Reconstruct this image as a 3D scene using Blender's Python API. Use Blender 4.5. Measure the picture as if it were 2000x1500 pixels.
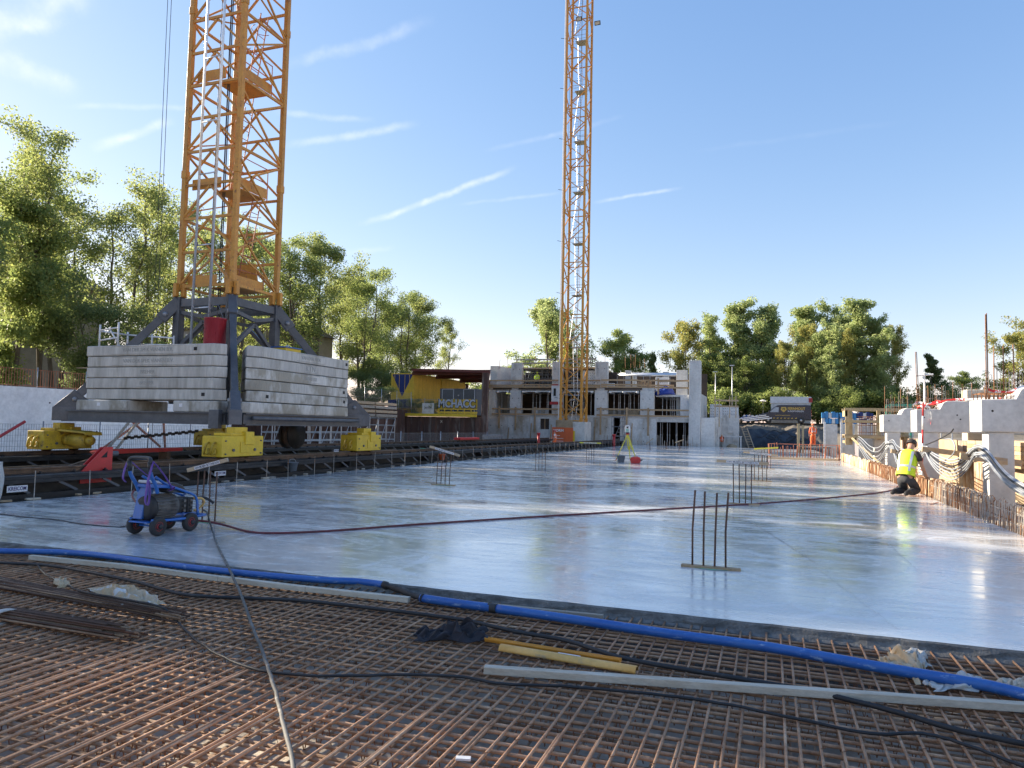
import bpy, bmesh, math, random
import numpy as np
from mathutils import Vector, Matrix, Euler
R = math.radians
scn = bpy.context.scene
for o in list(bpy.data.objects): bpy.data.objects.remove(o)
col = scn.collection

# ---------------------------------------------------------------- camera
F = 1400.0; CH = 1.6
yaw, pitch, roll = R(19.9), math.atan(83 / F), math.atan(.0214)
FW = np.array([-math.sin(yaw) * math.cos(pitch), math.cos(yaw) * math.cos(pitch), math.sin(pitch)])
RT = np.array([math.cos(yaw), math.sin(yaw), 0.0]); UP = np.cross(RT, FW)
R2 = math.cos(roll) * RT + math.sin(roll) * UP
U2 = -math.sin(roll) * RT + math.cos(roll) * UP
CAM = np.array([0, 0, CH])
cd = bpy.data.cameras.new("camera"); cam = bpy.data.objects.new("camera", cd); col.objects.link(cam)
cd.sensor_width = 36; cd.lens = F / 2000 * 36; cd.clip_start = .05; cd.clip_end = 3000
cam.matrix_world = Matrix(((R2[0], U2[0], -FW[0], 0), (R2[1], U2[1], -FW[1], 0), (R2[2], U2[2], -FW[2], CH), (0, 0, 0, 1)))
scn.camera = cam
def ray(x, y): return FW + R2 * (x - 1000) / F + U2 * (750 - y) / F
def PZ(x, y, z=0): d = ray(x, y); return CAM + d * ((z - CH) / d[2])     # site-survey helper: sight line meets a level
def PX(x, y, X): d = ray(x, y); return CAM + d * (X / d[0])              # ... or a wall plane
def PY(x, y, Y): d = ray(x, y); return CAM + d * (Y / d[1])

# ---------------------------------------------------------------- sky, sun, exposure
SUN_EL, SUN_AZ = R(23), R(3)          # sun stands to the left (-X), a little ahead (+Y)
sd = Vector((-math.cos(SUN_EL) * math.cos(SUN_AZ), math.cos(SUN_EL) * math.sin(SUN_AZ), math.sin(SUN_EL)))
w = bpy.data.worlds.new("World"); scn.world = w; w.use_nodes = True
wn, wl = w.node_tree.nodes, w.node_tree.links; wn.clear()
sky = wn.new("ShaderNodeTexSky"); sky.sky_type = 'NISHITA'; sky.sun_disc = False
sky.sun_elevation = SUN_EL; sky.sun_rotation = math.atan2(sd.x, sd.y)
sky.air_density = 1.0; sky.dust_density = .25; sky.ozone_density = 1.6; sky.altitude = 0
bg = wn.new("ShaderNodeBackground"); bg.inputs[1].default_value = .10
wo = wn.new("ShaderNodeOutputWorld"); wl.new(bg.outputs[0], wo.inputs[0])
tcw = wn.new("ShaderNodeTexCoord")
def wnode(t, **k):
    n = wn.new(t)
    for a, b in k.items(): setattr(n, a, b)
    return n
nz = wnode("ShaderNodeTexNoise"); nz.inputs["Scale"].default_value = 9; nz.inputs["Detail"].default_value = 7
nz.inputs["Roughness"].default_value = .65
wl.new(tcw.outputs["Generated"], nz.inputs["Vector"])
nz2 = wnode("ShaderNodeTexNoise"); nz2.inputs["Scale"].default_value = 40; nz2.inputs["Detail"].default_value = 4
wl.new(tcw.outputs["Generated"], nz2.inputs["Vector"])
def math_(op, a, b=None, c=None):
    n = wnode("ShaderNodeMath", operation=op)
    for i, x in enumerate((a, b, c)):
        if x is None: continue
        if isinstance(x, (int, float)): n.inputs[i].default_value = x
        else: wl.new(x, n.inputs[i])
    return n.outputs[0]
def mrange(v, a, b, c, d):
    n = wnode("ShaderNodeMapRange", interpolation_type='SMOOTHSTEP')
    wl.new(v, n.inputs[0])
    for i, x in enumerate((a, b, c, d)): n.inputs[1 + i].default_value = x
    return n.outputs[0]
def dot_(vec):
    n = wnode("ShaderNodeVectorMath", operation='DOT_PRODUCT'); n.inputs[1].default_value = vec
    wl.new(tcw.outputs["Generated"], n.inputs[0]); return n.outputs["Value"]
# condensation trails: arcs on the sky sphere (end directions, half width, strength)
trails = [((690, 446), (1020, 322), .010, .9), ((170, 296), (350, 232), .013, .9), ((540, 284), (830, 236), .012, .55),
          ((520, 220), (740, 232), .009, .5), ((540, 138), (860, 36), .016, .4), ((1150, 397), (1340, 363), .006, .6),
          ((-80, 75), (200, -10), .035, .7), ((-60, 90), (170, 185), .028, .6), ((930, 300), (1230, 225), .008, .25),
          ((640, 500), (780, 482), .01, .3), ((880, 400), (1110, 375), .006, .3), ((100, 208), (420, 212), .008, .35),
          ((1330, 300), (1800, 230), .008, .06), ((-100, 20), (120, 60), .02, .35)]
total = None
for (a, b, hw, s) in trails:
    hw *= .62; A = ray(*a); B = ray(*b); A /= np.linalg.norm(A); B /= np.linalg.norm(B)
    N = np.cross(A, B); N /= np.linalg.norm(N); M_ = (A + B); M_ /= np.linalg.norm(M_); T = np.cross(N, M_)
    half = abs(float(T @ B))
    d = math_('ADD', dot_(tuple(N)), math_('MULTIPLY', math_('SUBTRACT', nz.outputs["Fac"], .5), hw * 3.0))
    m1 = mrange(math_('ABSOLUTE', d), 0, hw, 1, 0)
    m2 = mrange(math_('ABSOLUTE', dot_(tuple(T))), half * .45, half, 1, 0)
    m3 = mrange(dot_(tuple(M_)), .5, .8, 0, 1)
    m = math_('MULTIPLY', math_('MULTIPLY', m1, m2), math_('MULTIPLY', m3, s * .58))
    total = m if total is None else math_('ADD', total, m)
total = math_('MULTIPLY', total, mrange(nz2.outputs["Fac"], .3, .75, .35, 1.0))
total = math_('MINIMUM', total, .85)
sep = wnode("ShaderNodeSeparateColor"); wl.new(sky.outputs[0], sep.inputs[0]); cmb_ = wnode("ShaderNodeCombineColor")   # one film response for the whole dome
for ch, (pw, kk) in enumerate(((1.0, .52), (.76, .625), (.5, 1.0))): wl.new(math_('MULTIPLY', math_('POWER', sep.outputs[ch], pw), kk), cmb_.inputs[ch])
skyc = cmb_.outputs[0]
mx = wnode("ShaderNodeMix", data_type='RGBA'); wl.new(total, mx.inputs[0]); wl.new(skyc, mx.inputs[6])
mx.inputs[7].default_value = (2.6, 2.65, 2.7, 1)
wl.new(mx.outputs[2], bg.inputs[0])

ld = bpy.data.lights.new("sun", 'SUN'); ld.energy = 2.8; ld.angle = R(.53); ld.color = (1.0, .87, .68)
sun = bpy.data.objects.new("sun", ld); col.objects.link(sun)
sun.rotation_euler = sd.to_track_quat('Z', 'Y').to_euler()
vs = scn.view_settings; vs.view_transform = 'Standard'; vs.look = 'None'; vs.gamma = 1; vs.exposure = 2.3
scn.display_settings.display_device = 'sRGB'
scn.cycles.max_bounces = 4; scn.cycles.diffuse_bounces = 3; scn.cycles.glossy_bounces = 3; scn.cycles.transmission_bounces = 3; scn.cycles.transparent_max_bounces = 4; scn.cycles.caustics_reflective = False; scn.cycles.caustics_refractive = False; scn.cycles.use_denoising = True

# ---------------------------------------------------------------- mesh and object helpers
def wloc(o):
    v = Vector((0, 0, 0))
    while o is not None: v += o.location; o = o.parent
    return v
class MB:
    def __init__(s): s.v = []; s.f = []
    def add(s, vs_, fs):
        k = len(s.v); s.v += [tuple(map(float, q)) for q in vs_]; s.f += [[i + k for i in f] for f in fs]; return s
    def box(s, x0, x1, y0, y1, z0, z1):
        return s.add([(x0, y0, z0), (x1, y0, z0), (x1, y1, z0), (x0, y1, z0), (x0, y0, z1), (x1, y0, z1), (x1, y1, z1), (x0, y1, z1)],
                     [(0, 3, 2, 1), (4, 5, 6, 7), (0, 1, 5, 4), (1, 2, 6, 5), (2, 3, 7, 6), (3, 0, 4, 7)])
    def obox(s, c, d, rot=(0, 0, 0)):
        m = Euler(rot).to_matrix(); h = Vector(d) / 2; c = Vector(c)
        p = [c + m @ Vector((a * h.x, b * h.y, e * h.z)) for e in (-1, 1) for a, b in ((-1, -1), (1, -1), (1, 1), (-1, 1))]
        return s.add(p, [(0, 3, 2, 1), (4, 5, 6, 7), (0, 1, 5, 4), (1, 2, 6, 5), (2, 3, 7, 6), (3, 0, 4, 7)])
    def bar(s, p0, p1, wd, ht=None, up=(0, 0, 1)):
        ht = ht or wd; p0, p1 = Vector(p0), Vector(p1); d = (p1 - p0).normalized(); u = Vector(up)
        if abs(d.dot(u)) > .98: u = Vector((0, 1, 0))
        a = d.cross(u).normalized(); b = a.cross(d)
        c = [(a * x * wd / 2 + b * y * ht / 2) for x, y in ((-1, -1), (1, -1), (1, 1), (-1, 1))]
        return s.add([p0 + q for q in c] + [p1 + q for q in c], [(3, 2, 1, 0), (4, 5, 6, 7), (0, 1, 5, 4), (1, 2, 6, 5), (2, 3, 7, 6), (3, 0, 4, 7)])
    def tube(s, pts, r, n=8, caps=True):
        pts = [Vector(p) for p in pts]; rs = r if isinstance(r, (list, tuple)) else [r] * len(pts)
        t0 = (pts[1] - pts[0]).normalized(); u = t0.orthogonal().normalized(); V = []
        for i, p in enumerate(pts):
            t = (pts[min(i + 1, len(pts) - 1)] - pts[max(i - 1, 0)]).normalized()
            u = (u - t * u.dot(t)).normalized(); b = t.cross(u)
            V += [p + (u * math.cos(2 * math.pi * k / n) + b * math.sin(2 * math.pi * k / n)) * rs[i] for k in range(n)]
        fs = [(i * n + k, i * n + (k + 1) % n, (i + 1) * n + (k + 1) % n, (i + 1) * n + k) for i in range(len(pts) - 1) for k in range(n)]
        if caps: fs += [tuple(reversed(range(n))), tuple((len(pts) - 1) * n + k for k in range(n))]
        return s.add(V, fs)
    def cyl(s, p0, p1, r, n=10, r2=None): return s.tube([p0, p1], [r, r if r2 is None else r2], n)
    def prism(s, poly, a, b, plane='xy'):
        f = {'xy': lambda x, y, z: (x, y, z), 'xz': lambda x, y, z: (x, z, y), 'yz': lambda x, y, z: (z, x, y)}[plane]
        n = len(poly); fl = plane == 'xz'
        fs = [tuple(range(n))[::-1], tuple(range(n, 2 * n))] + [(i, (i + 1) % n, n + (i + 1) % n, n + i) for i in range(n)]
        if fl: fs = [t[::-1] for t in fs]
        return s.add([f(x, y, a) for x, y in poly] + [f(x, y, b) for x, y in poly], fs)
    def lathe(s, prof, c=(0, 0, 0), n=16, axis='z'):
        V = []; c = Vector(c)
        for r, z in prof:
            for k in range(n):
                a = 2 * math.pi * k / n; x, y = r * math.cos(a), r * math.sin(a)
                V.append(c + Vector({'z': (x, y, z), 'x': (z, x, y), 'y': (y, z, x)}[axis]))
        m = len(prof)
        fs = [(i * n + k, i * n + (k + 1) % n, (i + 1) * n + (k + 1) % n, (i + 1) * n + k) for i in range(m - 1) for k in range(n)]
        fs += [tuple(reversed(range(n))), tuple((m - 1) * n + k for k in range(n))]
        return s.add(V, fs)
    def jitter(s, a, seed=0):
        rr = random.Random(seed); s.v = [(x + rr.uniform(-a, a), y + rr.uniform(-a, a), z + rr.uniform(-a, a)) for x, y, z in s.v]; return s
    def build(s, name, m, parent=None, smooth=False, bevel=0, label=None):
        me = bpy.data.meshes.new(name); L = wloc(parent)
        me.from_pydata([(x - L.x, y - L.y, z - L.z) for x, y, z in s.v], [], s.f)
        if m: me.materials.append(m)
        if smooth: me.shade_smooth() if hasattr(me, 'shade_smooth') else None
        o = bpy.data.objects.new(name, me); col.objects.link(o); o.parent = parent
        if bevel:
            b = o.modifiers.new("bevel", 'BEVEL'); b.width = bevel; b.segments = 2; b.limit_method = 'ANGLE'; b.angle_limit = R(35)
        if label: o["label"] = label
        return o
def smooth_pts(pts, k=6):                     # Catmull-Rom through the points
    p = [Vector(q) for q in pts]; p = [p[0] * 2 - p[1]] + p + [p[-1] * 2 - p[-2]]; out = []
    for i in range(1, len(p) - 2):
        for j in range(k):
            t = j / k; a, b, c, d = p[i - 1], p[i], p[i + 1], p[i + 2]
            out.append(.5 * ((2 * b) + (c - a) * t + (2 * a - 5 * b + 4 * c - d) * t * t + (3 * b - a - 3 * c + d) * t ** 3))
    return out + [p[-2]]
def tag(o, label, cat, group=None, kind=None):
    if label: o["label"] = label
    if cat: o["category"] = cat
    if group: o["group"] = group
    if kind: o["kind"] = kind
    return o
def thing(name, label, cat, loc=(0, 0, 0), group=None):
    o = bpy.data.objects.new(name, None); col.objects.link(o); o.location = loc; o.empty_display_size = .2
    return tag(o, label, cat, group)
def struct(o): o["kind"] = "structure"; return o
def copy_tree(o, parent=None):
    c = o.copy(); col.objects.link(c); c.parent = parent
    for ch in list(o.children): copy_tree(ch, c)
    return c
def inst(name, mesh, parent, loc, rot=(0, 0, 0), scale=(1, 1, 1), m=None):
    o = bpy.data.objects.new(name, mesh); col.objects.link(o); o.parent = parent
    o.location = Vector(loc) - wloc(parent); o.rotation_euler = rot; o.scale = scale; return o
def text(name, body, size, loc, rot, m, parent=None, ext=.003, align='CENTER', sx=1.0, bold=0):
    c = bpy.data.curves.new(name, 'FONT'); c.body = body; c.size = size; c.extrude = ext; c.align_x = align; c.align_y = 'CENTER'; c.offset = bold
    c.materials.append(m); c.resolution_u = 3
    tmp = bpy.data.objects.new(name, c); me = bpy.data.meshes.new_from_object(tmp); bpy.data.objects.remove(tmp)
    if not me.materials: me.materials.append(m)
    o = bpy.data.objects.new(name, me); col.objects.link(o); o.parent = parent
    o.location = Vector(loc) - wloc(parent); o.rotation_euler = rot; o.scale = (sx, 1, 1); return o
ORD = ["first", "second", "third", "fourth", "fifth", "sixth", "seventh", "eighth", "ninth", "tenth", "eleventh", "twelfth", "thirteenth",
       "fourteenth", "fifteenth", "sixteenth", "seventeenth", "eighteenth", "nineteenth", "twentieth", "twenty-first", "twenty-second", "twenty-third", "twenty-fourth", "twenty-fifth", "twenty-sixth"]
FACE_S, FACE_E = (R(90), 0, 0), (R(90), 0, R(90))      # lettering facing -Y / facing +X
rnd = random.Random(7)

# ---------------------------------------------------------------- materials
def mat(name, c, rough=.6, metal=0, c2=None, s=4, mix=(.42, .62), c3=None, s3=2, mix3=(.6, .66), bump=0, bs=40, stretch=(1, 1, 1),
        stretch3=None, var=.12, spec=.5, coat=0, rvar=.1):
    m = bpy.data.materials.new(name); m.use_nodes = True; N, Lk = m.node_tree.nodes, m.node_tree.links
    b = N["Principled BSDF"]; tc = N.new("ShaderNodeTexCoord"); oi = N.new("ShaderNodeObjectInfo")
    ad = N.new("ShaderNodeVectorMath"); ad.operation = 'MULTIPLY_ADD'; ad.inputs[1].default_value = (1, 1, 1)
    sc = N.new("ShaderNodeMath"); sc.operation = 'MULTIPLY'; sc.inputs[1].default_value = 53; Lk.new(oi.outputs["Random"], sc.inputs[0])
    Lk.new(tc.outputs["Object"], ad.inputs[0]); Lk.new(sc.outputs[0], ad.inputs[2])
    def noise(scale, st, det=6):
        mp = N.new("ShaderNodeMapping"); mp.inputs["Scale"].default_value = st; Lk.new(ad.outputs[0], mp.inputs[0])
        n = N.new("ShaderNodeTexNoise"); n.inputs["Scale"].default_value = scale; n.inputs["Detail"].default_value = det
        n.inputs["Roughness"].default_value = .62; Lk.new(mp.outputs[0], n.inputs["Vector"]); return n.outputs["Fac"]
    def rng(v, a, bb, lo=0, hi=1):
        r = N.new("ShaderNodeMapRange"); Lk.new(v, r.inputs[0])
        for i, x in enumerate((a, bb, lo, hi)): r.inputs[1 + i].default_value = x
        return r.outputs[0]
    def mixc(f, A, B):
        x = N.new("ShaderNodeMix"); x.data_type = 'RGBA'; Lk.new(f, x.inputs[0])
        for i, q in ((6, A), (7, B)):
            if isinstance(q, tuple): x.inputs[i].default_value = (*q, 1)
            else: Lk.new(q, x.inputs[i])
        return x.outputs[2]
    n1 = noise(s, stretch); cc = mixc(rng(n1, *mix), c, c2 or tuple(x * (1 - var) for x in c))
    if c3: cc = mixc(rng(noise(s3, stretch3 or stretch), *mix3), cc, c3)
    hv = N.new("ShaderNodeHueSaturation"); Lk.new(cc, hv.inputs["Color"])
    nf = noise(s * 6, stretch, 4); vv = N.new("ShaderNodeMath"); vv.operation = 'ADD'
    Lk.new(rng(nf, .3, .7, 1 - var, 1 + var), vv.inputs[0]); Lk.new(rng(oi.outputs["Random"], 0, 1, -var * .7, var * .7), vv.inputs[1])
    Lk.new(vv.outputs[0], hv.inputs["Value"]); Lk.new(hv.outputs[0], b.inputs["Base Color"])
    Lk.new(rng(nf, .3, .7, max(.03, rough - rvar), min(1, rough + rvar)), b.inputs["Roughness"])
    b.inputs["Metallic"].default_value = metal; b.inputs["Specular IOR Level"].default_value = spec; b.inputs["Coat Weight"].default_value = coat
    if bump:
        bn = N.new("ShaderNodeBump"); bn.inputs["Strength"].default_value = bump; bn.inputs["Distance"].default_value = .02
        Lk.new(noise(bs, stretch, 5), bn.inputs["Height"]); Lk.new(bn.outputs[0], b.inputs["Normal"])
    return m
MT = {}
MT['conc'] = mat('concrete', (.60, .59, .56), .8, c2=(.52, .51, .48), s=1.2, c3=(.28, .27, .25), s3=.7, mix3=(.55, .7), bump=.25, bs=25, stretch3=(1.5, 1.5, .5))
MT['conc_l'] = mat('concrete_pale', (.66, .655, .625), .8, c2=(.58, .57, .545), s=.9, c3=(.48, .48, .46), s3=.5, mix3=(.52, .7), bump=.2, bs=25, stretch3=(1.5, 1.5, .4))
MT['conc_w'] = mat('concrete_white', (.84, .84, .83), .75, c2=(.78, .78, .78), s=.8, c3=(.62, .62, .62), s3=.35, mix3=(.55, .72), bump=.12, bs=20)
MT['ballast'] = mat('ballast_concrete', (.54, .52, .47), .85, c2=(.43, .41, .37), s=1.6, c3=(.33, .31, .26), s3=1.6, mix3=(.5, .72), bump=.4, bs=30, stretch=(1.6, 1.6, .3), stretch3=(2.2, 2.2, .25))
MT['ballast2'] = mat('ballast_concrete_wet', (.58, .56, .51), .8, c2=(.47, .45, .40), s=1.4, c3=(.33, .30, .24), s3=1.5, mix3=(.47, .58), bump=.4, bs=30, stretch=(1.6, 1.6, .3), stretch3=(.9, .9, .55))
MT['edge'] = mat('fresh_concrete_edge', (.15, .15, .145), .9, c2=(.24, .24, .23), s=7, bump=.9, bs=45)
MT['blind'] = mat('blinding_concrete', (.50, .43, .345), .9, c2=(.60, .53, .43), s=2.2, c3=(.34, .28, .215), s3=1.1, mix3=(.5, .65), bump=.5, bs=30)
MT['earth'] = mat('earth', (.15, .13, .105), .95, c2=(.17, .15, .12), s=1.5, c3=(.07, .06, .05), s3=.8, bump=.9, bs=8)
MT['grassy'] = mat('rough_grass', (.10, .11, .05), .95, c2=(.16, .14, .08), s=.4, c3=(.06, .07, .03), s3=.2, bump=.8, bs=6)
MT['sand'] = mat('sandy_ground', (.20, .175, .14), .95, c2=(.14, .125, .10), s=.6, bump=.8, bs=5)
MT['orange'] = mat('crane_paint', (.58, .28, .05), .5, c2=(.50, .22, .04), s=3, c3=(.20, .075, .03), s3=5, mix3=(.62, .68), var=.15)
MT['orange2'] = mat('crane_paint_clean', (.62, .29, .045), .45, c2=(.56, .25, .035), s=2, var=.1)
MT['redox'] = mat('red_oxide_bar', (.42, .16, .09), .6, c2=(.34, .12, .06), s=3)
MT['dgrey'] = mat('dark_grey_steel', (.075, .08, .09), .45, c2=(.105, .11, .12), s=2.5, c3=(.2, .18, .15), s3=4, mix3=(.68, .74), var=.15)
MT['black'] = mat('black_steel', (.012, .012, .013), .6, c2=(.03, .028, .028), s=3, c3=(.22, .22, .21), s3=38, mix3=(.68, .71), var=.2)
MT['black2'] = mat('black_steel_clean', (.012, .012, .013), .6, c2=(.03, .028, .026), s=3, var=.2)
MT['railst'] = mat('rail_steel', (.09, .065, .05), .45, metal=.5, c2=(.15, .10, .07), s=4, var=.2)
MT['yellow'] = mat('yellow_paint', (.68, .47, .03), .5, c2=(.60, .40, .03), s=3, c3=(.25, .17, .04), s3=6, mix3=(.68, .74), var=.1)
MT['yellowd'] = mat('yellow_paint_grimy', (.50, .34, .025), .55, c2=(.36, .24, .03), s=4, c3=(.10, .07, .03), s3=7, mix3=(.58, .7), var=.2)
MT['red'] = mat('red_paint', (.50, .03, .03), .45, c2=(.42, .03, .03), s=3, c3=(.4, .2, .2), s3=30, mix3=(.7, .74))
MT['redd'] = mat('red_drum_paint', (.30, .02, .03), .35, c2=(.36, .03, .04), s=3, stretch=(3, 3, .4), c3=(.45, .2, .2), s3=6, mix3=(.68, .72))
MT['galv'] = mat('galvanised_steel', (.42, .43, .45), .42, metal=.75, c2=(.55, .56, .58), s=6)
MT['galvd'] = mat('dull_scaffold_steel', (.30, .31, .33), .5, metal=.6, c2=(.22, .22, .23), s=5)
MT['alu'] = mat('aluminium', (.68, .69, .71), .35, metal=.7, c2=(.6, .61, .63), s=6)
MT['white'] = mat('white_paint', (.72, .72, .71), .5, c2=(.62, .62, .61), s=4)
MT['wood'] = mat('timber', (.44, .31, .18), .75, c2=(.36, .24, .13), s=5, stretch=(1, 1, 5), c3=(.22, .15, .09), s3=3, mix3=(.6, .75), var=.2, bump=.2, bs=30)
MT['woodx'] = mat('timber_pale', (.50, .38, .24), .75, c2=(.40, .29, .18), s=3, stretch=(.4, 5, 5), c3=(.30, .27, .23), s3=2, mix3=(.5, .7), var=.15, bump=.2, bs=30)
MT['woodg'] = mat('timber_grey', (.34, .30, .24), .8, c2=(.26, .23, .19), s=3, stretch=(.4, 5, 5), c3=(.42, .41, .38), s3=2, mix3=(.5, .66), var=.2, bump=.3, bs=30)
MT['woodw'] = mat('timber_cement_dusted', (.64, .57, .46), .85, c2=(.54, .46, .35), s=3, stretch=(.6, 5, 5), var=.12, bump=.3, bs=40)
MT['ply'] = mat('plywood', (.42, .32, .20), .7, c2=(.33, .25, .16), s=2, c3=(.25, .18, .1), s3=1.2, mix3=(.58, .7), var=.15)
MT['woody'] = mat('formwork_yellow_timber', (.46, .36, .20), .65, c2=(.39, .30, .16), s=3, stretch=(2, 2, 2), var=.12)
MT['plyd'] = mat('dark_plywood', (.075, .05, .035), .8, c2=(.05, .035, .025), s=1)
MT['rust'] = mat('rust', (.28, .135, .065), .85, c2=(.18, .085, .045), s=5, c3=(.34, .18, .09), s3=3, mix3=(.58, .72), var=.25, bump=.2, bs=60)
MT['rustsheet'] = mat('rusty_sheet', (.36, .22, .12), .85, c2=(.24, .13, .07), s=3, stretch=(1, 3, .6), c3=(.52, .47, .40), s3=2.2, mix3=(.47, .6), stretch3=(1, 4, .5), var=.2)
MT['pile'] = mat('sheet_pile_rust', (.10, .055, .04), .8, c2=(.065, .035, .028), s=1.2, c3=(.24, .20, .17), s3=.8, mix3=(.55, .72), stretch=(1.2, 1.2, .3), stretch3=(1.6, 1.6, .35), var=.2)
MT['canopy'] = mat('red_brown_steel', (.14, .03, .025), .55, c2=(.10, .025, .02), s=1)
MT['cement_bar'] = mat('cement_splashed_bar', (.46, .42, .37), .85, c2=(.36, .30, .24), s=4, c3=(.36, .17, .07), s3=3, mix3=(.52, .62), var=.2)
MT['bluepipe'] = mat('blue_pipe', (.018, .10, .36), .42, c2=(.035, .135, .40), s=3, c3=(.24, .34, .50), s3=9, mix3=(.60, .70), stretch=(1, 3, 3), var=.12)
MT['bluep'] = mat('blue_powder_paint', (.015, .11, .38), .35, c2=(.02, .13, .42), s=3, c3=(.35, .4, .5), s3=14, mix3=(.68, .73), coat=.2)
MT['rubber'] = mat('black_rubber', (.022, .022, .023), .65, c2=(.035, .034, .033), s=6, c3=(.10, .10, .095), s3=8, mix3=(.62, .74), var=.2)
MT['cable'] = mat('black_cable', (.018, .018, .02), .6, c2=(.028, .028, .03), s=3, c3=(.06, .06, .058), s3=6, mix3=(.62, .72), var=.2)
MT['hoseg'] = mat('grey_hose', (.13, .125, .115), .7, c2=(.07, .07, .065), s=4, c3=(.28, .27, .25), s3=9, mix3=(.56, .68), var=.2)
MT['conduit'] = mat('grey_conduit', (.33, .35, .38), .38, c2=(.26, .28, .31), s=3, var=.1)
MT['hoser'] = mat('red_hose', (.16, .028, .032), .5, c2=(.10, .02, .022), s=3, c3=(.3, .09, .09), s3=5, mix3=(.6, .7))
MT['cloth'] = mat('black_cloth', (.018, .017, .021), .9, c2=(.03, .028, .034), s=6, bump=.3, bs=60)
MT['paper'] = mat('torn_paper_sack', (.50, .34, .18), .85, c2=(.55, .44, .30), s=5, c3=(.62, .60, .56), s3=3, mix3=(.56, .6), var=.1)
MT['bag'] = mat('white_woven_bag', (.56, .55, .52), .7, c2=(.46, .44, .40), s=5, bump=.4, bs=30)
MT['hpipe'] = mat('yellow_duct_shell', (.68, .42, .13), .5, c2=(.60, .36, .10), s=4, c3=(.36, .27, .15), s3=6, mix3=(.62, .7))
MT['opipe'] = mat('orange_duct_shell', (.60, .27, .03), .5, c2=(.55, .24, .03), s=4)
MT['purple'] = mat('violet_strap', (.16, .09, .36), .7, c2=(.12, .05, .30), s=9)
MT['plast'] = mat('black_plastic', (.02, .021, .023), .4, c2=(.03, .031, .033), s=5)
MT['motor'] = mat('grey_motor', (.17, .165, .155), .55, metal=.3, c2=(.11, .105, .10), s=5, c3=(.05, .045, .04), s3=5, mix3=(.6, .7))
MT['signw'] = mat('sign_white', (.74, .74, .76), .4, c2=(.66, .66, .68), s=6)
MT['ink'] = mat('navy_ink', (.05, .03, .14), .6)
MT['inkk'] = mat('black_ink', (.03, .035, .04), .6)
MT['engrave'] = mat('cast_letter_shadow', (.34, .335, .31), .9)
MT['dark'] = mat('dark_socket', (.02, .02, .02), .8)
MT['signo'] = mat('orange_board', (.62, .12, .03), .5, c2=(.58, .11, .03), s=3)
MT['ybright'] = mat('yellow_board', (.74, .56, .02), .5, c2=(.68, .50, .02), s=3)
MT['lemon'] = mat('lemon_paint', (.66, .60, .06), .6, c2=(.58, .52, .06), s=4)
MT['navy'] = mat('navy_van_paint', (.010, .014, .032), .3, c2=(.012, .017, .038), s=1, coat=.1)
MT['gold'] = mat('gold_lettering', (.62, .40, .08), .4)
MT['glass'] = mat('dark_glass', (.03, .035, .04), .05, c2=(.025, .03, .035), s=1)
MT['glassp'] = mat('pale_window', (.34, .40, .45), .08, c2=(.30, .36, .41), s=1)
MT['skin'] = mat('skin', (.46, .25, .17), .55)
MT['vest'] = mat('hi_vis_yellow', (.62, .85, .03), .7, c2=(.55, .76, .03), s=9)
MT['vesto'] = mat('hi_vis_orange', (.90, .16, .04), .7, c2=(.80, .13, .03), s=9)
MT['refl'] = mat('reflective_tape', (.60, .62, .64), .35, metal=.4)
MT['trous'] = mat('dark_trousers', (.035, .036, .04), .85, c2=(.055, .056, .06), s=8, bump=.4, bs=30)
MT['trousg'] = mat('grey_trousers', (.30, .30, .29), .85)
MT['boot'] = mat('boot', (.025, .022, .02), .7)
MT['cyan'] = mat('instrument_green', (.30, .52, .42), .45)
MT['cred'] = mat('jerrycan_red', (.55, .03, .03), .4)
MT['bucket'] = mat('grey_bucket', (.14, .15, .16), .5)
MT['cont'] = mat('container_yellow', (.70, .48, .06), .5, c2=(.62, .42, .05), s=1, c3=(.40, .25, .05), s3=2, mix3=(.66, .75))
MT['contb'] = mat('container_blue', (.012, .03, .16), .5)
MT['cabin'] = mat('cabin_grey', (.10, .11, .125), .5)
MT['teal'] = mat('teal_stripe', (.03, .24, .24), .5)
MT['silver'] = mat('graffiti_silver', (.44, .47, .52), .5)
MT['tarp'] = mat('black_tarpaulin', (.012, .012, .014), .35, c2=(.02, .02, .022), s=3, bump=.8, bs=3)
MT['btarp'] = mat('blue_tarpaulin', (.02, .05, .30), .5)
MT['green'] = mat('green_frame', (.03, .32, .20), .5)
MT['sky_blue'] = mat('blue_plastic', (.05, .28, .60), .4)
MT['bark'] = mat('bark', (.13, .105, .08), .9, c2=(.08, .065, .05), s=4, stretch=(3, 3, .6), bump=.6, bs=14)
MT['house'] = mat('house_wall', (.36, .33, .31), .85, c2=(.30, .28, .26), s=2)
MT['roof'] = mat('roof_tile', (.12, .08, .07), .8)

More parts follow.
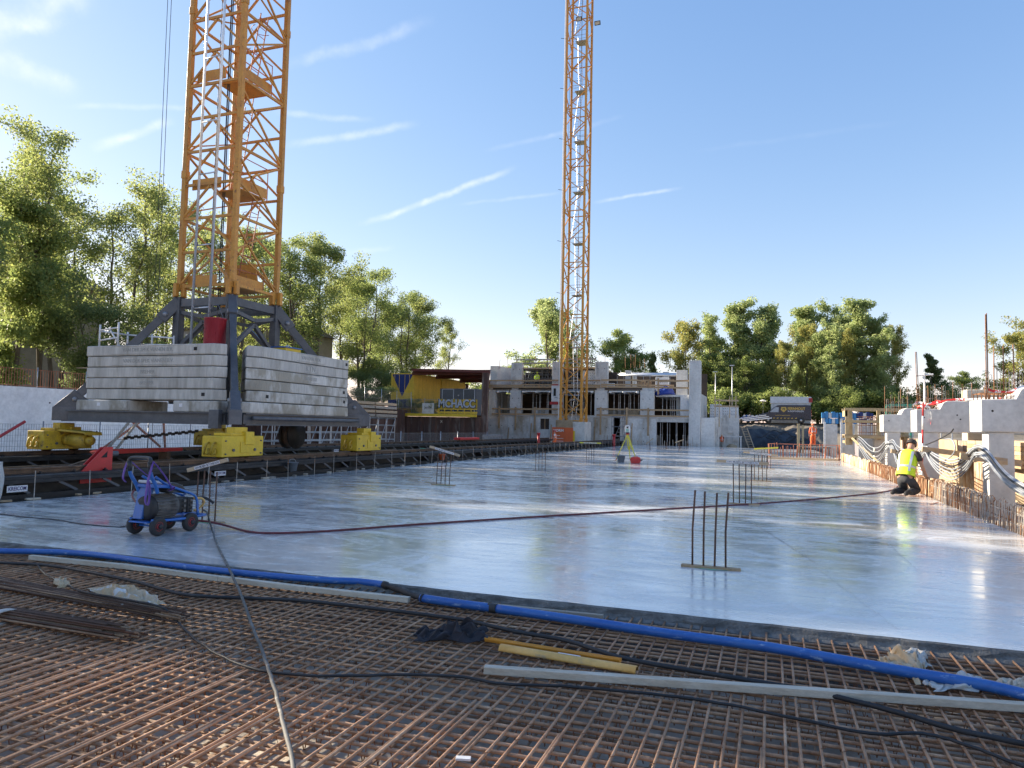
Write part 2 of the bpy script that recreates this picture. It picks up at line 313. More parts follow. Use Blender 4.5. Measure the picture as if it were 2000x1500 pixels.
# fresh power-floated slab: pale trowel sweeps, damp dark sweeps that shine
def slab_mat():
    m = bpy.data.materials.new('power_floated_concrete'); m.use_nodes = True; N, Lk = m.node_tree.nodes, m.node_tree.links
    b = N["Principled BSDF"]; tc = N.new("ShaderNodeTexCoord")
    def noise(scale, st, rot=0, det=6, dist=0, ro=.6):
        mp = N.new("ShaderNodeMapping"); mp.inputs["Scale"].default_value = st; mp.inputs["Rotation"].default_value = (0, 0, rot)
        Lk.new(tc.outputs["Object"], mp.inputs[0]); n = N.new("ShaderNodeTexNoise"); n.inputs["Scale"].default_value = scale
        n.inputs["Detail"].default_value = det; n.inputs["Distortion"].default_value = dist; n.inputs["Roughness"].default_value = ro
        Lk.new(mp.outputs[0], n.inputs["Vector"]); return n.outputs["Fac"]
    def rng(v, a, bb, lo=0, hi=1):
        r = N.new("ShaderNodeMapRange"); Lk.new(v, r.inputs[0])
        for i, x in enumerate((a, bb, lo, hi)): r.inputs[1 + i].default_value = x
        return r.outputs[0]
    def mixc(f, A, B):
        x = N.new("ShaderNodeMix"); x.data_type = 'RGBA'; Lk.new(f, x.inputs[0])
        for i, q in ((6, A), (7, B)):
            if isinstance(q, tuple): x.inputs[i].default_value = (*q, 1)
            else: Lk.new(q, x.inputs[i])
        return x.outputs[2]
    def ma(op, a, c):
        n = N.new("ShaderNodeMath"); n.operation = op
        for i, x in enumerate((a, c)):
            if isinstance(x, (int, float)): n.inputs[i].default_value = x
            else: Lk.new(x, n.inputs[i])
        return n.outputs[0]
    big = noise(.22, (1, 1, 1), 0, 4, .6); sweep = noise(1.3, (.45, 1.7, 1), R(-18), 7, 1.2, .68)
    fine = noise(11, (.35, 1.5, 1), R(-24), 6, .8, .7); scr = noise(26, (.18, 2.6, 1), R(25), 4, .4, .75)
    cc = mixc(rng(sweep, .36, .66), (.58, .58, .575), (.74, .735, .725))
    cc = mixc(rng(big, .42, .60), cc, (.58, .58, .575)); cc = mixc(rng(fine, .56, .70, 0, .75), cc, (.76, .75, .73))
    cc = mixc(rng(scr, .60, .70, 0, .7), cc, (.74, .74, .73)); cc = mixc(rng(fine, .32, .44, .75, 0), cc, (.40, .40, .40))
    # overlapping arcs left by the power float
    arcs = None
    for (vs_, fr, rt) in ((.33, 46, 0), (.27, 60, 1.1)):
        mp = N.new("ShaderNodeMapping"); mp.inputs["Rotation"].default_value = (0, 0, rt); Lk.new(tc.outputs["Object"], mp.inputs[0])
        vo = N.new("ShaderNodeTexVoronoi"); vo.voronoi_dimensions = '2D'; vo.inputs["Scale"].default_value = vs_; Lk.new(mp.outputs[0], vo.inputs["Vector"])
        q = ma('SINE', ma('MULTIPLY', ma('ADD', vo.outputs["Distance"], ma('MULTIPLY', sweep, .05)), fr), 0)
        q = rng(q, .55, 1.0); q = ma('MULTIPLY', q, rng(noise(1.1, (1, 1, 1), rt, 4), .46, .62)); arcs = q if arcs is None else ma('MAXIMUM', arcs, q)
    cc = mixc(ma('MULTIPLY', arcs, .7), cc, (.82, .815, .80))
    Lk.new(cc, b.inputs["Base Color"])
    ro = ma('ADD', rng(sweep, .35, .65, .03, .30), rng(fine, .5, .72, 0, .22)); ro = ma('ADD', ro, rng(big, .4, .65, 0, .08)); ro = ma('ADD', ro, ma('MULTIPLY', arcs, .12))
    Lk.new(ro, b.inputs["Roughness"]); b.inputs["Specular IOR Level"].default_value = .9; b.inputs["Coat Weight"].default_value = .7; b.inputs["Coat Roughness"].default_value = .16; Lk.new(rng(ma("ADD", big, sweep), .8, 1.2, .03, .30), b.inputs["Coat Roughness"])
    bn = N.new("ShaderNodeBump"); bn.inputs["Strength"].default_value = .07; bn.inputs["Distance"].default_value = .02
    Lk.new(ma('ADD', fine, sweep), bn.inputs["Height"]); Lk.new(bn.outputs[0], b.inputs["Normal"])
    return m
MT['slab'] = slab_mat()
MT['rustd'] = mat('dark_rust_bar', (.13, .07, .045), .8, c2=(.08, .045, .03), s=5, c3=(.3, .28, .26), s3=9, mix3=(.66, .72), var=.2)
MT['conc_st'] = mat('stained_shutter_concrete', (.64, .635, .61), .8, c2=(.55, .545, .52), s=.9, c3=(.36, .30, .22), s3=.55, mix3=(.50, .66), bump=.3, bs=20, stretch3=(1.1, 1.1, .5))
# ribbed reinforcing bar: ribs run round the bar (bar lies along its own X)
def rib(name, c, c2, c3, freq=90):
    m = mat(name, c, .75, c2=c2, s=3, c3=c3, s3=2, mix3=(.5, .7), stretch=(1.5, 1, 1), var=.25); N, Lk = m.node_tree.nodes, m.node_tree.links
    tc = N.new("ShaderNodeTexCoord"); wv = N.new("ShaderNodeTexWave"); wv.bands_direction = 'X'; wv.inputs["Scale"].default_value = freq / 2.0
    wv.inputs["Distortion"].default_value = .4; Lk.new(tc.outputs["Object"], wv.inputs["Vector"])
    bn = N.new("ShaderNodeBump"); bn.inputs["Strength"].default_value = .8; bn.inputs["Distance"].default_value = .003
    Lk.new(wv.outputs["Fac"], bn.inputs["Height"]); Lk.new(bn.outputs[0], N["Principled BSDF"].inputs["Normal"]); return m
MT['rebar'] = rib('ribbed_rebar', (.55, .315, .18), (.40, .215, .12), (.66, .44, .28))
MT['rebar_g'] = rib('ribbed_rebar_grey', (.40, .255, .155), (.28, .17, .10), (.50, .36, .25))
def leafmat(name, cols, trans=.45):
    m = bpy.data.materials.new(name); m.use_nodes = True; N, Lk = m.node_tree.nodes, m.node_tree.links; b = N["Principled BSDF"]
    g = N.new("ShaderNodeNewGeometry"); rp = N.new("ShaderNodeValToRGB"); e = rp.color_ramp.elements
    for i, c in enumerate(cols):
        q = e[i] if i < 2 else e.new(1); q.position = i / (len(cols) - 1); q.color = (*c, 1)
    Lk.new(g.outputs["Random Per Island"], rp.inputs[0]); Lk.new(rp.outputs[0], b.inputs["Base Color"])
    b.inputs["Roughness"].default_value = .55; b.inputs["Specular IOR Level"].default_value = .35
    t = N.new("ShaderNodeBsdfTranslucent"); hs = N.new("ShaderNodeHueSaturation"); hs.inputs["Hue"].default_value = .495
    hs.inputs["Value"].default_value = 1.5; Lk.new(rp.outputs[0], hs.inputs["Color"]); Lk.new(hs.outputs[0], t.inputs[0])
    x = N.new("ShaderNodeMixShader"); x.inputs[0].default_value = trans
    Lk.new(b.outputs[0], x.inputs[1]); Lk.new(t.outputs[0], x.inputs[2]); Lk.new(x.outputs[0], N["Material Output"].inputs[0]); return m
MT['leaf_a'] = leafmat('leaf_yellow_green', [(.21, .26, .09), (.27, .31, .105), (.17, .22, .08), (.33, .34, .105)], .6)
MT['leaf_b'] = leafmat('leaf_mid_green', [(.19, .25, .085), (.25, .30, .095), (.15, .205, .07), (.29, .32, .095)], .58)
MT['leaf_c'] = leafmat('leaf_autumn', [(.27, .30, .10), (.36, .30, .08), (.21, .26, .09), (.32, .33, .11)], .55)
MT['leaf_d'] = leafmat('leaf_dark', [(.12, .165, .065), (.16, .205, .08), (.13, .18, .065), (.19, .225, .085)], .5)
MT['leaf_y'] = leafmat('leaf_willow_yellow', [(.34, .34, .08), (.38, .36, .085), (.28, .29, .075), (.36, .36, .09)], .5)
MT['leaf_p'] = leafmat('leaf_poplar', [(.29, .35, .15), (.34, .39, .17), (.23, .30, .12), (.38, .42, .19)], .55)
# ================================================================ setting
g = MB()
def quad(mb, x0, x1, y0, y1, za, zb=None):      # za at y0, zb at y1
    zb = za if zb is None else zb
    mb.add([(x0, y0, za), (x1, y0, za), (x1, y1, zb), (x0, y1, zb)], [(0, 1, 2, 3)])
quad(g, -900, -32.45, -600, 84, 2.9); quad(g, -900, 900, 84, 1200, 2.62); g.add([(-32.45, 60.3, 2.55), (-24.3, 60.3, 2.55), (-30.0, 74.2, 2.55), (-30.0, 84, 2.55), (-32.45, 84, 2.55)], [(0, 1, 2, 3, 4)])
quad(g, -32.45, 7.3, -600, -40, 1.6); quad(g, 7.3, 900, -600, 82, 1.42); quad(g, 7.3, 900, 82, 84, 1.42, 2.62)
struct(g.build('ground', MT['sand']))
f = MB(); quad(f, -32.6, 7.5, -40, 90, -.43); struct(f.build('pit_floor', MT['blind']))
f = MB(); quad(f, -700, -33.4, -300, 83, 2.93); quad(f, -700, -14, 93, 1000, 2.66); quad(f, 9, 700, 93, 1000, 2.66); quad(f, -14, 9, 89, 1000, 2.66)
struct(f.build('verge_grass', MT['grassy']))

# slab with hand-struck front edge
sl = MB(); rr = random.Random(3); xs = np.arange(-13.2, 3.81, .12); front = [(x, 6.47 + rr.uniform(-.012, .012)) for x in xs]
poly = front + [(3.85, 6.47), (3.85, 73.5), (-13.25, 73.5)]
sl.v = [(x, y, 0) for x, y in poly]; sl.f = [list(range(len(poly)))]
slab = struct(sl.build('concrete_slab', MT['slab']))
eg = MB(); n = len(front)                                                   # rough struck face of the pour
for k, (zz, dy) in enumerate(((.0, 0), (-.012, -.012), (-.045, -.018), (-.07, -.03), (-.085, -.075), (-.43, -.10))):
    eg.v += [(x, y + dy + (rr.uniform(-.012, .012) if k > 1 else 0), zz - .002 + (rr.uniform(-.006, .006) if 0 < k < 5 else 0)) for x, y in front]
eg.f = [[k * n + i, k * n + i + 1, (k + 1) * n + i + 1, (k + 1) * n + i][::-1] for k in range(5) for i in range(n - 1)]
eg.build('struck_edge', MT['edge'], slab)
e2 = MB(); e2.box(-13.252, -13.2, 6.5, 73.5, -.43, -.003); e2.box(3.8, 3.852, 6.5, 73.5, -.43, -.003); e2.build('slab_side', MT['edge'], slab)
# laitance strip and slips of timber along the slab's track side
for k in range(70):
    y = 9.6 + k * .7 + rnd.uniform(-.45, .45)
    b = MB().obox((-13.33 + rnd.uniform(-.05, .05), y, .02), (.10, rnd.uniform(.06, .26), .03), (0, 0, rnd.uniform(-.6, .6)))
    b.build('timber_slip', rnd.choice([MT['woodw'], MT['woodg'], MT['woodx']]), slab)
# marks on the slab: saw cut, chalk line, shallow puddles
def strip(name, a, b, wd, m, z=.004):
    a, b = Vector(PZ(*a)), Vector(PZ(*b)); d = (b - a).normalized(); s_ = Vector((-d.y, d.x, 0)) * wd / 2; n = 14; rr = random.Random(int(a.x * 100)); V = []
    for i in range(n + 1): c = a.lerp(b, i / n) + s_ * rr.uniform(-.8, .8); w_ = rr.uniform(.5, 1.2); V += [c + s_ * w_ + Vector((0, 0, z)), c - s_ * w_ + Vector((0, 0, z))]
    MB().add(V, [(2 * i, 2 * i + 1, 2 * i + 3, 2 * i + 2) for i in range(n)]).build(name, m, slab)
strip('cut_line', (1468, 1020), (1592, 1098), .010, MT['blind']); chalk = mat('chalk_dust', (.86, .86, .84), .22, c2=(.7, .7, .69), s=9, spec=.9, coat=.6); strip('chalk_line', (1600, 1112), (1752, 1228), .01, chalk); strip('chalk_line', (1735, 1062), (1790, 1112), .014, chalk)
strip('tape_mark', (1818, 986), (1833, 981), .05, MT['redox']); strip('chalk_line', (1500, 1040), (1620, 1118), .008, chalk)
# thin upright bars along the slab's track edge
bm_ = MB().cyl((0, 0, -.1), (0, 0, .58), .008, 6); bar_me = bm_.build('edge_bar', MT['cement_bar'], slab); y = 9.75
bar_me.location = (-13.05, 9.75, 0); me0 = bar_me.data
y = 10.9
while y < 66:
    o = inst('edge_bar', me0, slab, (-13.05 + rnd.uniform(-.03, .03), y, rnd.uniform(-.06, .04)), (rnd.uniform(-.04, .04), rnd.uniform(-.04, .04), rnd.uniform(0, 3)))
    y += rnd.uniform(.95, 1.35)

# ---------------------------------------------------------------- reinforcement mat in the foreground
mat_t = thing('rebar_mat', 'rusty reinforcement mat of crossed ribbed bars in the foreground', 'rebar mat', (-4, 3, -.43))
def bar_mesh(name, L, r=.0085, n=7):
    mb = MB().cyl((0, 0, 0), (L, 0, 0), r, n); me = bpy.data.meshes.new(name); me.from_pydata(mb.v, [], mb.f)
    me.materials.append(MT['rebar']); me.shade_smooth(); return me
bl = bar_mesh('rebar_long', 7.6); bx_ = bar_mesh('rebar_cross', 17.4, .0105); bs_ = bar_mesh('rebar_lap', 3.4)
x = -13.1; i = 0
while x < 3.8:
    inst('rebar', bl, mat_t, (x + rnd.uniform(-.012, .012), -1.1, -.074 + rnd.uniform(-.004, .004)), (rnd.uniform(0, 6.28), rnd.uniform(-.0006, .0006), R(90) + rnd.uniform(-.002, .002))); x += .102; i += 1
y = -.8; k = 0
while y < 6.38:
    inst('rebar', bx_, mat_t, (-13.4 + rnd.uniform(-.2, .2), y + rnd.uniform(-.012, .012), -.0935), (rnd.uniform(0, 6.28), 0, rnd.uniform(-.002, .002))); y += .105; k += 1
x = -6.2
while x < 2.2:                                  # lap splices lie right beside the long bars near the bottom of the picture
    inst('rebar', bs_, mat_t, (x + .0215 + rnd.uniform(-.004, .004), .55 + rnd.uniform(-.18, .18) + max(0, -x * .05), -.073), (rnd.uniform(0, 6.28), 0, R(90) + rnd.uniform(-.003, .003))); x += .204
low = MB()
for q in np.arange(-13.1, 3.8, .15): low.cyl((q + rnd.uniform(-.02, .02), -1.1, -.345), (q + rnd.uniform(-.02, .02), 6.45, -.345), .0085, 5)
for q in np.arange(-.8, 6.4, .15): low.cyl((-13.2, q, -.362), (3.8, q + rnd.uniform(-.01, .01), -.362), .0085, 5)
for q in np.arange(-.75, 6.4, .21): low.cyl((-13.2, q + rnd.uniform(-.02, .02), -.112), (3.8, q + rnd.uniform(-.03, .03), -.112), .008, 5)
o = low.build('lower_bars', MT['rebar_g'], mat_t); o["kind"] = "stuff"
sp = MB(); rr = random.Random(5)                                            # lattice spacer wires between the two layers
for yy in np.arange(.6, 6.2, .62):
    for xx in np.arange(-12.8, 3.6, .1):
        if rr.random() < .35: continue
        a = (xx, yy + rr.uniform(-.01, .01), -.345); b = (xx + .05, yy, -.1); c = (xx + .1, yy, -.345)
        sp.bar(a, b, .005); sp.bar(b, c, .005)
o = sp.build('spacer_wires', MT['rust'], mat_t); o["kind"] = "stuff"
tw = MB()
for _ in range(2600):                                                       # twisted tie wires
    xx = -13 + .102 * rr.randrange(164); yy = -.8 + .105 * rr.randrange(68)
    if math.hypot(xx, yy) > 9: continue
    z = -.075; a = (xx, yy, z); b = (xx + rr.uniform(-.03, .03), yy + rr.uniform(-.03, .03), z - rr.uniform(.02, .07))
    tw.bar(a, b, .0022); tw.bar((xx - .012, yy - .012, z + .011), (xx + .012, yy + .012, z + .011), .003)
o = tw.build('tie_wires', MT['rust'], mat_t); o["kind"] = "stuff"

ZT = -.062      # top of the mat
# formwork plank strip along the pour, left half
ps = [PZ(60, 1084, -.02), PZ(240, 1101, -.02), PZ(430, 1125, -.02), PZ(600, 1145, -.02), PZ(800, 1168, -.03)]
for k in range(4):
    a, b = ps[k], ps[k + 1]
    pl = MB().bar((a[0], a[1], -.045), (b[0] - .004, b[1], -.047), .06, .05)
    tag(pl.build('formwork_lath', MT['woodw'], bevel=.003), ["pale formwork lath beside the blue pipe at the left edge of the photo", "pale formwork lath beside the blue pipe, second from the left",
        "pale formwork lath beside the blue pipe where the grey hose crosses", "pale formwork lath ending at the black taped pipe joint"][k], 'lath', 'laths along the pour edge')
a, b = PZ(835, 1166, -.02), PZ(1178, 1200, -.02)
tag(MB().bar((a[0], a[1], -.05), (b[0], b[1], -.05), .045, .055).build('formwork_plank', MT['woodg'], bevel=.003), 'grey cement-stained plank lying between blue pipe and slab edge', 'plank')
a, b = PZ(946, 1302, -.02), PZ(2130, 1384, -.02)
tag(MB().bar((a[0], a[1], ZT + .0245), (b[0], b[1], ZT + .0245), .062, .048).build('timber_batten', MT['woodw'], bevel=.004), 'long pale timber batten lying across the rebar mat, front right', 'batten')

# blue pipe with taped joints
bp = thing('blue_pipe', 'long blue plastic pipe lying along the edge of the fresh slab', 'pipe', tuple(PZ(960, 1187, -.02)))
def path(pxs, z, k=6, dz=None):
    return smooth_pts([Vector(PZ(x, y, z if dz is None else dz[i])) for i, (x, y) in enumerate(pxs)], k)
MB().tube(path([(-90, 1072), (0, 1076), (60, 1077), (130, 1079), (200, 1085), (330, 1103), (480, 1120), (620, 1132), (700, 1136), (756, 1143)], -.018), .034, 12).build('pipe_section', MT['bluepipe'], bp, True)
MB().tube(path([(822, 1168), (890, 1178), (958, 1187)], -.02), .038, 12).build('pipe_section', MT['bluepipe'], bp, True)
MB().tube(path([(965, 1188), (1100, 1207), (1300, 1237), (1500, 1264), (1700, 1300), (1850, 1326), (1945, 1343), (2080, 1378)], -.02), .038, 12).build('pipe_section', MT['bluepipe'], bp, True)
j = MB(); pp = path([(750, 1142), (775, 1150), (800, 1160), (828, 1169)], -.018, 5); rr = random.Random(2)
j.tube(pp, [.03 + rr.uniform(-.008, .01) for _ in pp], 10); 
j.jitter(.003, 4).build('taped_joint', MT['rubber'], bp, True); MB().tube(path([(953, 1186), (962, 1187.5), (971, 1189)], -.02, 3), .0405, 12).build('taped_joint', MT['rubber'], bp, True)

def hose(name, label, cat, pxs, z, r, m, n=8, dz=None, k=6, wob=0):
    p = path(pxs, z, k, dz)
    if wob:
        rr = random.Random(len(pxs)); p = [q + Vector((rr.uniform(-wob, wob), rr.uniform(-wob, wob), 0)) for q in p]
    return tag(MB().tube(p, r, n).build(name, m, None, True), label, cat)
hose('power_cable', 'thick black cable crossing the rebar mat below the blue pipe', 'cable',
     [(-60, 1095), (0, 1099), (90, 1104), (160, 1115), (260, 1135), (360, 1161), (480, 1168), (600, 1174), (760, 1192), (900, 1210), (1000, 1232), (1110, 1252), (1220, 1286), (1400, 1318), (1560, 1345), (1640, 1362), (1760, 1393), (1880, 1428), (2080, 1468)],
     ZT + .017, .017, MT['cable'], wob=.004)
hose('thin_cable', 'thin black cable snaking from rebar bundles to bottom right corner', 'cable',
     [(72, 1102), (90, 1122), (130, 1142), (160, 1155), (230, 1168), (312, 1185), (345, 1215), (400, 1262), (480, 1302), (560, 1316), (640, 1320), (800, 1318), (900, 1322), (985, 1336), (1100, 1340), (1250, 1353), (1400, 1372), (1560, 1405), (1700, 1432), (1800, 1433), (1880, 1452), (1980, 1490), (2080, 1530)],
     ZT + .010, .0095, MT['cable'], dz=[ZT + .01] * 3 + [.03, .04, .035] + [ZT + .01] * 17, wob=.006)
hose('grey_hose', 'mud-grey hose running from the blue pump towards the camera', 'hose',
     [(398, 996), (405, 1003), (413, 1030), (425, 1065), (445, 1105), (470, 1160), (490, 1215), (515, 1280), (535, 1340), (555, 1420), (572, 1490), (585, 1600)],
     .013, .0125, MT['hoseg'], dz=[.28, .24, .02, .014, .014, ZT + .05, ZT + .015, ZT + .014, ZT + .014, ZT + .014, ZT + .014, ZT + .014], wob=.003)
hose('pump_lead', 'black power lead trailing to the pump from the left edge', 'cable',
     [(-80, 998), (0, 1004), (40, 1009), (110, 1015), (150, 1022), (200, 1027), (238, 1029), (252, 1022), (262, 1008)], .008, .008, MT['cable'], dz=[.008] * 7 + [.03, .12])
hose('red_hose', 'dark red high-pressure hose running from the pump to the kneeling worker', 'hose',
     [(262, 957), (258, 968), (270, 985), (300, 1003), (345, 1014), (400, 1018), (440, 1026), (480, 1037), (530, 1041), (640, 1037), (800, 1025), (1000, 1012), (1200, 1000), (1350, 991), (1500, 982), (1620, 972), (1700, 964), (1742, 957), (1755, 948), (1762, 938)],
     .015, .0155, MT['hoser'], dz=[.44, .36, .28, .2, .15, .10, .05, .017] + [.016] * 9 + [.02, .10, .22], k=5)

# split duct shells
def shell(name, a, b, r, m, label, rot, t=.005):
    a, b = Vector(a), Vector(b); d = (b - a).normalized(); u = Vector((0, 0, 1)); s_ = d.cross(u).normalized(); mb = MB(); V = []
    for p in (a, (a * 2 + b) / 3, (a + b * 2) / 3, b):
        for rad in (r, r - t):
            V += [p + s_ * (math.cos(rot + math.pi * k / 10) * rad) + u * (math.sin(rot + math.pi * k / 10) * rad) for k in range(11)]
    fs = []
    for i in range(3):
        o = i * 22
        for k in range(10): fs += [(o + k, o + k + 1, o + 23 + k, o + 22 + k), (o + 11 + k + 1, o + 11 + k, o + 33 + k, o + 34 + k)]
        fs += [(o, o + 22, o + 33, o + 11), (o + 10, o + 21, o + 43, o + 32)]
    for o in (0, 66): fs += [(o + k, o + 11 + k, o + 12 + k, o + k + 1) for k in range(10)]
    return tag(mb.add(V, fs).build(name, m, None, True), label, 'duct shell', 'split duct shells')
a, b = PZ(978, 1262, -.03), PZ(1244, 1306, -.03)
ds = shell('duct_shell', (a[0], a[1], ZT + .008), (b[0], b[1], ZT + .008), .042, MT['hpipe'], 'yellow half-round duct shell with white sticker lying on the rebar', 0)
d = (b - a); am = a + d * .52; ang = math.atan2(d[1], d[0])
st_ = MB(); st_.obox((am[0], am[1], ZT + .044), (.17, .03, .002), (R(32), 0, ang)); sk = st_.build('sticker', MT['signw'], ds)
text('lettering', 'HUREN DEPOT', .022, (am[0], am[1] - .0, ZT + .0455), (R(32), 0, ang + math.pi), MT['inkk'], ds, .0004, bold=.0006)
a, b = PZ(950, 1246, -.03), PZ(1212, 1288, -.03)
shell('duct_shell', (a[0], a[1], ZT + .038), (b[0], b[1], ZT + .038), .036, MT['opipe'], 'orange duct shell lying open beside the yellow one', math.pi * 1.05)

# crumpled cloth and torn sacks
def crumple(name, pxs, z0, h, m, label, cat, seed, nu=26, nv=10, fold=5):
    nu, nv = int(nu * 2.4), int(nv * 2.4); rr = random.Random(seed); A = [Vector(PZ(x, y, z0)) for x, y in pxs]      # corners: far-left, far-right, near-right, near-left
    ph = [rr.uniform(0, 6.28) for _ in range(8)]; mb = MB()
    for jx in range(nv + 1):
        for ix in range(nu + 1):
            u, v = ix / nu, jx / nv; p = A[0].lerp(A[1], u).lerp(A[3].lerp(A[2], u), v)
            e = (math.sin(math.pi * u) ** .4) * (math.sin(math.pi * v) ** .55)
            q = .45 + .3 * math.sin(fold * 2 * u + 3 * v + ph[0]) + .22 * math.sin(fold * 5.3 * u - 6 * v + ph[1]) + .16 * math.sin(fold * 9 * u * (1 + .3 * v) + 9 * v + ph[2]) + .12 * math.sin(21 * v + 11 * u + ph[3])
            q += .06 * math.sin(37 * u + 8 * math.sin(7 * v + ph[6]) + ph[7]) + .05 * math.sin(33 * v + 9 * math.sin(6 * u + ph[2]))
            mb.v.append((p.x + .02 * math.sin(9 * v + ph[4]) + .012 * math.sin(31 * u + 17 * v), p.y + .02 * math.sin(13 * u + ph[5]) + .012 * math.sin(29 * v + 11 * u), z0 + .004 + h * e * max(.03, q)))
    W = nu + 1; mb.f = [[j * W + i, j * W + i + 1, (j + 1) * W + i + 1, (j + 1) * W + i][::-1] for j in range(nv) for i in range(nu)]
    o = mb.build(name, m, None, True); so = o.modifiers.new('thick', 'SOLIDIFY'); so.thickness = .004
    ss = o.modifiers.new('sub', 'SUBSURF'); ss.levels = ss.render_levels = 1
    return tag(o, label, cat)
crumple('black_cloth', [(815, 1232), (945, 1230), (962, 1255), (808, 1252)], ZT, .13, MT['cloth'], 'crumpled black cloth bundle lying on the rebar beside duct shells', 'cloth', 4, 40, 14, 4)
crumple('torn_sack', [(165, 1150), (250, 1142), (322, 1180), (250, 1192)], ZT, .08, MT['paper'], 'torn tan paper sack lying behind the rebar bundle', 'sack', 9, 30, 12)
crumple('torn_sack', [(104, 1135), (122, 1131), (135, 1146), (110, 1150)], ZT, .07, MT['paper'], 'small scrap of brown paper sack beside thin cable', 'sack', 12, 12, 6)
crumple('torn_sack', [(1706, 1290), (1750, 1270), (1815, 1300), (1800, 1342)], ZT, .11, MT['paper'], 'torn paper sack crumpled under the blue pipe on the right', 'sack', 14, 26, 12)
crumple('torn_sack', [(1760, 1285), (1800, 1272), (1815, 1302), (1772, 1306)], ZT, .10, MT['bag'], 'white torn sack scrap behind the blue pipe', 'sack', 17, 14, 8)
crumple('torn_sack', [(1800, 1330), (1900, 1318), (1985, 1352), (1830, 1350)], ZT, .07, MT['bag'], 'pale torn sack lying between blue pipe and timber batten', 'sack', 21, 26, 10)
crumple('torn_sack', [(1930, 1345), (2040, 1325), (2060, 1360), (1960, 1360)], ZT, .12, MT['woodw'], 'buff sack wrapped over the blue pipe at right edge', 'sack', 23, 20, 8)
a = PZ(905, 1482, ZT)
tag(MB().obox((a[0], a[1], ZT + .002), (.075, .035, .012), (0, 0, .3)).build('plastic_spacer', MT['white'], bevel=.002), 'small white plastic block on the rebar near bottom edge', 'spacer')

# two bundles of loose bars
def bundle(p0, p1, rows, r, label, seed, fan=.0):
    rr = random.Random(seed); a, b = Vector(p0), Vector(p1); d = (b - a).normalized(); s_ = Vector((-d.y, d.x, 0)); L = (b - a).length
    t = thing('rebar_bundle', label, 'rebar bundle', tuple(a), 'bundles of loose bars'); me = bar_mesh('loose_bar', L + .15, r, 7); me.materials.clear(); me.materials.append(MT['rebar_g']); me2 = me.copy(); me2.materials.clear(); me2.materials.append(MT['rustd'])
    for row, nb in enumerate(rows):
        for i in range(nb):
            off = (i - (nb - 1) / 2) * r * 2.7 + rr.uniform(-.006, .006)
            p = a + s_ * off + Vector((0, 0, r + row * r * 1.8 + rr.uniform(0, .008))) + d * rr.uniform(-.2, .2)
            inst('loose_bar', me if rr.random() < .5 else me2, t, p, (rr.uniform(0, 6), -rr.uniform(0, .004), math.atan2(d.y, d.x) + rr.uniform(-.008, .008) - fan * off))
    return t
a = PZ(-260, 1092, ZT); b = PZ(310, 1206, ZT)
bundle((a[0], a[1], ZT), (b[0], b[1], ZT), (21, 20, 17, 13), .008, 'larger bundle of straight grey-brown bars with ends by the torn sack', 1, .22)
a = PZ(-200, 1172, ZT); b = PZ(205, 1240, ZT)
bb = bundle((a[0], a[1], ZT), (b[0], b[1], ZT), (12, 11, 10, 8, 5), .0085, 'smaller bundle of straight bars in a white sling at the left edge', 2, .1)
c = Vector(PZ(6, 1207, ZT + .03)); d = (Vector((b[0], b[1], 0)) - Vector((a[0], a[1], 0))).normalized(); s_ = Vector((-d.y, d.x, 0)); sg = MB(); V = []
for e in (-.035, .035):
    V += [Vector((c.x, c.y, ZT + .035)) + d * e + s_ * math.cos(q) * .145 + Vector((0, 0, math.sin(q) * .055 + .005)) for q in np.linspace(0, 2 * math.pi, 25)[:-1]]
sg.add(V, [(i, (i + 1) % 24, 24 + (i + 1) % 24, 24 + i) for i in range(24)]); o = sg.build('sling', MT['bag'], bb, True)
o.modifiers.new('thick', 'SOLIDIFY').thickness = .01
# ================================================================ starter-bar clusters standing out of the slab
green_m = mat('green_marking_spray', (.18, .62, .34), .6, c2=(.30, .45, .40), s=9, mix=(.45, .55))
def cluster(x, y, label, h=.66, board=None, lean=(0, 0), seed=0, splay=.012, blabel=None, plate=True, spray=True, n=4, sp=.125, tilt=0, bm_='woodx', txt='VAN MUIJEN BETONBOUW', bl=.62, brot=0):
    rr = random.Random(seed); t = thing('starter_bars', label, 'starter bars', (x, y, 0), 'starter bar clusters')
    for i in range(n):
        xo = (i - (n - 1) / 2) * sp
        MB().tube([(x + xo, y, -.05), (x + xo + lean[0] * .5 + splay * rr.uniform(-.5, .5), y + lean[1] * .5, h * .5), (x + xo + lean[0] + splay * rr.uniform(-1, 1), y + lean[1], h + rr.uniform(-.015, .015))], .0115, 8).build('rebar', MT['rustd'], t, True)
    if plate:
        MB().obox((x + .02, y, .012), (n * sp + .17, .09, .03)).build('base_timber', MT['wood'], t, bevel=.004)
    if spray:
        q = MB(); P_ = []; 
        for k in range(22):
            a = 2 * math.pi * k / 22; rad = 1 + rr.uniform(-.25, .3); P_.append((x + .03 + math.cos(a) * .30 * rad, y + .02 + math.sin(a) * .12 * rad, .004))
        q.v = P_; q.f = [list(range(22))]; q.build('spray_mark', green_m, t)
    if board:
        L = bl; c = Vector((x + lean[0], y + lean[1] , h + .035 + abs(math.sin(tilt)) * n * sp * .42)); rot = (0, tilt, brot)
        o = thing('marking_board', blabel, 'board', tuple(c), 'boards laid on the starter bars')
        MB().obox(c, (L, .055, .06), rot).build('batten', MT[bm_], o, bevel=.004)
        if txt:
            mm = Euler(rot).to_matrix(); 
            MB().obox(c + mm @ Vector((0, -.029, 0)), (L * .62, .004, .048), rot).build('label_strip', MT['signw'], o)
            text('lettering', txt, .052, c + mm @ Vector((0, -.0325, -.002)), (Euler(rot).to_matrix() @ Euler(FACE_S).to_matrix()).to_euler(), MT['inkk'], o, .0006, sx=L * .62 / .66 , bold=.0006)
    return t
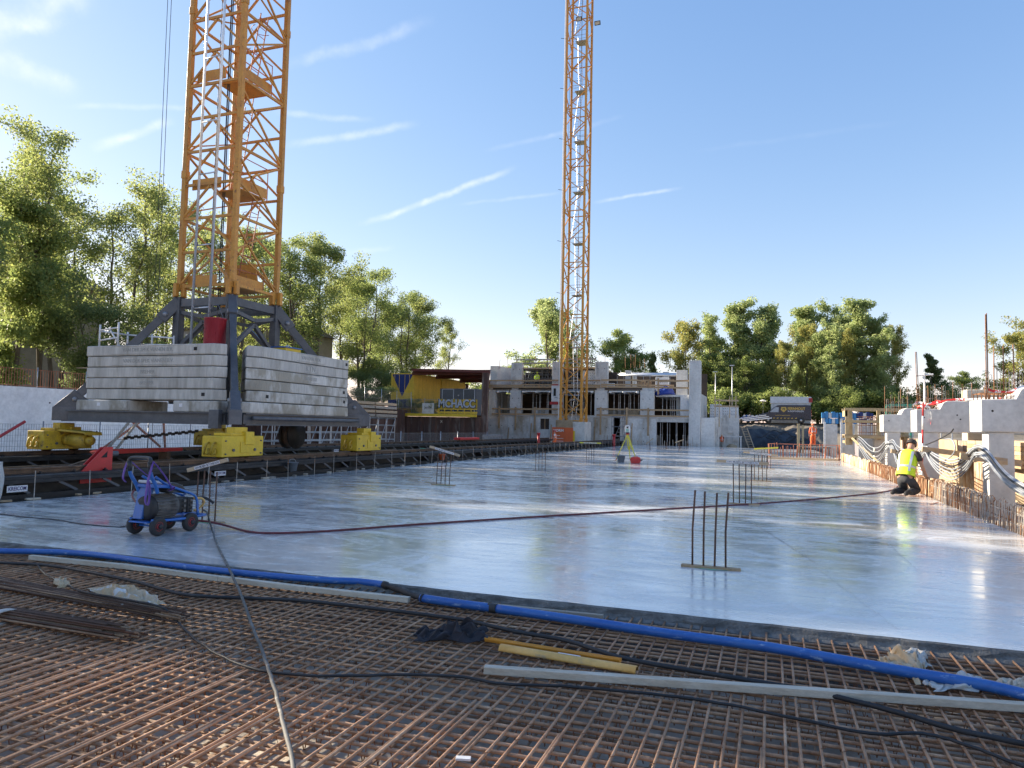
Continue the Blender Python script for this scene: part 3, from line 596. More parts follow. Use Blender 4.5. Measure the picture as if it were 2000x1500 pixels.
cluster(-.68, 8.75, 'four bare rusty starter bars nearest the camera on the right', .89, lean=(.015, -.02), seed=1, splay=.02)
cluster(-8.34, 9.05, 'four starter bars beside the blue pump under a tilted board', .80, True, seed=2, tilt=R(-16), bl=.66, brot=R(18), blabel='lettered timber board tilted up to the right behind the blue pump', spray=True)
cluster(-8.2, 17.42, 'four starter bars in mid slab under a board tilted down right', .82, True, seed=3, tilt=R(15), bl=.86, brot=R(10), blabel='lettered timber board tilted down to the right above mid-slab bars', lean=(.03, 0))
cluster(-.59, 16.68, 'four starter bars under a level lettered board, right of centre', .88, True, seed=4, tilt=R(1.5), bl=1.1, blabel='level lettered timber board with bare ends, nearest of the right row', spray=False)
cluster(-.32, 24.74, 'four starter bars behind the level lettered board, second row', .84, True, seed=5, tilt=R(4), bl=1.05, blabel='slightly tilted lettered board behind the nearest right-row board', spray=False)
cluster(-.2, 33.0, 'four starter bars under a lemon yellow board at right', .84, True, seed=6, tilt=R(-5), bl=1.0, bm_='lemon', txt=None, blabel='lemon yellow board on starter bars in front of the earth bank', spray=False)
cluster(-8.1, 25.7, 'four bare starter bars standing clear in front of the track', .72, seed=7, spray=False, plate=False)
cluster(-8.6, 35.6, 'four starter bars under a level yellow board before the crane', .82, True, seed=8, bl=1.1, bm_='lemon', txt='VAN MUIJEN BETONBOUW', blabel='level yellow lettered board in front of the far tower crane', spray=False, plate=False)
for k, (px, py, hh, tl, lab) in enumerate([(1269, 879, .62, -70, 'left'), (1302, 877, .6, 0, 'middle'), (1327, 879, .66, -20, 'right')]):
    a = PZ(px, py, 0)
    cluster(a[0], a[1], 'distant starter bars on far slab, %s of three before the building' % lab, hh, tl != 0, seed=20 + k, spray=False, plate=False, sp=.05, n=3, bl=.7, txt=None, tilt=R(tl) if abs(tl) < 40 else R(-40), bm_='woodx',
            blabel='distant timber board tilted on starter bars, %s one before the building' % lab)
# ---------------------------------------------------------------- survey tripod, bucket, jerrycan
c = PZ(1225, 900, 0); tx, ty = c[0], c[1]
tp = thing('survey_tripod', 'yellow survey tripod with a total station standing on the slab', 'tripod', (tx, ty, 0))
top = Vector((tx, ty, 1.33))
for a in (R(200), R(335), R(85)):
    ft = Vector((tx + .58 * math.cos(a), ty + .58 * math.sin(a), 0)); d = top - ft; q = Vector((-math.sin(a), math.cos(a), 0)) * .045
    lg = MB(); lg.bar(ft + d * .42 + q, top + q * .9, .035, .03); lg.bar(ft + d * .42 - q, top - q * .9, .035, .03); lg.bar(ft, ft + d * .55, .04, .03); o = lg.build('leg', MT['lemon'], tp)
    MB().cyl(ft, ft + d * .08, .022, 8, .03).build('leg_tip', MT['redd'], o)
MB().cyl((tx, ty, 1.32), (tx, ty, 1.37), .10, 14).build('head_plate', MT['red'], tp, bevel=.006)
st = MB(); st.lathe([(.07, 1.37), (.085, 1.39), (.085, 1.43)], (tx, ty, 0), 14); st.build('tribrach', MT['plast'], tp, True)
b = MB(); b.prism([(-.12, 1.43), (.12, 1.43), (.13, 1.60), (.10, 1.76), (.06, 1.80), (-.06, 1.80), (-.10, 1.76), (-.13, 1.60)], -.075, .075, 'xz'); b.v = [(x + tx, y + ty, z) for x, y, z in b.v]
inst_ = b.build('instrument', MT['white'], tp, bevel=.015)
MB().obox((tx, ty - .08, 1.53), (.13, .02, .14)).build('keypad', MT['cyan'], inst_, bevel=.004)
MB().cyl((tx + .01, ty - .14, 1.68), (tx + .01, ty + .12, 1.68), .045, 14).build('telescope', MT['plast'], inst_, True)
a = PZ(1213, 903, 0); bk = thing('bucket', 'grey mason bucket standing under the survey tripod', 'bucket', (a[0], a[1], 0))
MB().lathe([(.15, 0), (.155, .01), (.20, .30), (.215, .30), (.215, .32), (.19, .32), (.145, .03)], (a[0], a[1], 0), 18).build('pail', MT['bucket'], bk, True)
MB().tube(smooth_pts([(a[0] - .21, a[1], .31), (a[0] - .12, a[1] - .1, .24), (a[0], a[1] - .16, .2), (a[0] + .12, a[1] - .1, .24), (a[0] + .21, a[1], .31)], 4), .006, 6).build('handle', MT['galv'], bk)
a = PZ(1242, 905, 0); jc = thing('jerrycan', 'red plastic canister lying on the slab beside the tripod', 'canister', (a[0], a[1], 0))
q = MB(); q.prism([(-.23, .03), (-.19, 0), (.15, 0), (.2, .03), (.22, .16), (.19, .27), (.14, .30), (-.17, .30), (-.23, .26)], -.12, .12, 'xz'); q.v = [(x + a[0], y + a[1], z) for x, y, z in q.v]; q.build('body', MT['cred'], jc, bevel=.025)
MB().cyl((a[0] + .2, a[1], .15), (a[0] + .31, a[1], .17), .04, 10, .03).build('spout', MT['plast'], jc)
MB().tube([(a[0] - .1, a[1], .30), (a[0] - .07, a[1], .34), (a[0] + .05, a[1], .34), (a[0] + .08, a[1], .30)], .014, 6).build('handle', MT['cred'], jc)

# ---------------------------------------------------------------- pump trolley
def make_pump():
    t = thing('pump_trolley', 'blue high-pressure pump trolley with violet straps standing on the slab', 'pump')
    # local: x forward (to the right), y away; wheels on z=0
    tyre = MB().lathe([(.062, -.03), (.105, -.04), (.126, -.028), (.13, 0), (.126, .028), (.105, .04), (.062, .03)], (0, 0, 0), 22, 'y')
    rim = MB().lathe([(.02, -.04), (.036, -.04), (.04, -.015), (.062, -.033), (.066, -.026), (.066, .026), (.062, .033), (.02, .026)], (0, 0, 0), 20, 'y')
    hub = MB().lathe([(.012, -.075), (.03, -.072), (.034, -.05), (.034, -.01)], (0, 0, 0), 12, 'y'); first = None
    for (x, y) in ((-.2, -.21), (.36, -.21), (-.2, .21), (.36, .21)):
        if first is None:
            wo_ = thing('wheel', None, None, (x, y, .13)); wo_.parent = t
            for k_, (mb, nm, mm) in enumerate(((tyre, 'tyre', MT['rubber']), (rim, 'rim', MT['red']), (hub, 'hub', MT['plast']))):
                mb.v = [(p[0] + x, p[1] + y, p[2] + .13) for p in mb.v]; mb.build(nm, mm, wo_, True)
            first = wo_
        else:
            c_ = copy_tree(first, t); c_.location = (x, y, .13)
    fr = MB(); T = lambda pts, r=.018: fr.tube(smooth_pts(pts, 4), r, 8)
    T([(-.30, -.20, .22), (-.05, -.22, .20), (.35, -.22, .19), (.66, -.20, .20)]); T([(-.30, .20, .22), (.35, .22, .19), (.66, .20, .20)])
    T([(.66, -.20, .20), (.68, 0, .20), (.66, .20, .20)]); T([(-.20, -.12, .80), (-.02, -.15, .68), (.20, -.16, .60), (.42, -.16, .52), (.50, -.16, .46), (.52, -.17, .36), (.52, -.19, .21)])
    T([(-.20, .12, .80), (.2, .16, .60), (.42, .16, .52), (.55, .14, .46), (.58, .15, .36), (.58, .19, .21)]); T([(.30, -.16, .56), (.44, -.02, .53), (.55, .14, .48)])
    T([(-.2, -.2, .13), (-.2, .2, .13)], .014); T([(.36, -.2, .13), (.36, .2, .13)], .014); T([(-.2, -.15, .13), (-.2, -.15, .24)], .014); T([(.36, -.15, .13), (.36, -.15, .2)], .014); T([(-.2, .15, .13), (-.2, .15, .24)], .014); T([(.36, .15, .13), (.36, .15, .2)], .014)
    fr.build('frame', MT['bluep'], t, True)
    for s_ in (-1, 1):
        MB().tube(smooth_pts([(-.20, s_ * .17, .58), (-.24, s_ * .18, .68), (-.33, s_ * .19, .82), (-.36, s_ * .19, .92)], 5), .026, 10).build('handle_arm', MT['bluep'], t, True)
        MB().tube([(-.35, s_ * .19, .88), (-.37, s_ * .19, 1.02)], .032, 10).build('grip_socket', MT['plast'], t, True)
    MB().tube(smooth_pts([(-.37, -.20, .99), (-.36, -.19, 1.04), (-.34, -.12, 1.06), (-.34, .12, 1.06), (-.36, .19, 1.04), (-.37, .20, .99)], 5), .028, 10).build('grip', MT['plast'], t, True)
    up = MB(); up.prism([(-.30, .22), (-.19, .22), (-.10, .64), (-.21, .66)], .0, .17, 'xz'); up.build('upright', MT['bluep'], t, bevel=.012)
    dk = MB(); dk.prism([(-.25, .655), (-.10, .645), (.08, .62), (.09, .64), (-.1, .69), (-.25, .70)], -.20, .20, 'xz'); dk.build('top_plate', MT['bluep'], t, bevel=.008)
    MB().obox((-.12, .06, .72), (.24, .2, .04), (0, .1, 0)).build('control_lid', MT['white'], t, bevel=.012)
    hd = MB(); hd.prism([(-.02, .60), (.06, .69), (.12, .71), (.27, .66), (.36, .57), (.34, .53), (.20, .58), (.14, .60), (.12, .55), (.05, .56)], -.13, .15, 'xz'); hd.build('hood', MT['plast'], t, bevel=.02)
    mo = MB().cyl((-.20, -.0, .37), (.20, -.0, .37), .165, 22); mt_ = mo.build('motor', MT['motor'], t, True)
    fn = MB()
    for k in range(24):
        a = 2 * math.pi * k / 24; fn.obox((0, math.cos(a) * .17, .37 + math.sin(a) * .17), (.34, .024, .006), (a, 0, 0))
    fn.build('cooling_fins', MT['motor'], mt_)
    MB().lathe([(.10, -.26), (.165, -.25), (.178, -.20), (.17, -.17)], (0, 0, .37), 22, 'x').build('fan_cowl', MT['rubber'], mt_, True)
    pu = MB().obox((.30, 0, .36), (.2, .22, .2)); pu.obox((.43, 0, .36), (.1, .26, .22)); p_ = pu.build('pump_block', MT['rubber'], t, bevel=.015)
    bo = MB()
    for yy in (-.07, 0, .07): bo.cyl((.32, -.115, .36 + yy), (.32, -.14, .36 + yy), .022, 10); bo.cyl((.43, -.135, .36 + yy), (.43, -.15, .36 + yy), .018, 10)
    bo.build('pump_bolt', MT['motor'], p_)
    MB().obox((.14, 0, .19), (.98, .34, .02)).build('base_plate', MT['bluep'], t, bevel=.005)
    MB().tube(smooth_pts([(.5, -.1, .45), (.62, -.14, .44), (.70, -.12, .38), (.69, -.05, .29), (.62, 0, .25)], 5), .016, 8).build('yellow_loop', MT['hpipe'], t, True)
    MB().tube(smooth_pts([(.60, .05, .42), (.70, .06, .43), (.84, .02, .42), (.93, -.02, .37), (.96, -.05, .33)], 5), .02, 8).build('outlet_elbow', MT['cable'], t, True)
    def strap(pts, nm='strap'):
        p = smooth_pts(pts, 6); mb = MB(); V = []
        for i, q in enumerate(p): V += [q + Vector((.0, -.022, 0)), q + Vector((.008, .022, .004))]
        mb.add(V, [(2 * i, 2 * i + 1, 2 * i + 3, 2 * i + 2) for i in range(len(p) - 1)]); o = mb.build(nm, MT['purple'], t, True); o.modifiers.new('thick', 'SOLIDIFY').thickness = .005
    strap([(-.36, -.23, 1.02), (-.40, -.25, .92), (-.44, -.25, .78), (-.46, -.25, .62), (-.47, -.25, .50), (-.44, -.25, .44), (-.41, -.25, .47), (-.40, -.25, .60), (-.41, -.24, .76)])
    strap([(-.35, -.22, 1.02), (-.26, -.24, .92), (-.14, -.23, .80), (-.02, -.21, .66), (0, -.2, .62)])
    strap([(-.35, .22, 1.02), (-.25, .24, .96), (-.12, .24, .86), (.04, .22, .74), (.1, .2, .68)]); strap([(-.37, .22, 1.02), (-.40, .24, .9), (-.42, .24, .78), (-.38, .23, .72)])
    strap([(-.04, -.24, .64), (.01, -.24, .66), (.03, -.2, .62), (-.01, -.16, .6)], 'strap_knot')
    return t
pump = make_pump(); pump.location = (-8.10, 7.90, 0); pump.rotation_euler = (0, 0, R(88))
# ================================================================ crane track
def girder(x, y0, y1, label, signs, splash):
    t = thing('crane_rail_girder', label, 'rail girder', (x, y0, -.1), 'crane track girders'); mm = MT['black'] if splash else MT['black2']
    MB().box(x - .42, x + .42, y0, y1, .375, .44).build('top_flange', mm, t, bevel=.006)
    MB().box(x - .40, x + .40, y0, y1, -.08, .005 if splash else .0).build('bottom_flange', mm, t)
    MB().box(x - .05, x + .05, y0, y1, .006, .374).build('web', MT['black2'], t)
    fl = MB(); fl.box(x + .385, x + .424, y0 + .01, y1 - .01, .30, .373); fl.build('edge_angle', mm, t); 
    MB().box(x + .385, x + .41, y0 + .01, y1 - .01, .007, .09).build('toe_plate', mm, t)
    rl = MB(); rl.box(x - .07, x + .07, y0 - .9, y1, .442, .455); rl.box(x - .018, x + .018, y0 - .9, y1, .456, .53); rl.box(x - .036, x + .036, y0 - .9, y1, .531, .575); rl.build('rail', MT['railst'], t, bevel=.006)
    sm = MB(); sm.bar((.375, .42, .095), (.375, .0, .298), .03, .05, (0, 0, 1)); sm.bar((.06, .42, .05), (.36, .42, .09), .012, .07); m0 = bpy.data.meshes.new('stiffener'); m0.from_pydata(sm.v, [], sm.f); m0.materials.append(MT['dgrey'])
    cm = MB().obox((0, 0, 0), (.09, .06, .03)).obox((0, 0, .02), (.03, .03, .05)); m1 = bpy.data.meshes.new('rail_clip'); m1.from_pydata(cm.v, [], cm.f); m1.materials.append(MT['black2'])
    y = y0 + .25
    while y < y1 - .7:
        inst('stiffener', m0, t, (x, y, 0)); y += 1.02
    y = y0 + .3
    while y < min(y1, y0 + 40):
        inst('rail_clip', m1, t, (x + .13, y, .457)); y += .75
    y = y0 + 6
    while y < y1:                         # bolted end plates between lengths
        MB().box(x - .37, x + .384, y - .02, y + .02, .011, .373).build('splice_plate', mm, t); y += 6
    MB().box(x - .38, x + .384, y0 - .012, y0 + .012, -.05, .374).build('end_plate', mm, t)
    for (yy, z, xo) in signs:
        MB().box(x + xo, x + xo + .008, yy - .2, yy + .2, z - .05, z + .07).build('sign_plate', MT['signw'], t)
        text('lettering', 'KREICOM', .1, (x + xo + .011, yy, z + .012), FACE_E, MT['ink'], t, .001, sx=.82, bold=.0015)
    return t
GX = -13.98; GX2 = -20.62
girder(GX, 9.4, 70, 'near black steel crane rail girder beside the slab edge', [(9.78, .2, .426), (15.2, .2, .39)], True)
girder(GX2, 9.5, 68, 'far black steel crane rail girder behind the near one', [(17.1, .22, .425), (30.5, .22, .425)], False)
# spare rail bar lying on sleepers between the girders and red fittings
def stop(x, y, label):
    t = thing('rail_end_stop', label, 'end stop', (x, y, .44), 'red rail fittings')
    p = MB(); p.prism([(y - .36, .18), (y + .42, .18), (y + .42, .95), (y + .22, .95), (y - .36, .42)], x + .05, x + .075, 'yz'); p.prism([(y - .36, .18), (y + .42, .18), (y + .42, .95), (y + .22, .95), (y - .36, .42)], x - .075, x - .05, 'yz'); p.build('side_plate', MT['red'], t, bevel=.004)
    MB().box(x - .049, x + .049, y + .36, y + .42, .585, .95).build('buffer_plate', MT['red'], t)
    MB().cyl((x, y + .42, .80), (x, y + .60, .80), .06, 12).build('buffer', MT['dgrey'], t)
    b = MB()
    for k in range(4): b.cyl((x + .075, y - .22 + k * .18, .34), (x + .083, y - .22 + k * .18, .34), .035, 10)
    b.build('bolt_hole', MT['dark'], t)
    v = MB(); v.prism([(y + .12, .72), (y + .28, .72), (y + .28, .86)], x + .0755, x + .079, 'yz'); v.build('gusset_hole', MT['dark'], t)
stop(GX, 11.75, 'red triangular rail end stop clamped on the near rail')
rb = thing('red_ramp_bar', 'long red steel bar lying between the crane rails under the crane', 'steel bar', (-18.6, 16, .45))
MB().prism([(15.6, .60), (15.7, .52), (18.9, .55), (18.9, .66), (15.8, .67)], -18.75, -18.5, 'yz').build('bar', MT['red'], rb, bevel=.01)
for yy in (16, 18.2): MB().box(-18.8, -18.45, yy, yy + .15, -.43, .53).build('trestle', MT['railst'], rb)
tag(MB().bar((-14.9, 11.2, .30), (-19.6, 17.5, .62), .06, .05).build('steel_strut', MT['railst']), 'long dark steel strut lying diagonally between the crane rails', 'strut')
b4 = thing('spare_rail', 'rusty spare rail resting between the two crane girders', 'rail', (-16.6, 9, -.43))
MB().box(-16.65, -16.55, 8.5, 30, .3, .42).build('rail', MT['railst'], b4)
for yy in (9, 14, 20, 26, 29.5): MB().box(-17, -16.2, yy, yy + .25, -.43, .298).build('sleeper', MT['black2'], b4)
for k, (px, py, lab, mm) in enumerate([(863, 893, 'orange bucket standing behind the tilted mid-slab board', 'signo'), (572, 912, 'grey bucket hanging on the near girder by its handle', 'bucket')]):
    p = PX(px, py, -13.35); z0 = float(p[2]) - .12
    bk = thing('bucket', lab, 'bucket', (p[0], p[1], z0)); MB().lathe([(.11, 0), (.15, .24), (.16, .24), (.16, .26), (.14, .26), (.10, .02)], (p[0], p[1], max(z0, .002)), 16).build('pail', MT[mm], bk, True)
    MB().tube(smooth_pts([(p[0], p[1] - .155, z0 + .25), (p[0] - .03, p[1] - .1, z0 + .34), (p[0] - .03, p[1] + .1, z0 + .34), (p[0], p[1] + .155, z0 + .25)], 4), .006, 6).build('handle', MT['galv'], bk)
p = PX(3, 935, -13.3)
def bigbag(x, y, z, label):
    mb = MB(); rr = random.Random(8); n = 20
    prof = [(.40, 0), (.44, .1), (.47, .3), (.46, .5), (.44, .68), (.46, .74), (.43, .76), (.40, .6)]
    mb.lathe(prof, (x, y, z), n); mb.jitter(.022, 3); o = mb.build('big_bag', MT['bag'], None, True); o.modifiers.new('s', 'SUBSURF').levels = 1; return tag(o, label, 'big bag')
bigbag(-13.55, 8.95, 0.0, 'white woven big bag at the left edge of the slab')
for k, (yy, z) in enumerate(((27.6, .62),)): tag(MB().obox((GX, yy, .585), (.16, .34, .015), (0, 0, .2)).build('green_rag', MT['green'], None), 'small green rag lying on the near crane rail', 'rag')

# ================================================================ near tower crane on its rail undercarriage
CX, CY = -17.32, 19.42
def mast(t, cx, cy, z0, z1, s, ph, leg, br, m, pattern, hz_every=1, m2=None):
    h = s / 2; C4 = [(cx - h, cy - h), (cx + h, cy - h), (cx + h, cy + h), (cx - h, cy + h)]; m2 = m2 or m
    for (x, y) in C4: MB().box(x - leg / 2, x + leg / 2, y - leg / 2, y + leg / 2, z0, z1).build('leg', m, t, bevel=leg * .08)
    n = int((z1 - z0) / ph)
    for i in range(n):
        za = z0 + i * ph + .12; zb = za + ph
        for f in range(4):
            A, B = Vector((*C4[f], 0)), Vector((*C4[(f + 1) % 4], 0)); nrm = Vector((B.y - A.y, A.x - B.x, 0)).normalized() * (leg * .15)
            A, B = A + nrm, B + nrm; Mi = (A + B) / 2; Z_ = lambda v, z: (v.x, v.y, z)
            if i % hz_every == 0 and (pattern[f] != 'X' or i % 2 == 0): MB().bar(Z_(A, za), Z_(B, za), br * .85, br * 1.15).build('brace', m, t)
            if pattern[f] == 'V':
                MB().bar(Z_(A, za + .05), Z_(Mi, zb - .06), br * .8, br * .9).build('brace', m2, t); MB().bar(Z_(B, za + .05), Z_(Mi, zb - .06), br * .8, br * .9).build('brace', m2, t)
            elif pattern[f] == 'X':
                if i % 2 == 0: MB().bar(Z_(A, zb + ph * .75), Z_(B, za), br * .8, br * .8).build('brace', m2, t); MB().bar(Z_(A, zb), Z_(B, za - .0 + ph * .2), br * .55, br * .6).build('brace', m2, t)
                else: MB().bar(Z_(A, za), Z_(B, zb), br * .8, br * .8).build('brace', m2, t)
            else:
                if i % 2 == 0: MB().bar(Z_(A, za), Z_(B, zb), br, br * .9).build('brace', m2, t)
                else: MB().bar(Z_(B, za), Z_(A, zb), br, br * .9).build('brace', m2, t)
    return C4
crane = thing('tower_crane', 'near orange lattice tower crane standing on rail bogies, left', 'crane', (CX, CY, .57), 'tower cranes')
S_ = 2.15; ZB = 5.85
C4 = mast(crane, CX, CY, ZB, 26, S_, 1.13, .16, .072, MT['orange'], 'VXVX')
# pinned joints
for z in (9.75, 15.4):
    for (x, y) in C4: MB().box(x - .10, x + .10, y - .10, y + .10, z - .13, z + .13).build('leg_joint', MT['orange'], crane, bevel=.015)
for (x, y) in C4:
    for dx, dy in ((-.17, 0), (.17, 0), (0, -.17), (0, .17)):
        MB().box(x + dx - .07, x + dx + .07, y + dy - .07, y + dy + .07, ZB - .22, ZB + .22).build('foot_fork', MT['orange'], crane, bevel=.02)
# climbing platforms, ladder with hoops, ballast panel
for z in (5.95, 9.2, 12.9, 16.6):
    MB().box(CX - .2, CX + S_ / 2 - .15, CY - .7, CY + .5, z, z + .04).build('platform', MT['orange'], crane)
    MB().box(CX - S_ / 2 + .2, CX + .3, CY - S_ / 2 + .11, CY - S_ / 2 + .148, z + .05, z + .40).build('toe_board', MT['orange'], crane)
    MB().box(CX + S_ / 2 - .148, CX + S_ / 2 - .11, CY - .9, CY + .5, z + .05, z + .38).build('toe_board', MT['orange'], crane)
    hr = MB(); hr.tube([(CX + .9, CY - .9, z), (CX + .9, CY - .9, z + 1.1), (CX + .9, CY + .6, z + 1.1), (CX + .9, CY + .6, z)], .02, 6); hr.tube([(CX + .9, CY - .9, z + .6), (CX + .9, CY + .6, z + .6)], .018, 6); hr.build('handrail', MT['redox'], crane)
MB().obox((CX - .1, CY + .75, 6.6), (1.2, .06, .9), (.25, 0, 0)).build('side_panel', MT['orange'], crane)
for k in range(6):
    za = 6.0 + k * 3.3; zb = za + 3.2; xo = (-.25 if k % 2 else .25); ld_ = MB(); a = Vector((CX + xo - .3, CY + .55, za)); b = Vector((CX + xo + .35, CY + .45, zb))
    for s_ in (-.19, .19): ld_.tube([a + Vector((0, s_, 0)), b + Vector((0, s_, 0))], .02, 6)
    for q in range(11): c = a.lerp(b, (q + .5) / 11); ld_.tube([c + Vector((0, -.19, 0)), c + Vector((0, .19, 0))], .013, 5)
    ld_.build('ladder', MT['redox'], crane)
    hp = MB()
    for q in (.35, .6, .85):
        c = a.lerp(b, q); hp.tube([c + Vector((-.35 * math.sin(t_), .36 * math.cos(t_), 0)) for t_ in np.linspace(0, math.pi, 11)], .012, 5)
    hp.build('ladder_hoop', MT['redox'], crane)
for (dx, r) in ((.0, .022), (.07, .018), (-.4, .012)): MB().cyl((CX + .1 + dx, CY - .6, 4.2), (CX + .16 + dx, CY - .7, 26), r, 6).build('power_cable', MT['cable'], crane)
# aluminium guide tubes with rungs on the left face
gt = thing('guide_rail_pair', 'pair of pale aluminium guide tubes running up the near crane', 'guide rails', (-16.8, 17.6, 4.0))
for xx in (-17.13, -16.46): MB().cyl((xx, 17.62, 3.86), (xx - .0, 17.72, 26), .04, 10).build('tube', MT['alu'], gt, True)
for z in (5.1, 7.1, 9.4, 11.1, 13.2, 15.3): MB().cyl((-17.13, 17.64, z), (-16.46, 17.64, z + .02), .025, 8).build('rung', MT['alu'], gt, True)
for z in (7.3, 11.2): MB().bar((-17.13, 17.64, z), (-17.6, 18.2, z + .02), .04, .04).build('wall_tie', MT['galvd'], gt)
# undercarriage
UX0, UX1, UY0, UY1 = -20.62, -14.02, 16.15, 22.75
und = crane
for (x, y) in C4:
    MB().box(x - .13, x + .13, y - .13, y + .13, 2.1, ZB - .225).build('base_post', MT['dgrey'], und, bevel=.01)
for f in range(4):
    A, B = Vector((*C4[f], 0)), Vector((*C4[(f + 1) % 4], 0)); d = (B - A).normalized() * .14
    MB().bar((A.x + d.x, A.y + d.y, ZB - .42), (B.x - d.x, B.y - d.y, ZB - .42), .16, .26).build('ring_beam', MT['dgrey'], und, bevel=.008)
    MB().bar((A.x, A.y, ZB - .7), ((A.x + B.x) / 2, (A.y + B.y) / 2, 4.95), .12, .12).build('knee_brace', MT['dgrey'], und)
    MB().bar((B.x, B.y, ZB - .7), ((A.x + B.x) / 2, (A.y + B.y) / 2, 4.95), .12, .12).build('knee_brace', MT['dgrey'], und)
    MB().bar((A.x, A.y, 3.9), ((A.x + B.x) / 2, (A.y + B.y) / 2, 4.8), .12, .12).build('knee_brace', MT['dgrey'], und); MB().bar((B.x, B.y, 3.9), ((A.x + B.x) / 2, (A.y + B.y) / 2, 4.8), .12, .12).build('knee_brace', MT['dgrey'], und)
corners = [(UX0, UY0), (UX1, UY0), (UX1, UY1), (UX0, UY1)]
for (x, y), (lx, ly) in zip(corners, C4):
    ux, uy = (x - CX), (y - CY); L = math.hypot(ux, uy); ux /= L; uy /= L
    a = Vector((lx + ux * .2, ly + uy * .2, 5.25)); b = Vector((x - ux * .15, y - uy * .15, 2.0))
    MB().bar(a, b, .20, .24).build('strut', MT['dgrey'], und, bevel=.01)
    g_ = MB(); g_.bar(Vector((lx, ly, 5.5)), a + (b - a) * .12, .26, .36); g_.build('strut_lug', MT['dgrey'], und, bevel=.02)
    px_ = Vector((-uy, ux, 0)); MB().cyl(a + (b - a) * .07 - px_ * .16, a + (b - a) * .07 + px_ * .16, .085, 12).build('pin', MT['galvd'], und, True)
    gp = MB(); gp.bar((x - ux * .9, y - uy * .9, 1.70), (x + ux * .25, y + uy * .25, 1.70), .34, .42); gp.build('corner_block', MT['dgrey'], und, bevel=.012)
    lug = MB(); pl = [(x - ux * 1.0, y - uy * 1.0, 1.9), (x + ux * .25, y + uy * .25, 1.9), (x - ux * .3, y - uy * .3, 2.45)]
    V = [Vector(q) + px_ * e for e in (-.14, .14) for q in pl]; lug.add(V, [(2, 1, 0), (3, 4, 5), (0, 1, 4, 3), (1, 2, 5, 4), (2, 0, 3, 5)]); lug.build('corner_lug', MT['dgrey'], und, bevel=.01)
    c = Vector((x - ux * .33, y - uy * .33, 2.16)); MB().cyl(c - px_ * .19, c + px_ * .19, .07, 12).build('pin', MT['galvd'], und, True)
for (x0, y0), (x1, y1) in zip(corners, corners[1:] + corners[:1]):
    a, b = Vector((x0, y0, 0)), Vector((x1, y1, 0)); d = (b - a).normalized()
    ib = MB(); ib.bar(a + d * .3 + Vector((0, 0, 1.80)), b - d * .3 + Vector((0, 0, 1.80)), .26, .035); ib.bar(a + d * .3 + Vector((0, 0, 1.49)), b - d * .3 + Vector((0, 0, 1.49)), .26, .035); ib.bar(a + d * .3 + Vector((0, 0, 1.645)), b - d * .3 + Vector((0, 0, 1.645)), .08, .274)
    ib.build('edge_beam', MT['dgrey'], und)
for s_ in (0, 1):
    a, b = corners[s_], corners[s_ + 2]; MB().bar((a[0], a[1], 1.62), (b[0], b[1], 1.62 + .004 * s_), .3, .30 - .05 * s_).build('cross_beam', MT['dgrey'], und)
MB().cyl((UX1 + .16, UY0 + .55, 1.68), (UX1 + .16, UY1 - .5, 1.68), .055, 12).build('tie_rod', MT['dgrey'], und, True)
MB().obox((UX1 - .52, UY0 - .17, 1.63), (.34, .16, .52)).build('beam_shoe', MT['dgrey'], und, bevel=.01)
# bogies
def bogie(x, y, grimy, motor):
    m = MT['yellowd'] if grimy else MT['yellow']; e = thing('bogie', None, None, (x, y, .57)); e.parent = crane; e.location = Vector((x, y, .57)) - crane.location
    bd = MB().box(x - .34, x + .34, y - .82, y + .82, .62, 1.18); bd.build('gearbox_housing', m, e, bevel=.02)
    sd_ = MB(); sd_.box(x + .341, x + .36, y - .13, y + .22, .72, 1.02); sd_.build('cover_plate', m, e, bevel=.005)
    hd_ = MB(); hd_.box(x - .30, x + .30, y - .45, y + .45, 1.181, 1.26); hd_.obox((x + .28, y + .2, 1.12), (.22, .34, .36)); hd_.obox((x + .1, y, 1.33), (.3, .5, .18)); hd_.build('saddle', m, e, bevel=.015)
    wl_ = MB()
    for yy in (-.45, .45): wl_.lathe([(.04, -.09), (.17, -.09), (.17, -.05), (.145, -.045), (.145, .045), (.17, .05), (.17, .09), (.04, .09)], (x, y + yy, .722), 18, 'x')
    wl_.build('wheel', MT['railst'], e, True)
    bt = MB()
    for (yy, zz) in ((-.4, .8), (.45, .8), (-.7, 1.05), (.7, 1.05), (-.7, .7), (.7, .7)): bt.cyl((x + .34, y + yy, zz), (x + .375, y + yy, zz), .04 if zz == .8 else .02, 10)
    bt.build('bolt', MT['dgrey'], e)
    ck = MB()
    for xx in (-.1, .12): ck.tube(smooth_pts([(x + xx, y - .83, 1.0), (x + xx + .03, y - .95, .95), (x + xx, y - .97, .8), (x + xx - .05, y - .93, .7), (x + xx + .04, y - .88, .72), (x + xx + .02, y - .86, .85)], 4), .03, 8)
    ck.build('rail_clamp_hook', m if grimy else MT['yellowd'], e, True)
    if motor:
        mo = MB(); mo.cyl((x + .34, y - .1, .9), (x + .62, y - .1, .9), .16, 14); mo.cyl((x + .62, y - .1, .9), (x + 1.25, y - .1, .9), .21, 16); mo.cyl((x + 1.25, y - .1, .9), (x + 1.42, y - .1, .9), .13, 14); mo.build('drive_motor', m, e, True)
        MB().prism([(x + .3, 1.22), (x + 1.45, 1.16), (x + 1.48, 1.06), (x + 1.40, 1.12), (x + .3, 1.17)], y - .38, y + .2, 'xz').build('motor_hood', m, e, bevel=.008)
for i, (x, y) in enumerate(corners): bogie(x, y, i in (0, 3), i == 0)

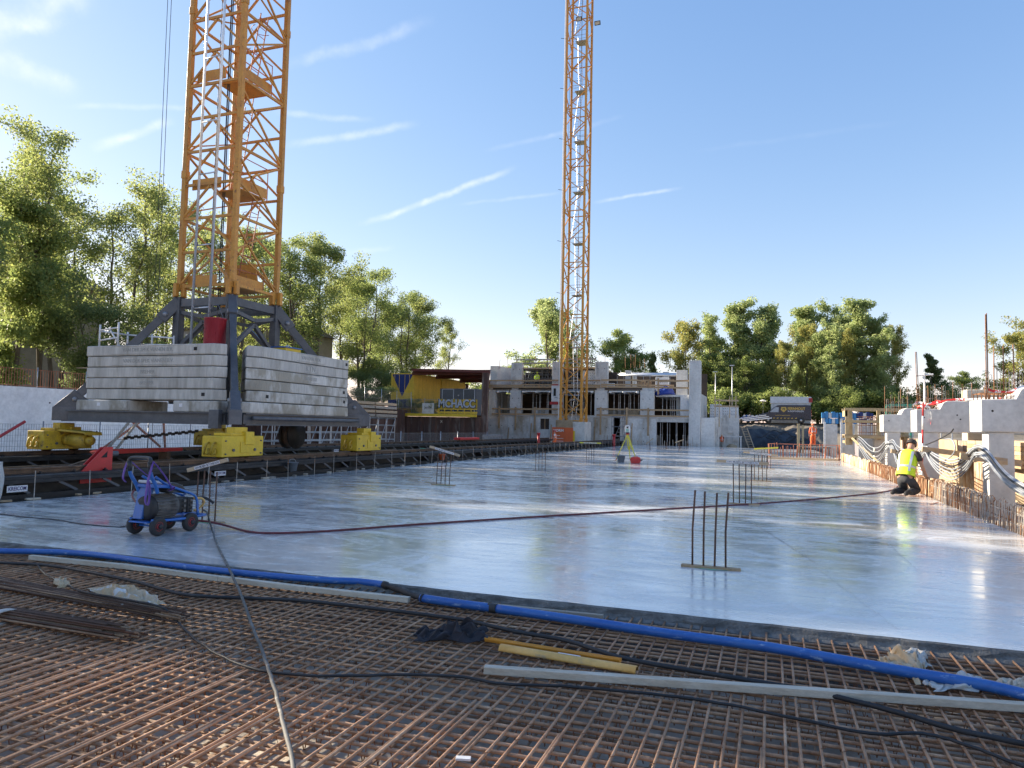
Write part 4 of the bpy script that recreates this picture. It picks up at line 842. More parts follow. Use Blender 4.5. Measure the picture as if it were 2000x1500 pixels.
# ballast slabs
def ballast(poly, z0, h, label, m, words=None, side='S', wx=.5, size=.16, frame=True, sock=()):
    x0, y0 = poly[0]; t = thing('ballast_slab', label, 'ballast slab', (x0, y0, z0), 'stacked crane ballast slabs')
    MB().prism(poly, z0, z0 + h - .018, 'xy').build('block', m, t, bevel=.03)
    (ax, ay), (bx, by) = poly[0], poly[1]; zc = z0 + h / 2
    if words:
        L = .115 * size / .16 * len(words) + .1; c = (ax + (bx - ax) * wx, ay + (by - ay) * wx); rot = FACE_S if side == 'S' else FACE_E
        ox, oy = (0, -.004) if side == 'S' else (.004, 0)
        text('cast_lettering', words, size, (c[0] + ox * .5, c[1] + oy * .5, zc), rot, MT['engrave'], t, .004, bold=.001)
        if frame:
            fr = MB(); dx, dy = (1, 0) if side == 'S' else (0, 1)
            for zz in (-.12, .12):
                fr.bar((c[0] + ox * .5 - dx * L / 2, c[1] + oy * .5 - dy * L / 2, zc + zz), (c[0] + ox * .5 + dx * L / 2, c[1] + oy * .5 + dy * L / 2, zc + zz), .012, .012)
            fr.build('cast_frame', MT['engrave'], t)
    for wx2 in sock:
        c = (ax + (bx - ax) * wx2, ay + (by - ay) * wx2); (MB().box(c[0] - .06, c[0] + .06, c[1] - .006, c[1] + .05, zc - .05, zc + .05) if side == 'S' else MB().box(c[0] - .05, c[0] + .006, c[1] - .06, c[1] + .06, zc - .05, zc + .05)).build('lifting_socket', MT['dark'], t)
    return t
def PL(o=0, l=0): return [(-20.02 + l, 16.42 + o), (-15.12 + o, 16.42 + o), (-14.86 + o, 16.70 + o), (-15.9, 17.85), (-19.0, 17.85), (-20.25 + l, 16.66 + o)]
def PR(o=0): return [(-14.22 + o, 17.42), (-14.22 + o, 22.05 - o), (-14.44, 22.33), (-15.75, 21.1), (-15.75, 18.35), (-14.50 + o, 17.06)]
hL = .333; zL = 2.17; w5 = ['bottom', 'second', 'middle', 'fourth', 'top']
for k in range(5):
    lab = '%s concrete ballast slab of the left crane stack' % w5[k]
    ballast(PL([.02, 0, .015, .005, -.01][k], [.02, 0, -.02, .01, -.03][k]), zL + k * hL, hL, lab, MT['ballast'], [None, 'BREHER', 'BREHER', 'VAN DER SPEK VIANEN B.V.', 'VAN DER SPEK VIANEN B.V.'][k], 'S', .5, .16, sock=[(.93,), (), (), (), (.87,)][k])
for k in range(5):
    lab = '%s concrete ballast slab of the right crane stack' % w5[k]
    ballast(PR([.06, .0, .015, .0, .02][k]), zL + k * hL, hL, lab, MT['ballast2'] if k < 3 else MT['ballast'], [None, None, 'LIEBHERR', 'KTN', 'VAN DER SPEK'][k], 'E', .52, [.16, .16, .17, .26, .16][k], sock=[(.05, .95), (.95,), (), (), (.97,)][k])
zb = 1.822; hb = 2.165 - zb
ballast([(-20.25, 16.30), (-18.2, 16.30), (-18.2, 17.9), (-20.35, 17.9)], zb, hb, 'short concrete ballast plinth under the left end of the left stack', MT['ballast2'], sock=())
ballast([(-16.4, 16.30), (-14.75, 16.30), (-14.75, 17.1), (-16.4, 17.9)], zb, hb, 'short concrete ballast plinth under the right end of the left stack', MT['ballast2'])
ballast([(-14.15, 16.95), (-14.15, 22.0), (-14.35, 22.3), (-15.75, 22.0), (-15.75, 17.3), (-14.35, 16.75)], zb, hb, 'long stained concrete ballast plinth under the right stack', MT['ballast2'], side='E')
tag(MB().box(-20.7, -19.2, 16.60, 16.85, zL + 3 * hL - .017, zL + 3 * hL - .001).build('packing_board', MT['woodx']), 'thin timber packing board sticking out of the left ballast stack', 'board')
for (x, y, n_) in ((-19.3, 16.294, 0), (-16.1, 16.294, 1)):
    tag(MB().box(x - .06, x + .06, y - .004, y + .002, zb + .14, zb + .24).build('paper_tag', MT['signw']), 'small white tag on the %s ballast plinth' % ('left', 'right')[n_], 'tag')
# things on top of the ballast
ZTOP = zL + 5 * hL
dr = thing('red_drum', 'dark red steel drum standing on the left ballast stack', 'drum', (-16.04, 17.45, ZTOP))
MB().lathe([(.31, 0), (.32, .02), (.32, .84), (.335, .85), (.335, .88), (.30, .88), (.30, .84)], (-16.04, 17.45, ZTOP), 24).build('shell', MT['redd'], dr, True)
hk = MB()
for a in (0, 2.1, 4.2): hk.tube([(-16.04 + .3 * math.cos(a), 17.45 + .3 * math.sin(a), ZTOP + .86), (-16.04 + .08 * math.cos(a), 17.45 + .08 * math.sin(a), ZTOP + 1.3)], .012, 6)
hk.tube([(-16.12, 17.45, ZTOP + 1.3), (-15.95, 17.45, ZTOP + 1.3)], .02, 6); hk.build('lifting_bridle', MT['dgrey'], dr)
cb = thing('control_box', 'yellow junction box with blue lid on the right ballast stack', 'box', (-14.9, 19.6, ZTOP))
MB().box(-15.3, -14.75, 19.2, 20.0, ZTOP, ZTOP + .16).build('case', MT['yellow'], cb, bevel=.015); MB().box(-15.33, -14.72, 19.17, 20.03, ZTOP + .162, ZTOP + .2).build('lid', MT['bluep'], cb, bevel=.01)
MB().tube([(-15.0, 19.55, ZTOP + .2), (-15.0, 19.55, ZTOP + .27), (-15.0, 19.7, ZTOP + .27), (-15.0, 19.7, ZTOP + .2)], .015, 6).build('lifting_eye', MT['galv'], cb)
wr = thing('guard_rail', 'white tubular guard rail on the left ballast stack', 'guard rail', (-20, 17.4, ZTOP))
def rl(a, b, r=.026, nm='tube'): MB().cyl(a, b, r, 8).build(nm, MT['white'], wr, True)
P0, P1, P2, P3 = (-19.95, 16.75), (-18.95, 16.55), (-19.9, 17.75), (-17.9, 17.7)
for (x, y), h in ((P0, .7), (P1, .72), (P2, .6), (P3, .42), ((-18.8, 17.7), .5)): rl((x, y, ZTOP), (x, y, ZTOP + h), .03, 'post')
rl((*P0, ZTOP + .52), (*P1, ZTOP + .56)); rl((*P0, ZTOP + .2), (*P1, ZTOP + .25)); rl((*P2, ZTOP + .5), (*P3, ZTOP + .35)); rl((*P2, ZTOP + .2), (*P3, ZTOP + .12)); rl((*P0, ZTOP + .5), (*P2, ZTOP + .5)); rl((-19.4, 16.65, ZTOP + .5), (-19.0, 16.65, ZTOP + .02))
# cable chain and reel under the crane
rlh = thing('cable_reel', 'dark cable reel hanging under the near crane beside the bogie', 'reel', (-16, 21, .6))
MB().cyl((-16.1, 21.3, 1.15), (-15.8, 21.3, 1.15), .44, 26).build('drum', MT['railst'], rlh, True); MB().cyl((-16.16, 21.3, 1.15), (-16.11, 21.3, 1.15), .5, 26).build('flange', MT['black2'], rlh, True); MB().cyl((-15.79, 21.3, 1.15), (-15.74, 21.3, 1.15), .5, 26).build('flange', MT['black2'], rlh, True)
ch = MB()
for k in range(22): ch.obox((-19.6 + k * .09, 17.6 + k * .05, .95 + .012 * k + .03 * (k % 2)), (.11, .05, .09), (0, -.1, .5))
tag(ch.build('cable_chain', MT['black2'], None), 'black articulated cable chain hanging under the crane', 'cable chain')
# hoist ropes hanging from the jibs above the picture
for k, (x, y, lab) in enumerate(((-21.6, 20.4, 'left rope of the pair beside the near crane'), (-21.47, 20.45, 'right rope of the pair beside the near crane'))):
    tag(MB().cyl((x, y, -.43), (x - .14, y - .12, 30), .011, 5).build('hoist_rope', MT['cable']), 'thin steel hoist rope, ' + lab, 'rope', 'hoist ropes')
# ================================================================ left side: retaining wall, fences, shoring
rw = thing('retaining_wall', 'pale concrete retaining wall along the left side of the pit', 'wall', (-32.4, 10, -.43))
yy = -12.0; k = 0
while yy < 36:
    L = 5.4; MB().box(-32.42, -32.0 + .004 * (k % 2), yy + .006, min(60.2, yy + L) - .006, -.43, 2.93).build('wall_panel', MT['conc_w'], rw); k += 1
    h = MB()
    for a in (1.2, 4.0):
        for z in (.9, 2.25): h.cyl((-32.0, yy + a, z), (-31.985, yy + a, z), .04, 8)
    h.build('tie_hole', MT['dark'], rw)
    yy += L
def mesh_fence(a, b, z0, h, m, label, grp, step=.12, post=2.3, rows=(.0, .5, 1.0), r=.006, pm=None, name='mesh_fence', foot=False):
    a, b = Vector(a), Vector(b); L = (b - a).length; d = (b - a).normalized(); t = thing(name, label, 'fence', (a.x, a.y, z0), grp); n = max(1, round(L / post)); Z_ = lambda p, z: (p.x, p.y, z)
    for i in range(n + 1): MB().cyl(Z_(a + d * L * i / n, z0), Z_(a + d * L * i / n, z0 + h + .1), .025, 8).build('post', pm or m, t, True)
    for i in range(n):
        mb = MB(); p0, p1 = a + d * (L * i / n + .03), a + d * (L * (i + 1) / n - .03); l = (p1 - p0).length
        for f_ in rows: mb.bar(Z_(p0, z0 + .06 + (h - .08) * f_), Z_(p1, z0 + .06 + (h - .08) * f_), r * 2.4)
        for q in range(1, int(l / step)): p = p0 + d * q * step; mb.bar(Z_(p, z0 + .06), Z_(p, z0 + h - .02), r * 2)
        mb.build('mesh_panel', m, t)
    return t
mesh_fence((-32.2, -4, 0), (-32.2, 34, 0), 2.93, .85, MT['redox'], 'rusty bar fence on top of the retaining wall', 'fences', .13, 2.6, (0, 1.0), .009, MT['galv'])
mesh_fence((-26.5, 10, 0), (-26.5, 30, 0), -.43, 1.75, MT['galvd'], 'dark wire mesh fence at the foot of the retaining wall', 'fences', .1, 2.5, (0, .12, .25, .38, .5, .62, .75, .88, 1), .004)
mesh_fence((-23.6, 34, 0), (-23.2, 58, 0), -.43, 1.45, MT['galv'], 'galvanised mesh fence behind the crane track in front of the sheet piles', 'fences', .14, 2.9, (0, .5, 1), .004)
mesh_fence((-31.5, 46, 0), (-31.5, 59.5, 0), 3.0, 1.5, MT['galv'], 'galvanised mesh fence on the bank above the shoring tower', 'fences', .14, 2.9, (0, .5, 1), .004)
# red raking braces against the wall
for k, (a, b) in enumerate([((-26.0, 16.0, -.4), (-26.0, 18.9, 1.4)), ((-27, 22.0, -.4), (-27, 26.2, 2.2)), ((-27, 26.2, .3), (-27, 23.5, 2.2)), ((-27, 26.5, .2), (-27, 26.2, 2.4))]):
    tag(MB().cyl(a, b, .055, 8).build('raking_brace', MT['redox'] if k else MT['red'], None, True), ['red raking brace leaning left of the crane bogie', 'long rusty red brace under the crane leaning right', 'short rusty red brace crossing the long one', 'steep rusty red brace under the crane'][k], 'brace', 'raking braces')
ld2 = thing('ladder', 'grey ladder leaning between the raking braces under the crane', 'ladder', (-26.6, 22, -.43))
for s_ in (0, .45): MB().bar((-26.6, 22.4 + s_, -.43), (-26.6, 24.6 + s_, 2.1), .06, .1).build('stile', MT['woodg'], ld2)
for k in range(8): f_ = (k + .5) / 8; MB().bar((-26.6, 22.4 + 2.2 * f_, -.43 + 2.53 * f_), (-26.6, 22.85 + 2.2 * f_, -.43 + 2.53 * f_), .04, .03).build('rung', MT['woodg'], ld2)
# shoring towers with stacked formwork beams
def shoring(x0, x1, y0, y1, z0, z1, nx, ny, lifts, m, label, grp, name='shoring_tower', r=.03):
    t = thing(name, label, 'scaffold', ((x0 + x1) / 2, y0, z0), grp); X = np.linspace(x0, x1, nx); Y = np.linspace(y0, y1, ny); Zs = np.linspace(z0 + .25, z1 - .1, lifts)
    for x in X:
        for y in Y: MB().cyl((x, y, z0), (x, y, z1), r, 6).build('standard', m, t)
    for z in Zs:
        for y in Y: MB().cyl((x0, y, z), (x1, y, z), r * .8, 6).build('ledger', m, t)
        for x in X: MB().cyl((x, y0, z + .05), (x, y1, z + .05), r * .8, 6).build('ledger', m, t)
    for i in range(nx - 1): MB().cyl((X[i], y0 - .04, Zs[0]), (X[i + 1], y0 - .04, Zs[-1]), r * .7, 6).build('diagonal', m, t)
    for i in range(ny - 1): MB().cyl((x1 + .04, Y[i], Zs[0]), (x1 + .04, Y[i + 1], Zs[-1]), r * .7, 6).build('diagonal', m, t)
    return t
shoring(-29.6, -28, 36.5, 50.3, -.43, 2.1, 3, 12, 5, MT['galv'], 'galvanised shoring tower with timber decks beside the sheet piles', 'shoring')
for k, (z, mm) in enumerate(((2.12, 'woodg'), (2.42, 'woodx'), (2.74, 'woodg'), (3.02, 'woodx'))):
    for q in range(4):
        tag(MB().box(-29.8 + .1 * q, -27.85 - .02 * k, 37 + q * 3.4, 40.2 + q * 3.4, z, z + .2).build('deck_beam_stack', MT[mm], bevel=.01), '%s layer of timber formwork on the shoring tower, %s bay from the left' % (['lowest', 'second', 'third', 'top'][k], ORD[q]), 'formwork', 'timber layers on the shoring tower')
# sheet pile wall with yellow waling beam
def sheetpile(t, x0, y0, x1, y1, z0, z1, m, pitch=.6, dep=.28):
    a, b = Vector((x0, y0, 0)), Vector((x1, y1, 0)); d = (b - a).normalized(); nrm = Vector((d.y, -d.x, 0)); n = round((b - a).length / pitch); pw = (b - a).length / n; sm = MB()
    pr = [(0, 0), (.08, 0), (.16, 1), (.42, 1), (.50, 0), (.58, 0)]
    for i in range(n):
        V = []; s_ = 1 if i % 2 else 0
        for z in (z0, z1): V += [a + d * (i * pw + u / .58 * pw * 1.01) + nrm * (w_ * dep * (1 if s_ else .0) ) + Vector((0, 0, z)) for u, w_ in pr]
        MB().add(V, [(k, k + 1, 7 + k, 6 + k) for k in range(5)]).build('sheet_pile', m, t)
sp_ = thing('sheet_pile_wall', 'rusty brown steel sheet pile wall left of the concrete building', 'wall', (-29, 60, -.43))
sheetpile(sp_, -33.2, 60, -24.5, 60, -.43, 2.35, MT['pile'], .72, .3)
sheetpile(sp_, -24.5, 60.02, -30.2, 73.9, -.43, 2.5, MT['pile'], .72, .25)
sp2 = thing('sheet_pile_wall', 'dark rusty sheet pile wall behind the shoring tower', 'wall', (-32.3, 45, -.43)); sheetpile(sp2, -32.2, 60.2, -32.2, 36.6, -.43, 2.95, MT['pile'], .72, -.25)
tag(MB().box(-33.0, -24.9, 59.45, 59.68, 2.36, 2.62).build('waling_beam', MT['yellow'], bevel=.01), 'long yellow steel beam on top of the sheet pile wall', 'beam')
# containers under the canopy
def container(x0, y0, L, z0, label, tri):
    W, H_ = 2.44, 2.5; t = thing('shipping_container', label, 'container', (x0, y0, z0), 'yellow containers'); x1 = x0 + W
    MB().box(x0 + .05, x1 - .05, y0 + .05, y0 + L - .05, z0 + .12, z0 + H_ - .06).build('body', MT['cont'], t)
    fr = MB()
    for x in (x0, x1 - .12):
        for y in (y0, y0 + L - .12): fr.box(x, x + .12, y, y + .12, z0, z0 + H_)
        for z in (z0, z0 + H_ - .12): fr.box(x + .002, x + .118, y0 + .12, y0 + L - .12, z + .001, z + .119)
    for y in (y0, y0 + L - .12):
        for z in (z0, z0 + H_ - .12): fr.box(x0 + .12, x1 - .12, y + .002, y + .118, z + .001, z + .119)
    fr.build('frame', MT['cont'], t)
    n = int((L - .3) / .28)
    rbm = MB().prism([(0, 0), (.06, .035), (.18, .035), (.24, 0)], z0 + .13, z0 + H_ - .13); rbm.v = [(x1 - .05 + b_, y0 + .15 + a_, z) for a_, b_, z in rbm.v]; me = None
    for i in range(n):
        if me is None: o = rbm.build('side_rib', MT['cont'], t); me = o.data
        else: o = bpy.data.objects.new('side_rib', me); col.objects.link(o); o.parent = t; o.location = (0, i * .28, 0)
    for k, xx in enumerate((x0 + .14, x0 + W / 2 + .02)):
        d_ = MB().box(xx, xx + W / 2 - .18, y0 + .01, y0 + .049, z0 + .14, z0 + H_ - .14).build('door', MT['cont'], t)
        for q in (.25, .75): MB().cyl((xx + 1.0 * q, y0 - .02, z0 + .16), (xx + 1.0 * q, y0 - .02, z0 + H_ - .16), .02, 6).build('locking_bar', MT['cont'], d_)
    if tri:
        MB().prism([(x0 + .1, z0 + H_ - .10), (x1 - .1, z0 + H_ - .10), ((x0 + x1) / 2, z0 + .25)], y0 + .001, y0 + .008, 'xz').build('painted_triangle', MT['contb'], t)
container(-34.6, 61.2, 6.1, 4.0, 'yellow shipping container with a blue triangle on its end doors', True)
container(-34.62, 67.5, 6.1, 4.0, 'yellow shipping container behind the one with the blue triangle', False)
tag(MB().box(-34.6, -32.2, 61.25, 73.6, 2.56, 3.98).build('container_base', MT['cont'], bevel=.02), 'low yellow base container under the two yellow containers', 'container')
tag(MB().prism([(-34.7, 3.2), (-32.3, 3.2), (-32.7, 3.98), (-34.7, 3.9)], 60.9, 61.24, 'xz').build('tarpaulin', MT['contb']), 'dark blue tarpaulin under the container with the blue triangle', 'tarpaulin')
cn = thing('canopy', 'red-brown steel canopy roof over the yellow containers', 'canopy', (-28, 61, 2.55))
MB().prism([(-31.9, 6.62), (-24.0, 6.42), (-24.0, 6.66), (-31.9, 6.86)], 60.2, 60.5, 'xz').build('fascia_beam', MT['canopy'], cn); MB().prism([(-32.0, 60.51), (-24.0, 60.51), (-30.3, 76), (-32.0, 84)], 6.64, 6.72).build('roof_sheet', MT['canopy'], cn)
for y, xr in ((60.9, -24.3), (66, -26.4), (72, -28.8)): MB().box(-32.2, xr, y, y + .25, 6.30, 6.638).build('roof_beam', MT['canopy'], cn)
for y in (60.25,): MB().box(-24.6, -24.05, y - .3, y + .1, -.43, 6.41).build('column', MT['pile'], cn, bevel=.02)
MB().box(-32.35, -32.1, 74, 74.3, 2.55, 6.3).build('column', MT['pile'], cn)
cbn = thing('site_cabin', 'dark grey site cabin with pale door frames behind graffiti', 'cabin', (-27, 62, 2.56))
MB().box(-29.5, -25.75, 61.5, 63.0, 2.56, 5.05).build('body', MT['cabin'], cbn, bevel=.02)
for x0, x1 in ((-29.2, -28.1), (-27.0, -25.95)):
    d_ = MB().box(x0, x1, 61.44, 61.495, 2.7, 4.95).build('door', MT['cabin'], cbn); e = MB()
    e.box(x0 - .06, x0, 61.42, 61.497, 2.7, 4.98); e.box(x1, x1 + .06, 61.42, 61.497, 2.7, 4.98); e.box(x0, x1, 61.42, 61.46, 4.96, 5.01); e.build('door_frame', MT['silver'], d_)
MB().box(-28.0, -27.1, 61.46, 61.498, 3.55, 3.85).build('stripe', MT['teal'], cbn); MB().cyl((-27.55, 61.4, 4.4), (-27.55, 61.5, 4.4), .07, 10).build('lamp', MT['galv'], cbn)
# graffiti hoarding
gh = thing('graffiti_hoarding', 'board fence with silver graffiti letters on the sheet pile wall', 'hoarding', (-27, 60, 2.35))
for k in range(6):
    MB().box(-28.9 + k * .66, -28.26 + k * .66, 59.86, 59.9, 3.12, 4.0 - .04 * (k % 2)).build('board', MT['yellowd'], gh); x_ = -28.9 + k * .66
    fr = MB(); fr.box(x_, x_ + .07, 59.85, 59.91, 2.63, 3.11); fr.box(x_ + .071, x_ + .64, 59.86, 59.9, 3.02, 3.1); fr.box(x_ + .071, x_ + .64, 59.86, 59.9, 2.66, 2.86); fr.build('yellow_frame', MT['cont'], gh)
text('graffiti_lettering', 'MCHACC', 1.0, (-27.0, 59.84, 3.55), FACE_S, MT['silver'], gh, .02, sx=.86, bold=.035)
text('graffiti_outline', 'MCHACC', 1.0, (-27.0, 59.848, 3.53), FACE_S, MT['inkk'], gh, .01, sx=.87, bold=.075)
bl_ = thing('graffiti_board', 'pale scribbled board left of the silver graffiti', 'board', (-29.9, 60, 2.62)); MB().box(-30.5, -29.3, 59.87, 59.91, 2.63, 3.6).build('board', MT['bag'], bl_)
text('graffiti_lettering', 'Jeroe', .36, (-29.9, 59.86, 3.2), FACE_S, MT['inkk'], bl_, .003); mesh_fence((-33, 59.9, 0), (-28.9, 59.9, 0), 2.62, 1.35, MT['galv'], 'galvanised railing with weeds above the yellow beam', 'fences', .13, 1.4, (0, 1), .008)
text('chalk_mark', 'X', .35, (-28.4, 59.66, 1.9), FACE_S, MT['woodw'], sp_, .002)

# ================================================================ concrete building under construction
BY = 74.0
bd = thing('concrete_building', 'raw concrete building under construction at the far end', 'building', (-18, BY, -.43))
def P(name, x0, x1, y0, y1, z0, z1, m='conc', par=None, bv=0): return MB().box(x0, x1, y0, y1, z0, z1).build(name, MT[m], par or bd, bevel=bv)
edges = [-29.6, -27.2, -24.6, -23.46]
for a, b in zip(edges, edges[1:]): P('wall_panel', a + .008, b - .008, BY, BY + .35, -.43, 2.74, 'conc_st')
P('wall_panel', -23.45, -22.47, BY, BY + .35, -.43, 1.38, 'conc_l'); P('wall_panel', -23.45, -22.47, BY, BY + .35, 2.52, 2.74, 'conc_l')
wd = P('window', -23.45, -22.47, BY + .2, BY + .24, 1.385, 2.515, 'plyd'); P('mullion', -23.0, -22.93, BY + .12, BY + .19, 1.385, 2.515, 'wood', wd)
xs_ = [-22.46, -20.2, -17.6, -15.45]
for a, b in zip(xs_, xs_[1:]): P('wall_panel', a + .008, b - .008, BY + .01, BY + .36, -.43, 2.74, 'conc_st')
xs_ = [-14.75, -12.9, -11.0]
for a, b in zip(xs_, xs_[1:]): P('wall_panel', a + .008, b - .008, BY - .02, BY + .33, -.43, 2.74, 'conc_st')
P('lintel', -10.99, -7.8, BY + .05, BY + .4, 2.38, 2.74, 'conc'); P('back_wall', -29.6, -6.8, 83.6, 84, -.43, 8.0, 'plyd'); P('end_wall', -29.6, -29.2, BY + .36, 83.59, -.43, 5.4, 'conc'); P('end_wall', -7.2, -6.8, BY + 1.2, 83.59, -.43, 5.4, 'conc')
P('floor_slab', -29.5, -6.9, BY + .05, 83.58, 2.75, 2.95, 'conc'); P('floor_slab', -29.55, -11.3, BY + .12, 83.57, 5.62, 5.85, 'conc')
for a, b in ((-29.5, -28.75), (-27.0, -25.76), (-22.2, -21.04), (-17.5, -16.15), (-12.7, -11.3)):
    P('pier', a, b, BY + .04, BY + .7, 2.96, 5.61, 'conc_l', bv=.015)
for a, b, z in ((-26.96, -25.71, 8.63), (-22.26, -21.11, 8.69), (-17.53, -16.19, 8.64)): P('pier', a, b, BY + .15, BY + .8, 5.86, z, 'conc', bv=.015)
for a, b, y, z0, z in ((-15.24, -14.72, 79, 5.86, 8.1), (-14.6, -14.25, 80, 5.86, 7.9), (-11.26, -10.64, 80, 5.86, 8.0), (-9.29, -8.18, 76, 2.96, 7.85)): P('pier', a, b, y, y + .6, z0, z, 'conc_l', bv=.015)
P('tall_pier', -7.78, -6.66, BY - .1, BY + 1.1, -.43, 8.64, 'conc_l', bv=.015)
wl3 = MB(); wl3.add([(-29.5, BY + .3, 5.86), (-28.6, BY + .2, 5.86), (-27.2, BY + 4.5, 5.86), (-28.0, BY + 4.6, 5.86), (-29.5, BY + .3, 8.3), (-28.6, BY + .2, 8.3), (-27.2, BY + 4.5, 8.15), (-28.0, BY + 4.6, 8.15)], [(0, 3, 2, 1), (4, 5, 6, 7), (0, 1, 5, 4), (1, 2, 6, 5), (2, 3, 7, 6), (3, 0, 4, 7)]); wl3.build('stair_wall', MT['conc_l'], bd)
P('side_wall', -8.7, -7.8, BY + .6, BY + .9, 3.0, 5.2, 'white'); P('deck_slab', -11.2, -7.8, BY + .7, 83.5, 5.0, 5.2, 'conc')
P('retaining_panel', -6.64, -5.3, BY + .4, BY + .8, -.43, 2.9, 'conc_l'); P('retaining_panel', -5.28, -3.2, BY + 6.2, BY + 6.6, -.43, 3.3, 'conc'); P('retaining_panel', -5.3, -5.0, BY + .81, BY + 6.19, -.43, 3.0, 'conc')
for k in range(3): P('block', -4.9 + k * .55, -4.38 + k * .55, BY + 6.1, BY + 6.19, .6 + .8 * (k % 2), 1.35 + .8 * (k % 2), 'conc_l')
for a, b in ((-28.7, -27.05), (-25.7, -22.25), (-21.0, -17.55), (-16.1, -12.75)):
    P('edge_formwork', a - .3, b + .25, BY - .06, BY + .03, 5.66, 5.86, 'plyd'); P('formwork_beam', a + .1, b - .1, BY + .1, BY + .2, 5.42, 5.55, 'white')
    for q in np.linspace(a + .25, b - .25, 2 if b - a < 2 else 3):
        MB().cyl((q, BY - .25, 5.40), (q, BY + 2.5, 5.40), .10, 8).build('formwork_girder', MT['white'], bd, True)
for a, b in ((-25.65, -22.3), (-21.0, -17.6)):
    P('deck_edge', a - .5, b + .5, BY + .5, BY + 6, 7.95, 8.12, 'woodx'); P('deck_rail', a - .6, b - .2, BY + .4, BY + .46, 8.5, 8.66, 'woodg'); P('deck_rail', a - .9, b + .1, BY + .48, BY + .54, 8.9, 9.05, 'woodg')
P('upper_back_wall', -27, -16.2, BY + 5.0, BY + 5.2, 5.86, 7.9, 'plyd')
for k, (a, b) in enumerate(((-25.6, -22.35), (-20.95, -17.6))): shoring(a, b, BY + 1.0, BY + 3.4, 5.86, 7.94, 6, 3, 5, MT['galvd'], 'dense shoring scaffold on the upper floor, %s bay' % ('left', 'right')[k], 'upper floor shoring', 'shoring_scaffold', .035)
# clutter: tie holes, cover boards, loose bars along the wall foot
th = MB(); rr = random.Random(6)
for xx in np.arange(-29.2, -11.2, 1.3):
    for z in (.35, 1.7): th.cyl((xx, BY - .03, z), (xx, BY + .02, z), .045, 6)
for a in (-26.7, -26.0, -21.9, -21.4, -17.2, -16.5, -12.4, -11.7):
    for z in (3.5, 4.7, 6.4, 7.9): th.cyl((a, BY - .02 if z < 5.6 else BY + .13, z), (a, BY + .06 if z < 5.6 else BY + .17, z), .045, 6)
th.build('tie_hole', MT['dark'], bd)
for k in range(34):
    xx = -16.5 + k * .29 + rr.uniform(-.1, .1); MB().cyl((xx, BY - .5 + rr.uniform(-.2, .2), -.43), (xx + rr.uniform(-.06, .06), BY - .45, .25 + rr.uniform(0, .9)), .03, 5).build('starter_bar', MT['cement_bar'], bd)
for k in range(22):
    xx = rr.uniform(-29, -12); MB().cyl((xx, BY + rr.uniform(.3, .8), 8.0), (xx, BY + .6, 8.9 + rr.uniform(0, .6)), .025, 5).build('starter_bar', MT['rust'], bd) if rr.random() < .8 else None
for k in range(12):
    xx = rr.uniform(-28, -13); z = rr.choice((2.96, 5.87)); MB().obox((xx, BY + rr.uniform(1.0, 4), z + .35), (rr.uniform(.6, 1.6), .5, rr.uniform(.3, .7)), (0, 0, rr.uniform(-.4, .4))).build('stacked_formwork', MT[rr.choice(['ply', 'woodg', 'conc', 'white'])], bd)
for (xx, z0, z1) in ((-24.55, -.4, 2.0), (-20.15, -.4, 2.3), (-22.3, -.4, 1.9), (-27.15, -.4, 1.5), (-13.6, -.4, 2.2), (-17.5, -.4, 2.5)): MB().bar((xx, BY - .08, z0), (xx + .12, BY - .04, z1), .10, .06).build('waler_board', MT['wood'], bd)
# steel props in the openings
pm = MB(); pm.cyl((0, 0, 0), (0, 0, 1.3), .04, 7); pm.cyl((0, 0, 1.3), (0, 0, 2.4), .028, 7); pm.box(-.07, .07, -.07, .07, 0, .01); pm.cyl((0, 0, 1.26), (0, 0, 1.34), .06, 7); pme = bpy.data.meshes.new('steel_prop'); pme.from_pydata(pm.v, [], pm.f); pme.materials.append(MT['galv'])
for bay, (a, b, nn) in enumerate(((-28.7, -27.1, 4), (-25.6, -22.3, 8), (-20.95, -17.6, 8), (-16.0, -12.8, 9), (-10.8, -8.8, 6))):
    for q in range(nn):
        o = inst('steel_prop', pme, None, (a + (b - a) * (q + .5) / nn + rnd.uniform(-.12, .12), BY + rnd.uniform(.9, 3.5), 2.951)); o.scale = (1, 1, 1.09 if bay < 4 else .85)
        tag(o, 'grey steel prop on the first floor, %s bay from the left, %s prop in it' % (ORD[bay], ORD[q]), 'prop', 'steel props, %s bay' % ORD[bay])
for q in range(8):
    o = inst('steel_prop', pme, None, (-10.7 + (q % 4) * .8 + rnd.uniform(-.1, .1), BY + .6 + (q // 4) * 1.6, -.429)); o.scale = (1, 1, 1.16)
    tag(o, 'pale steel prop in the dark ground floor opening, %s row, %s from left' % (('front', 'rear')[q // 4], ORD[q % 4]), 'prop', 'steel props in the ground floor opening')
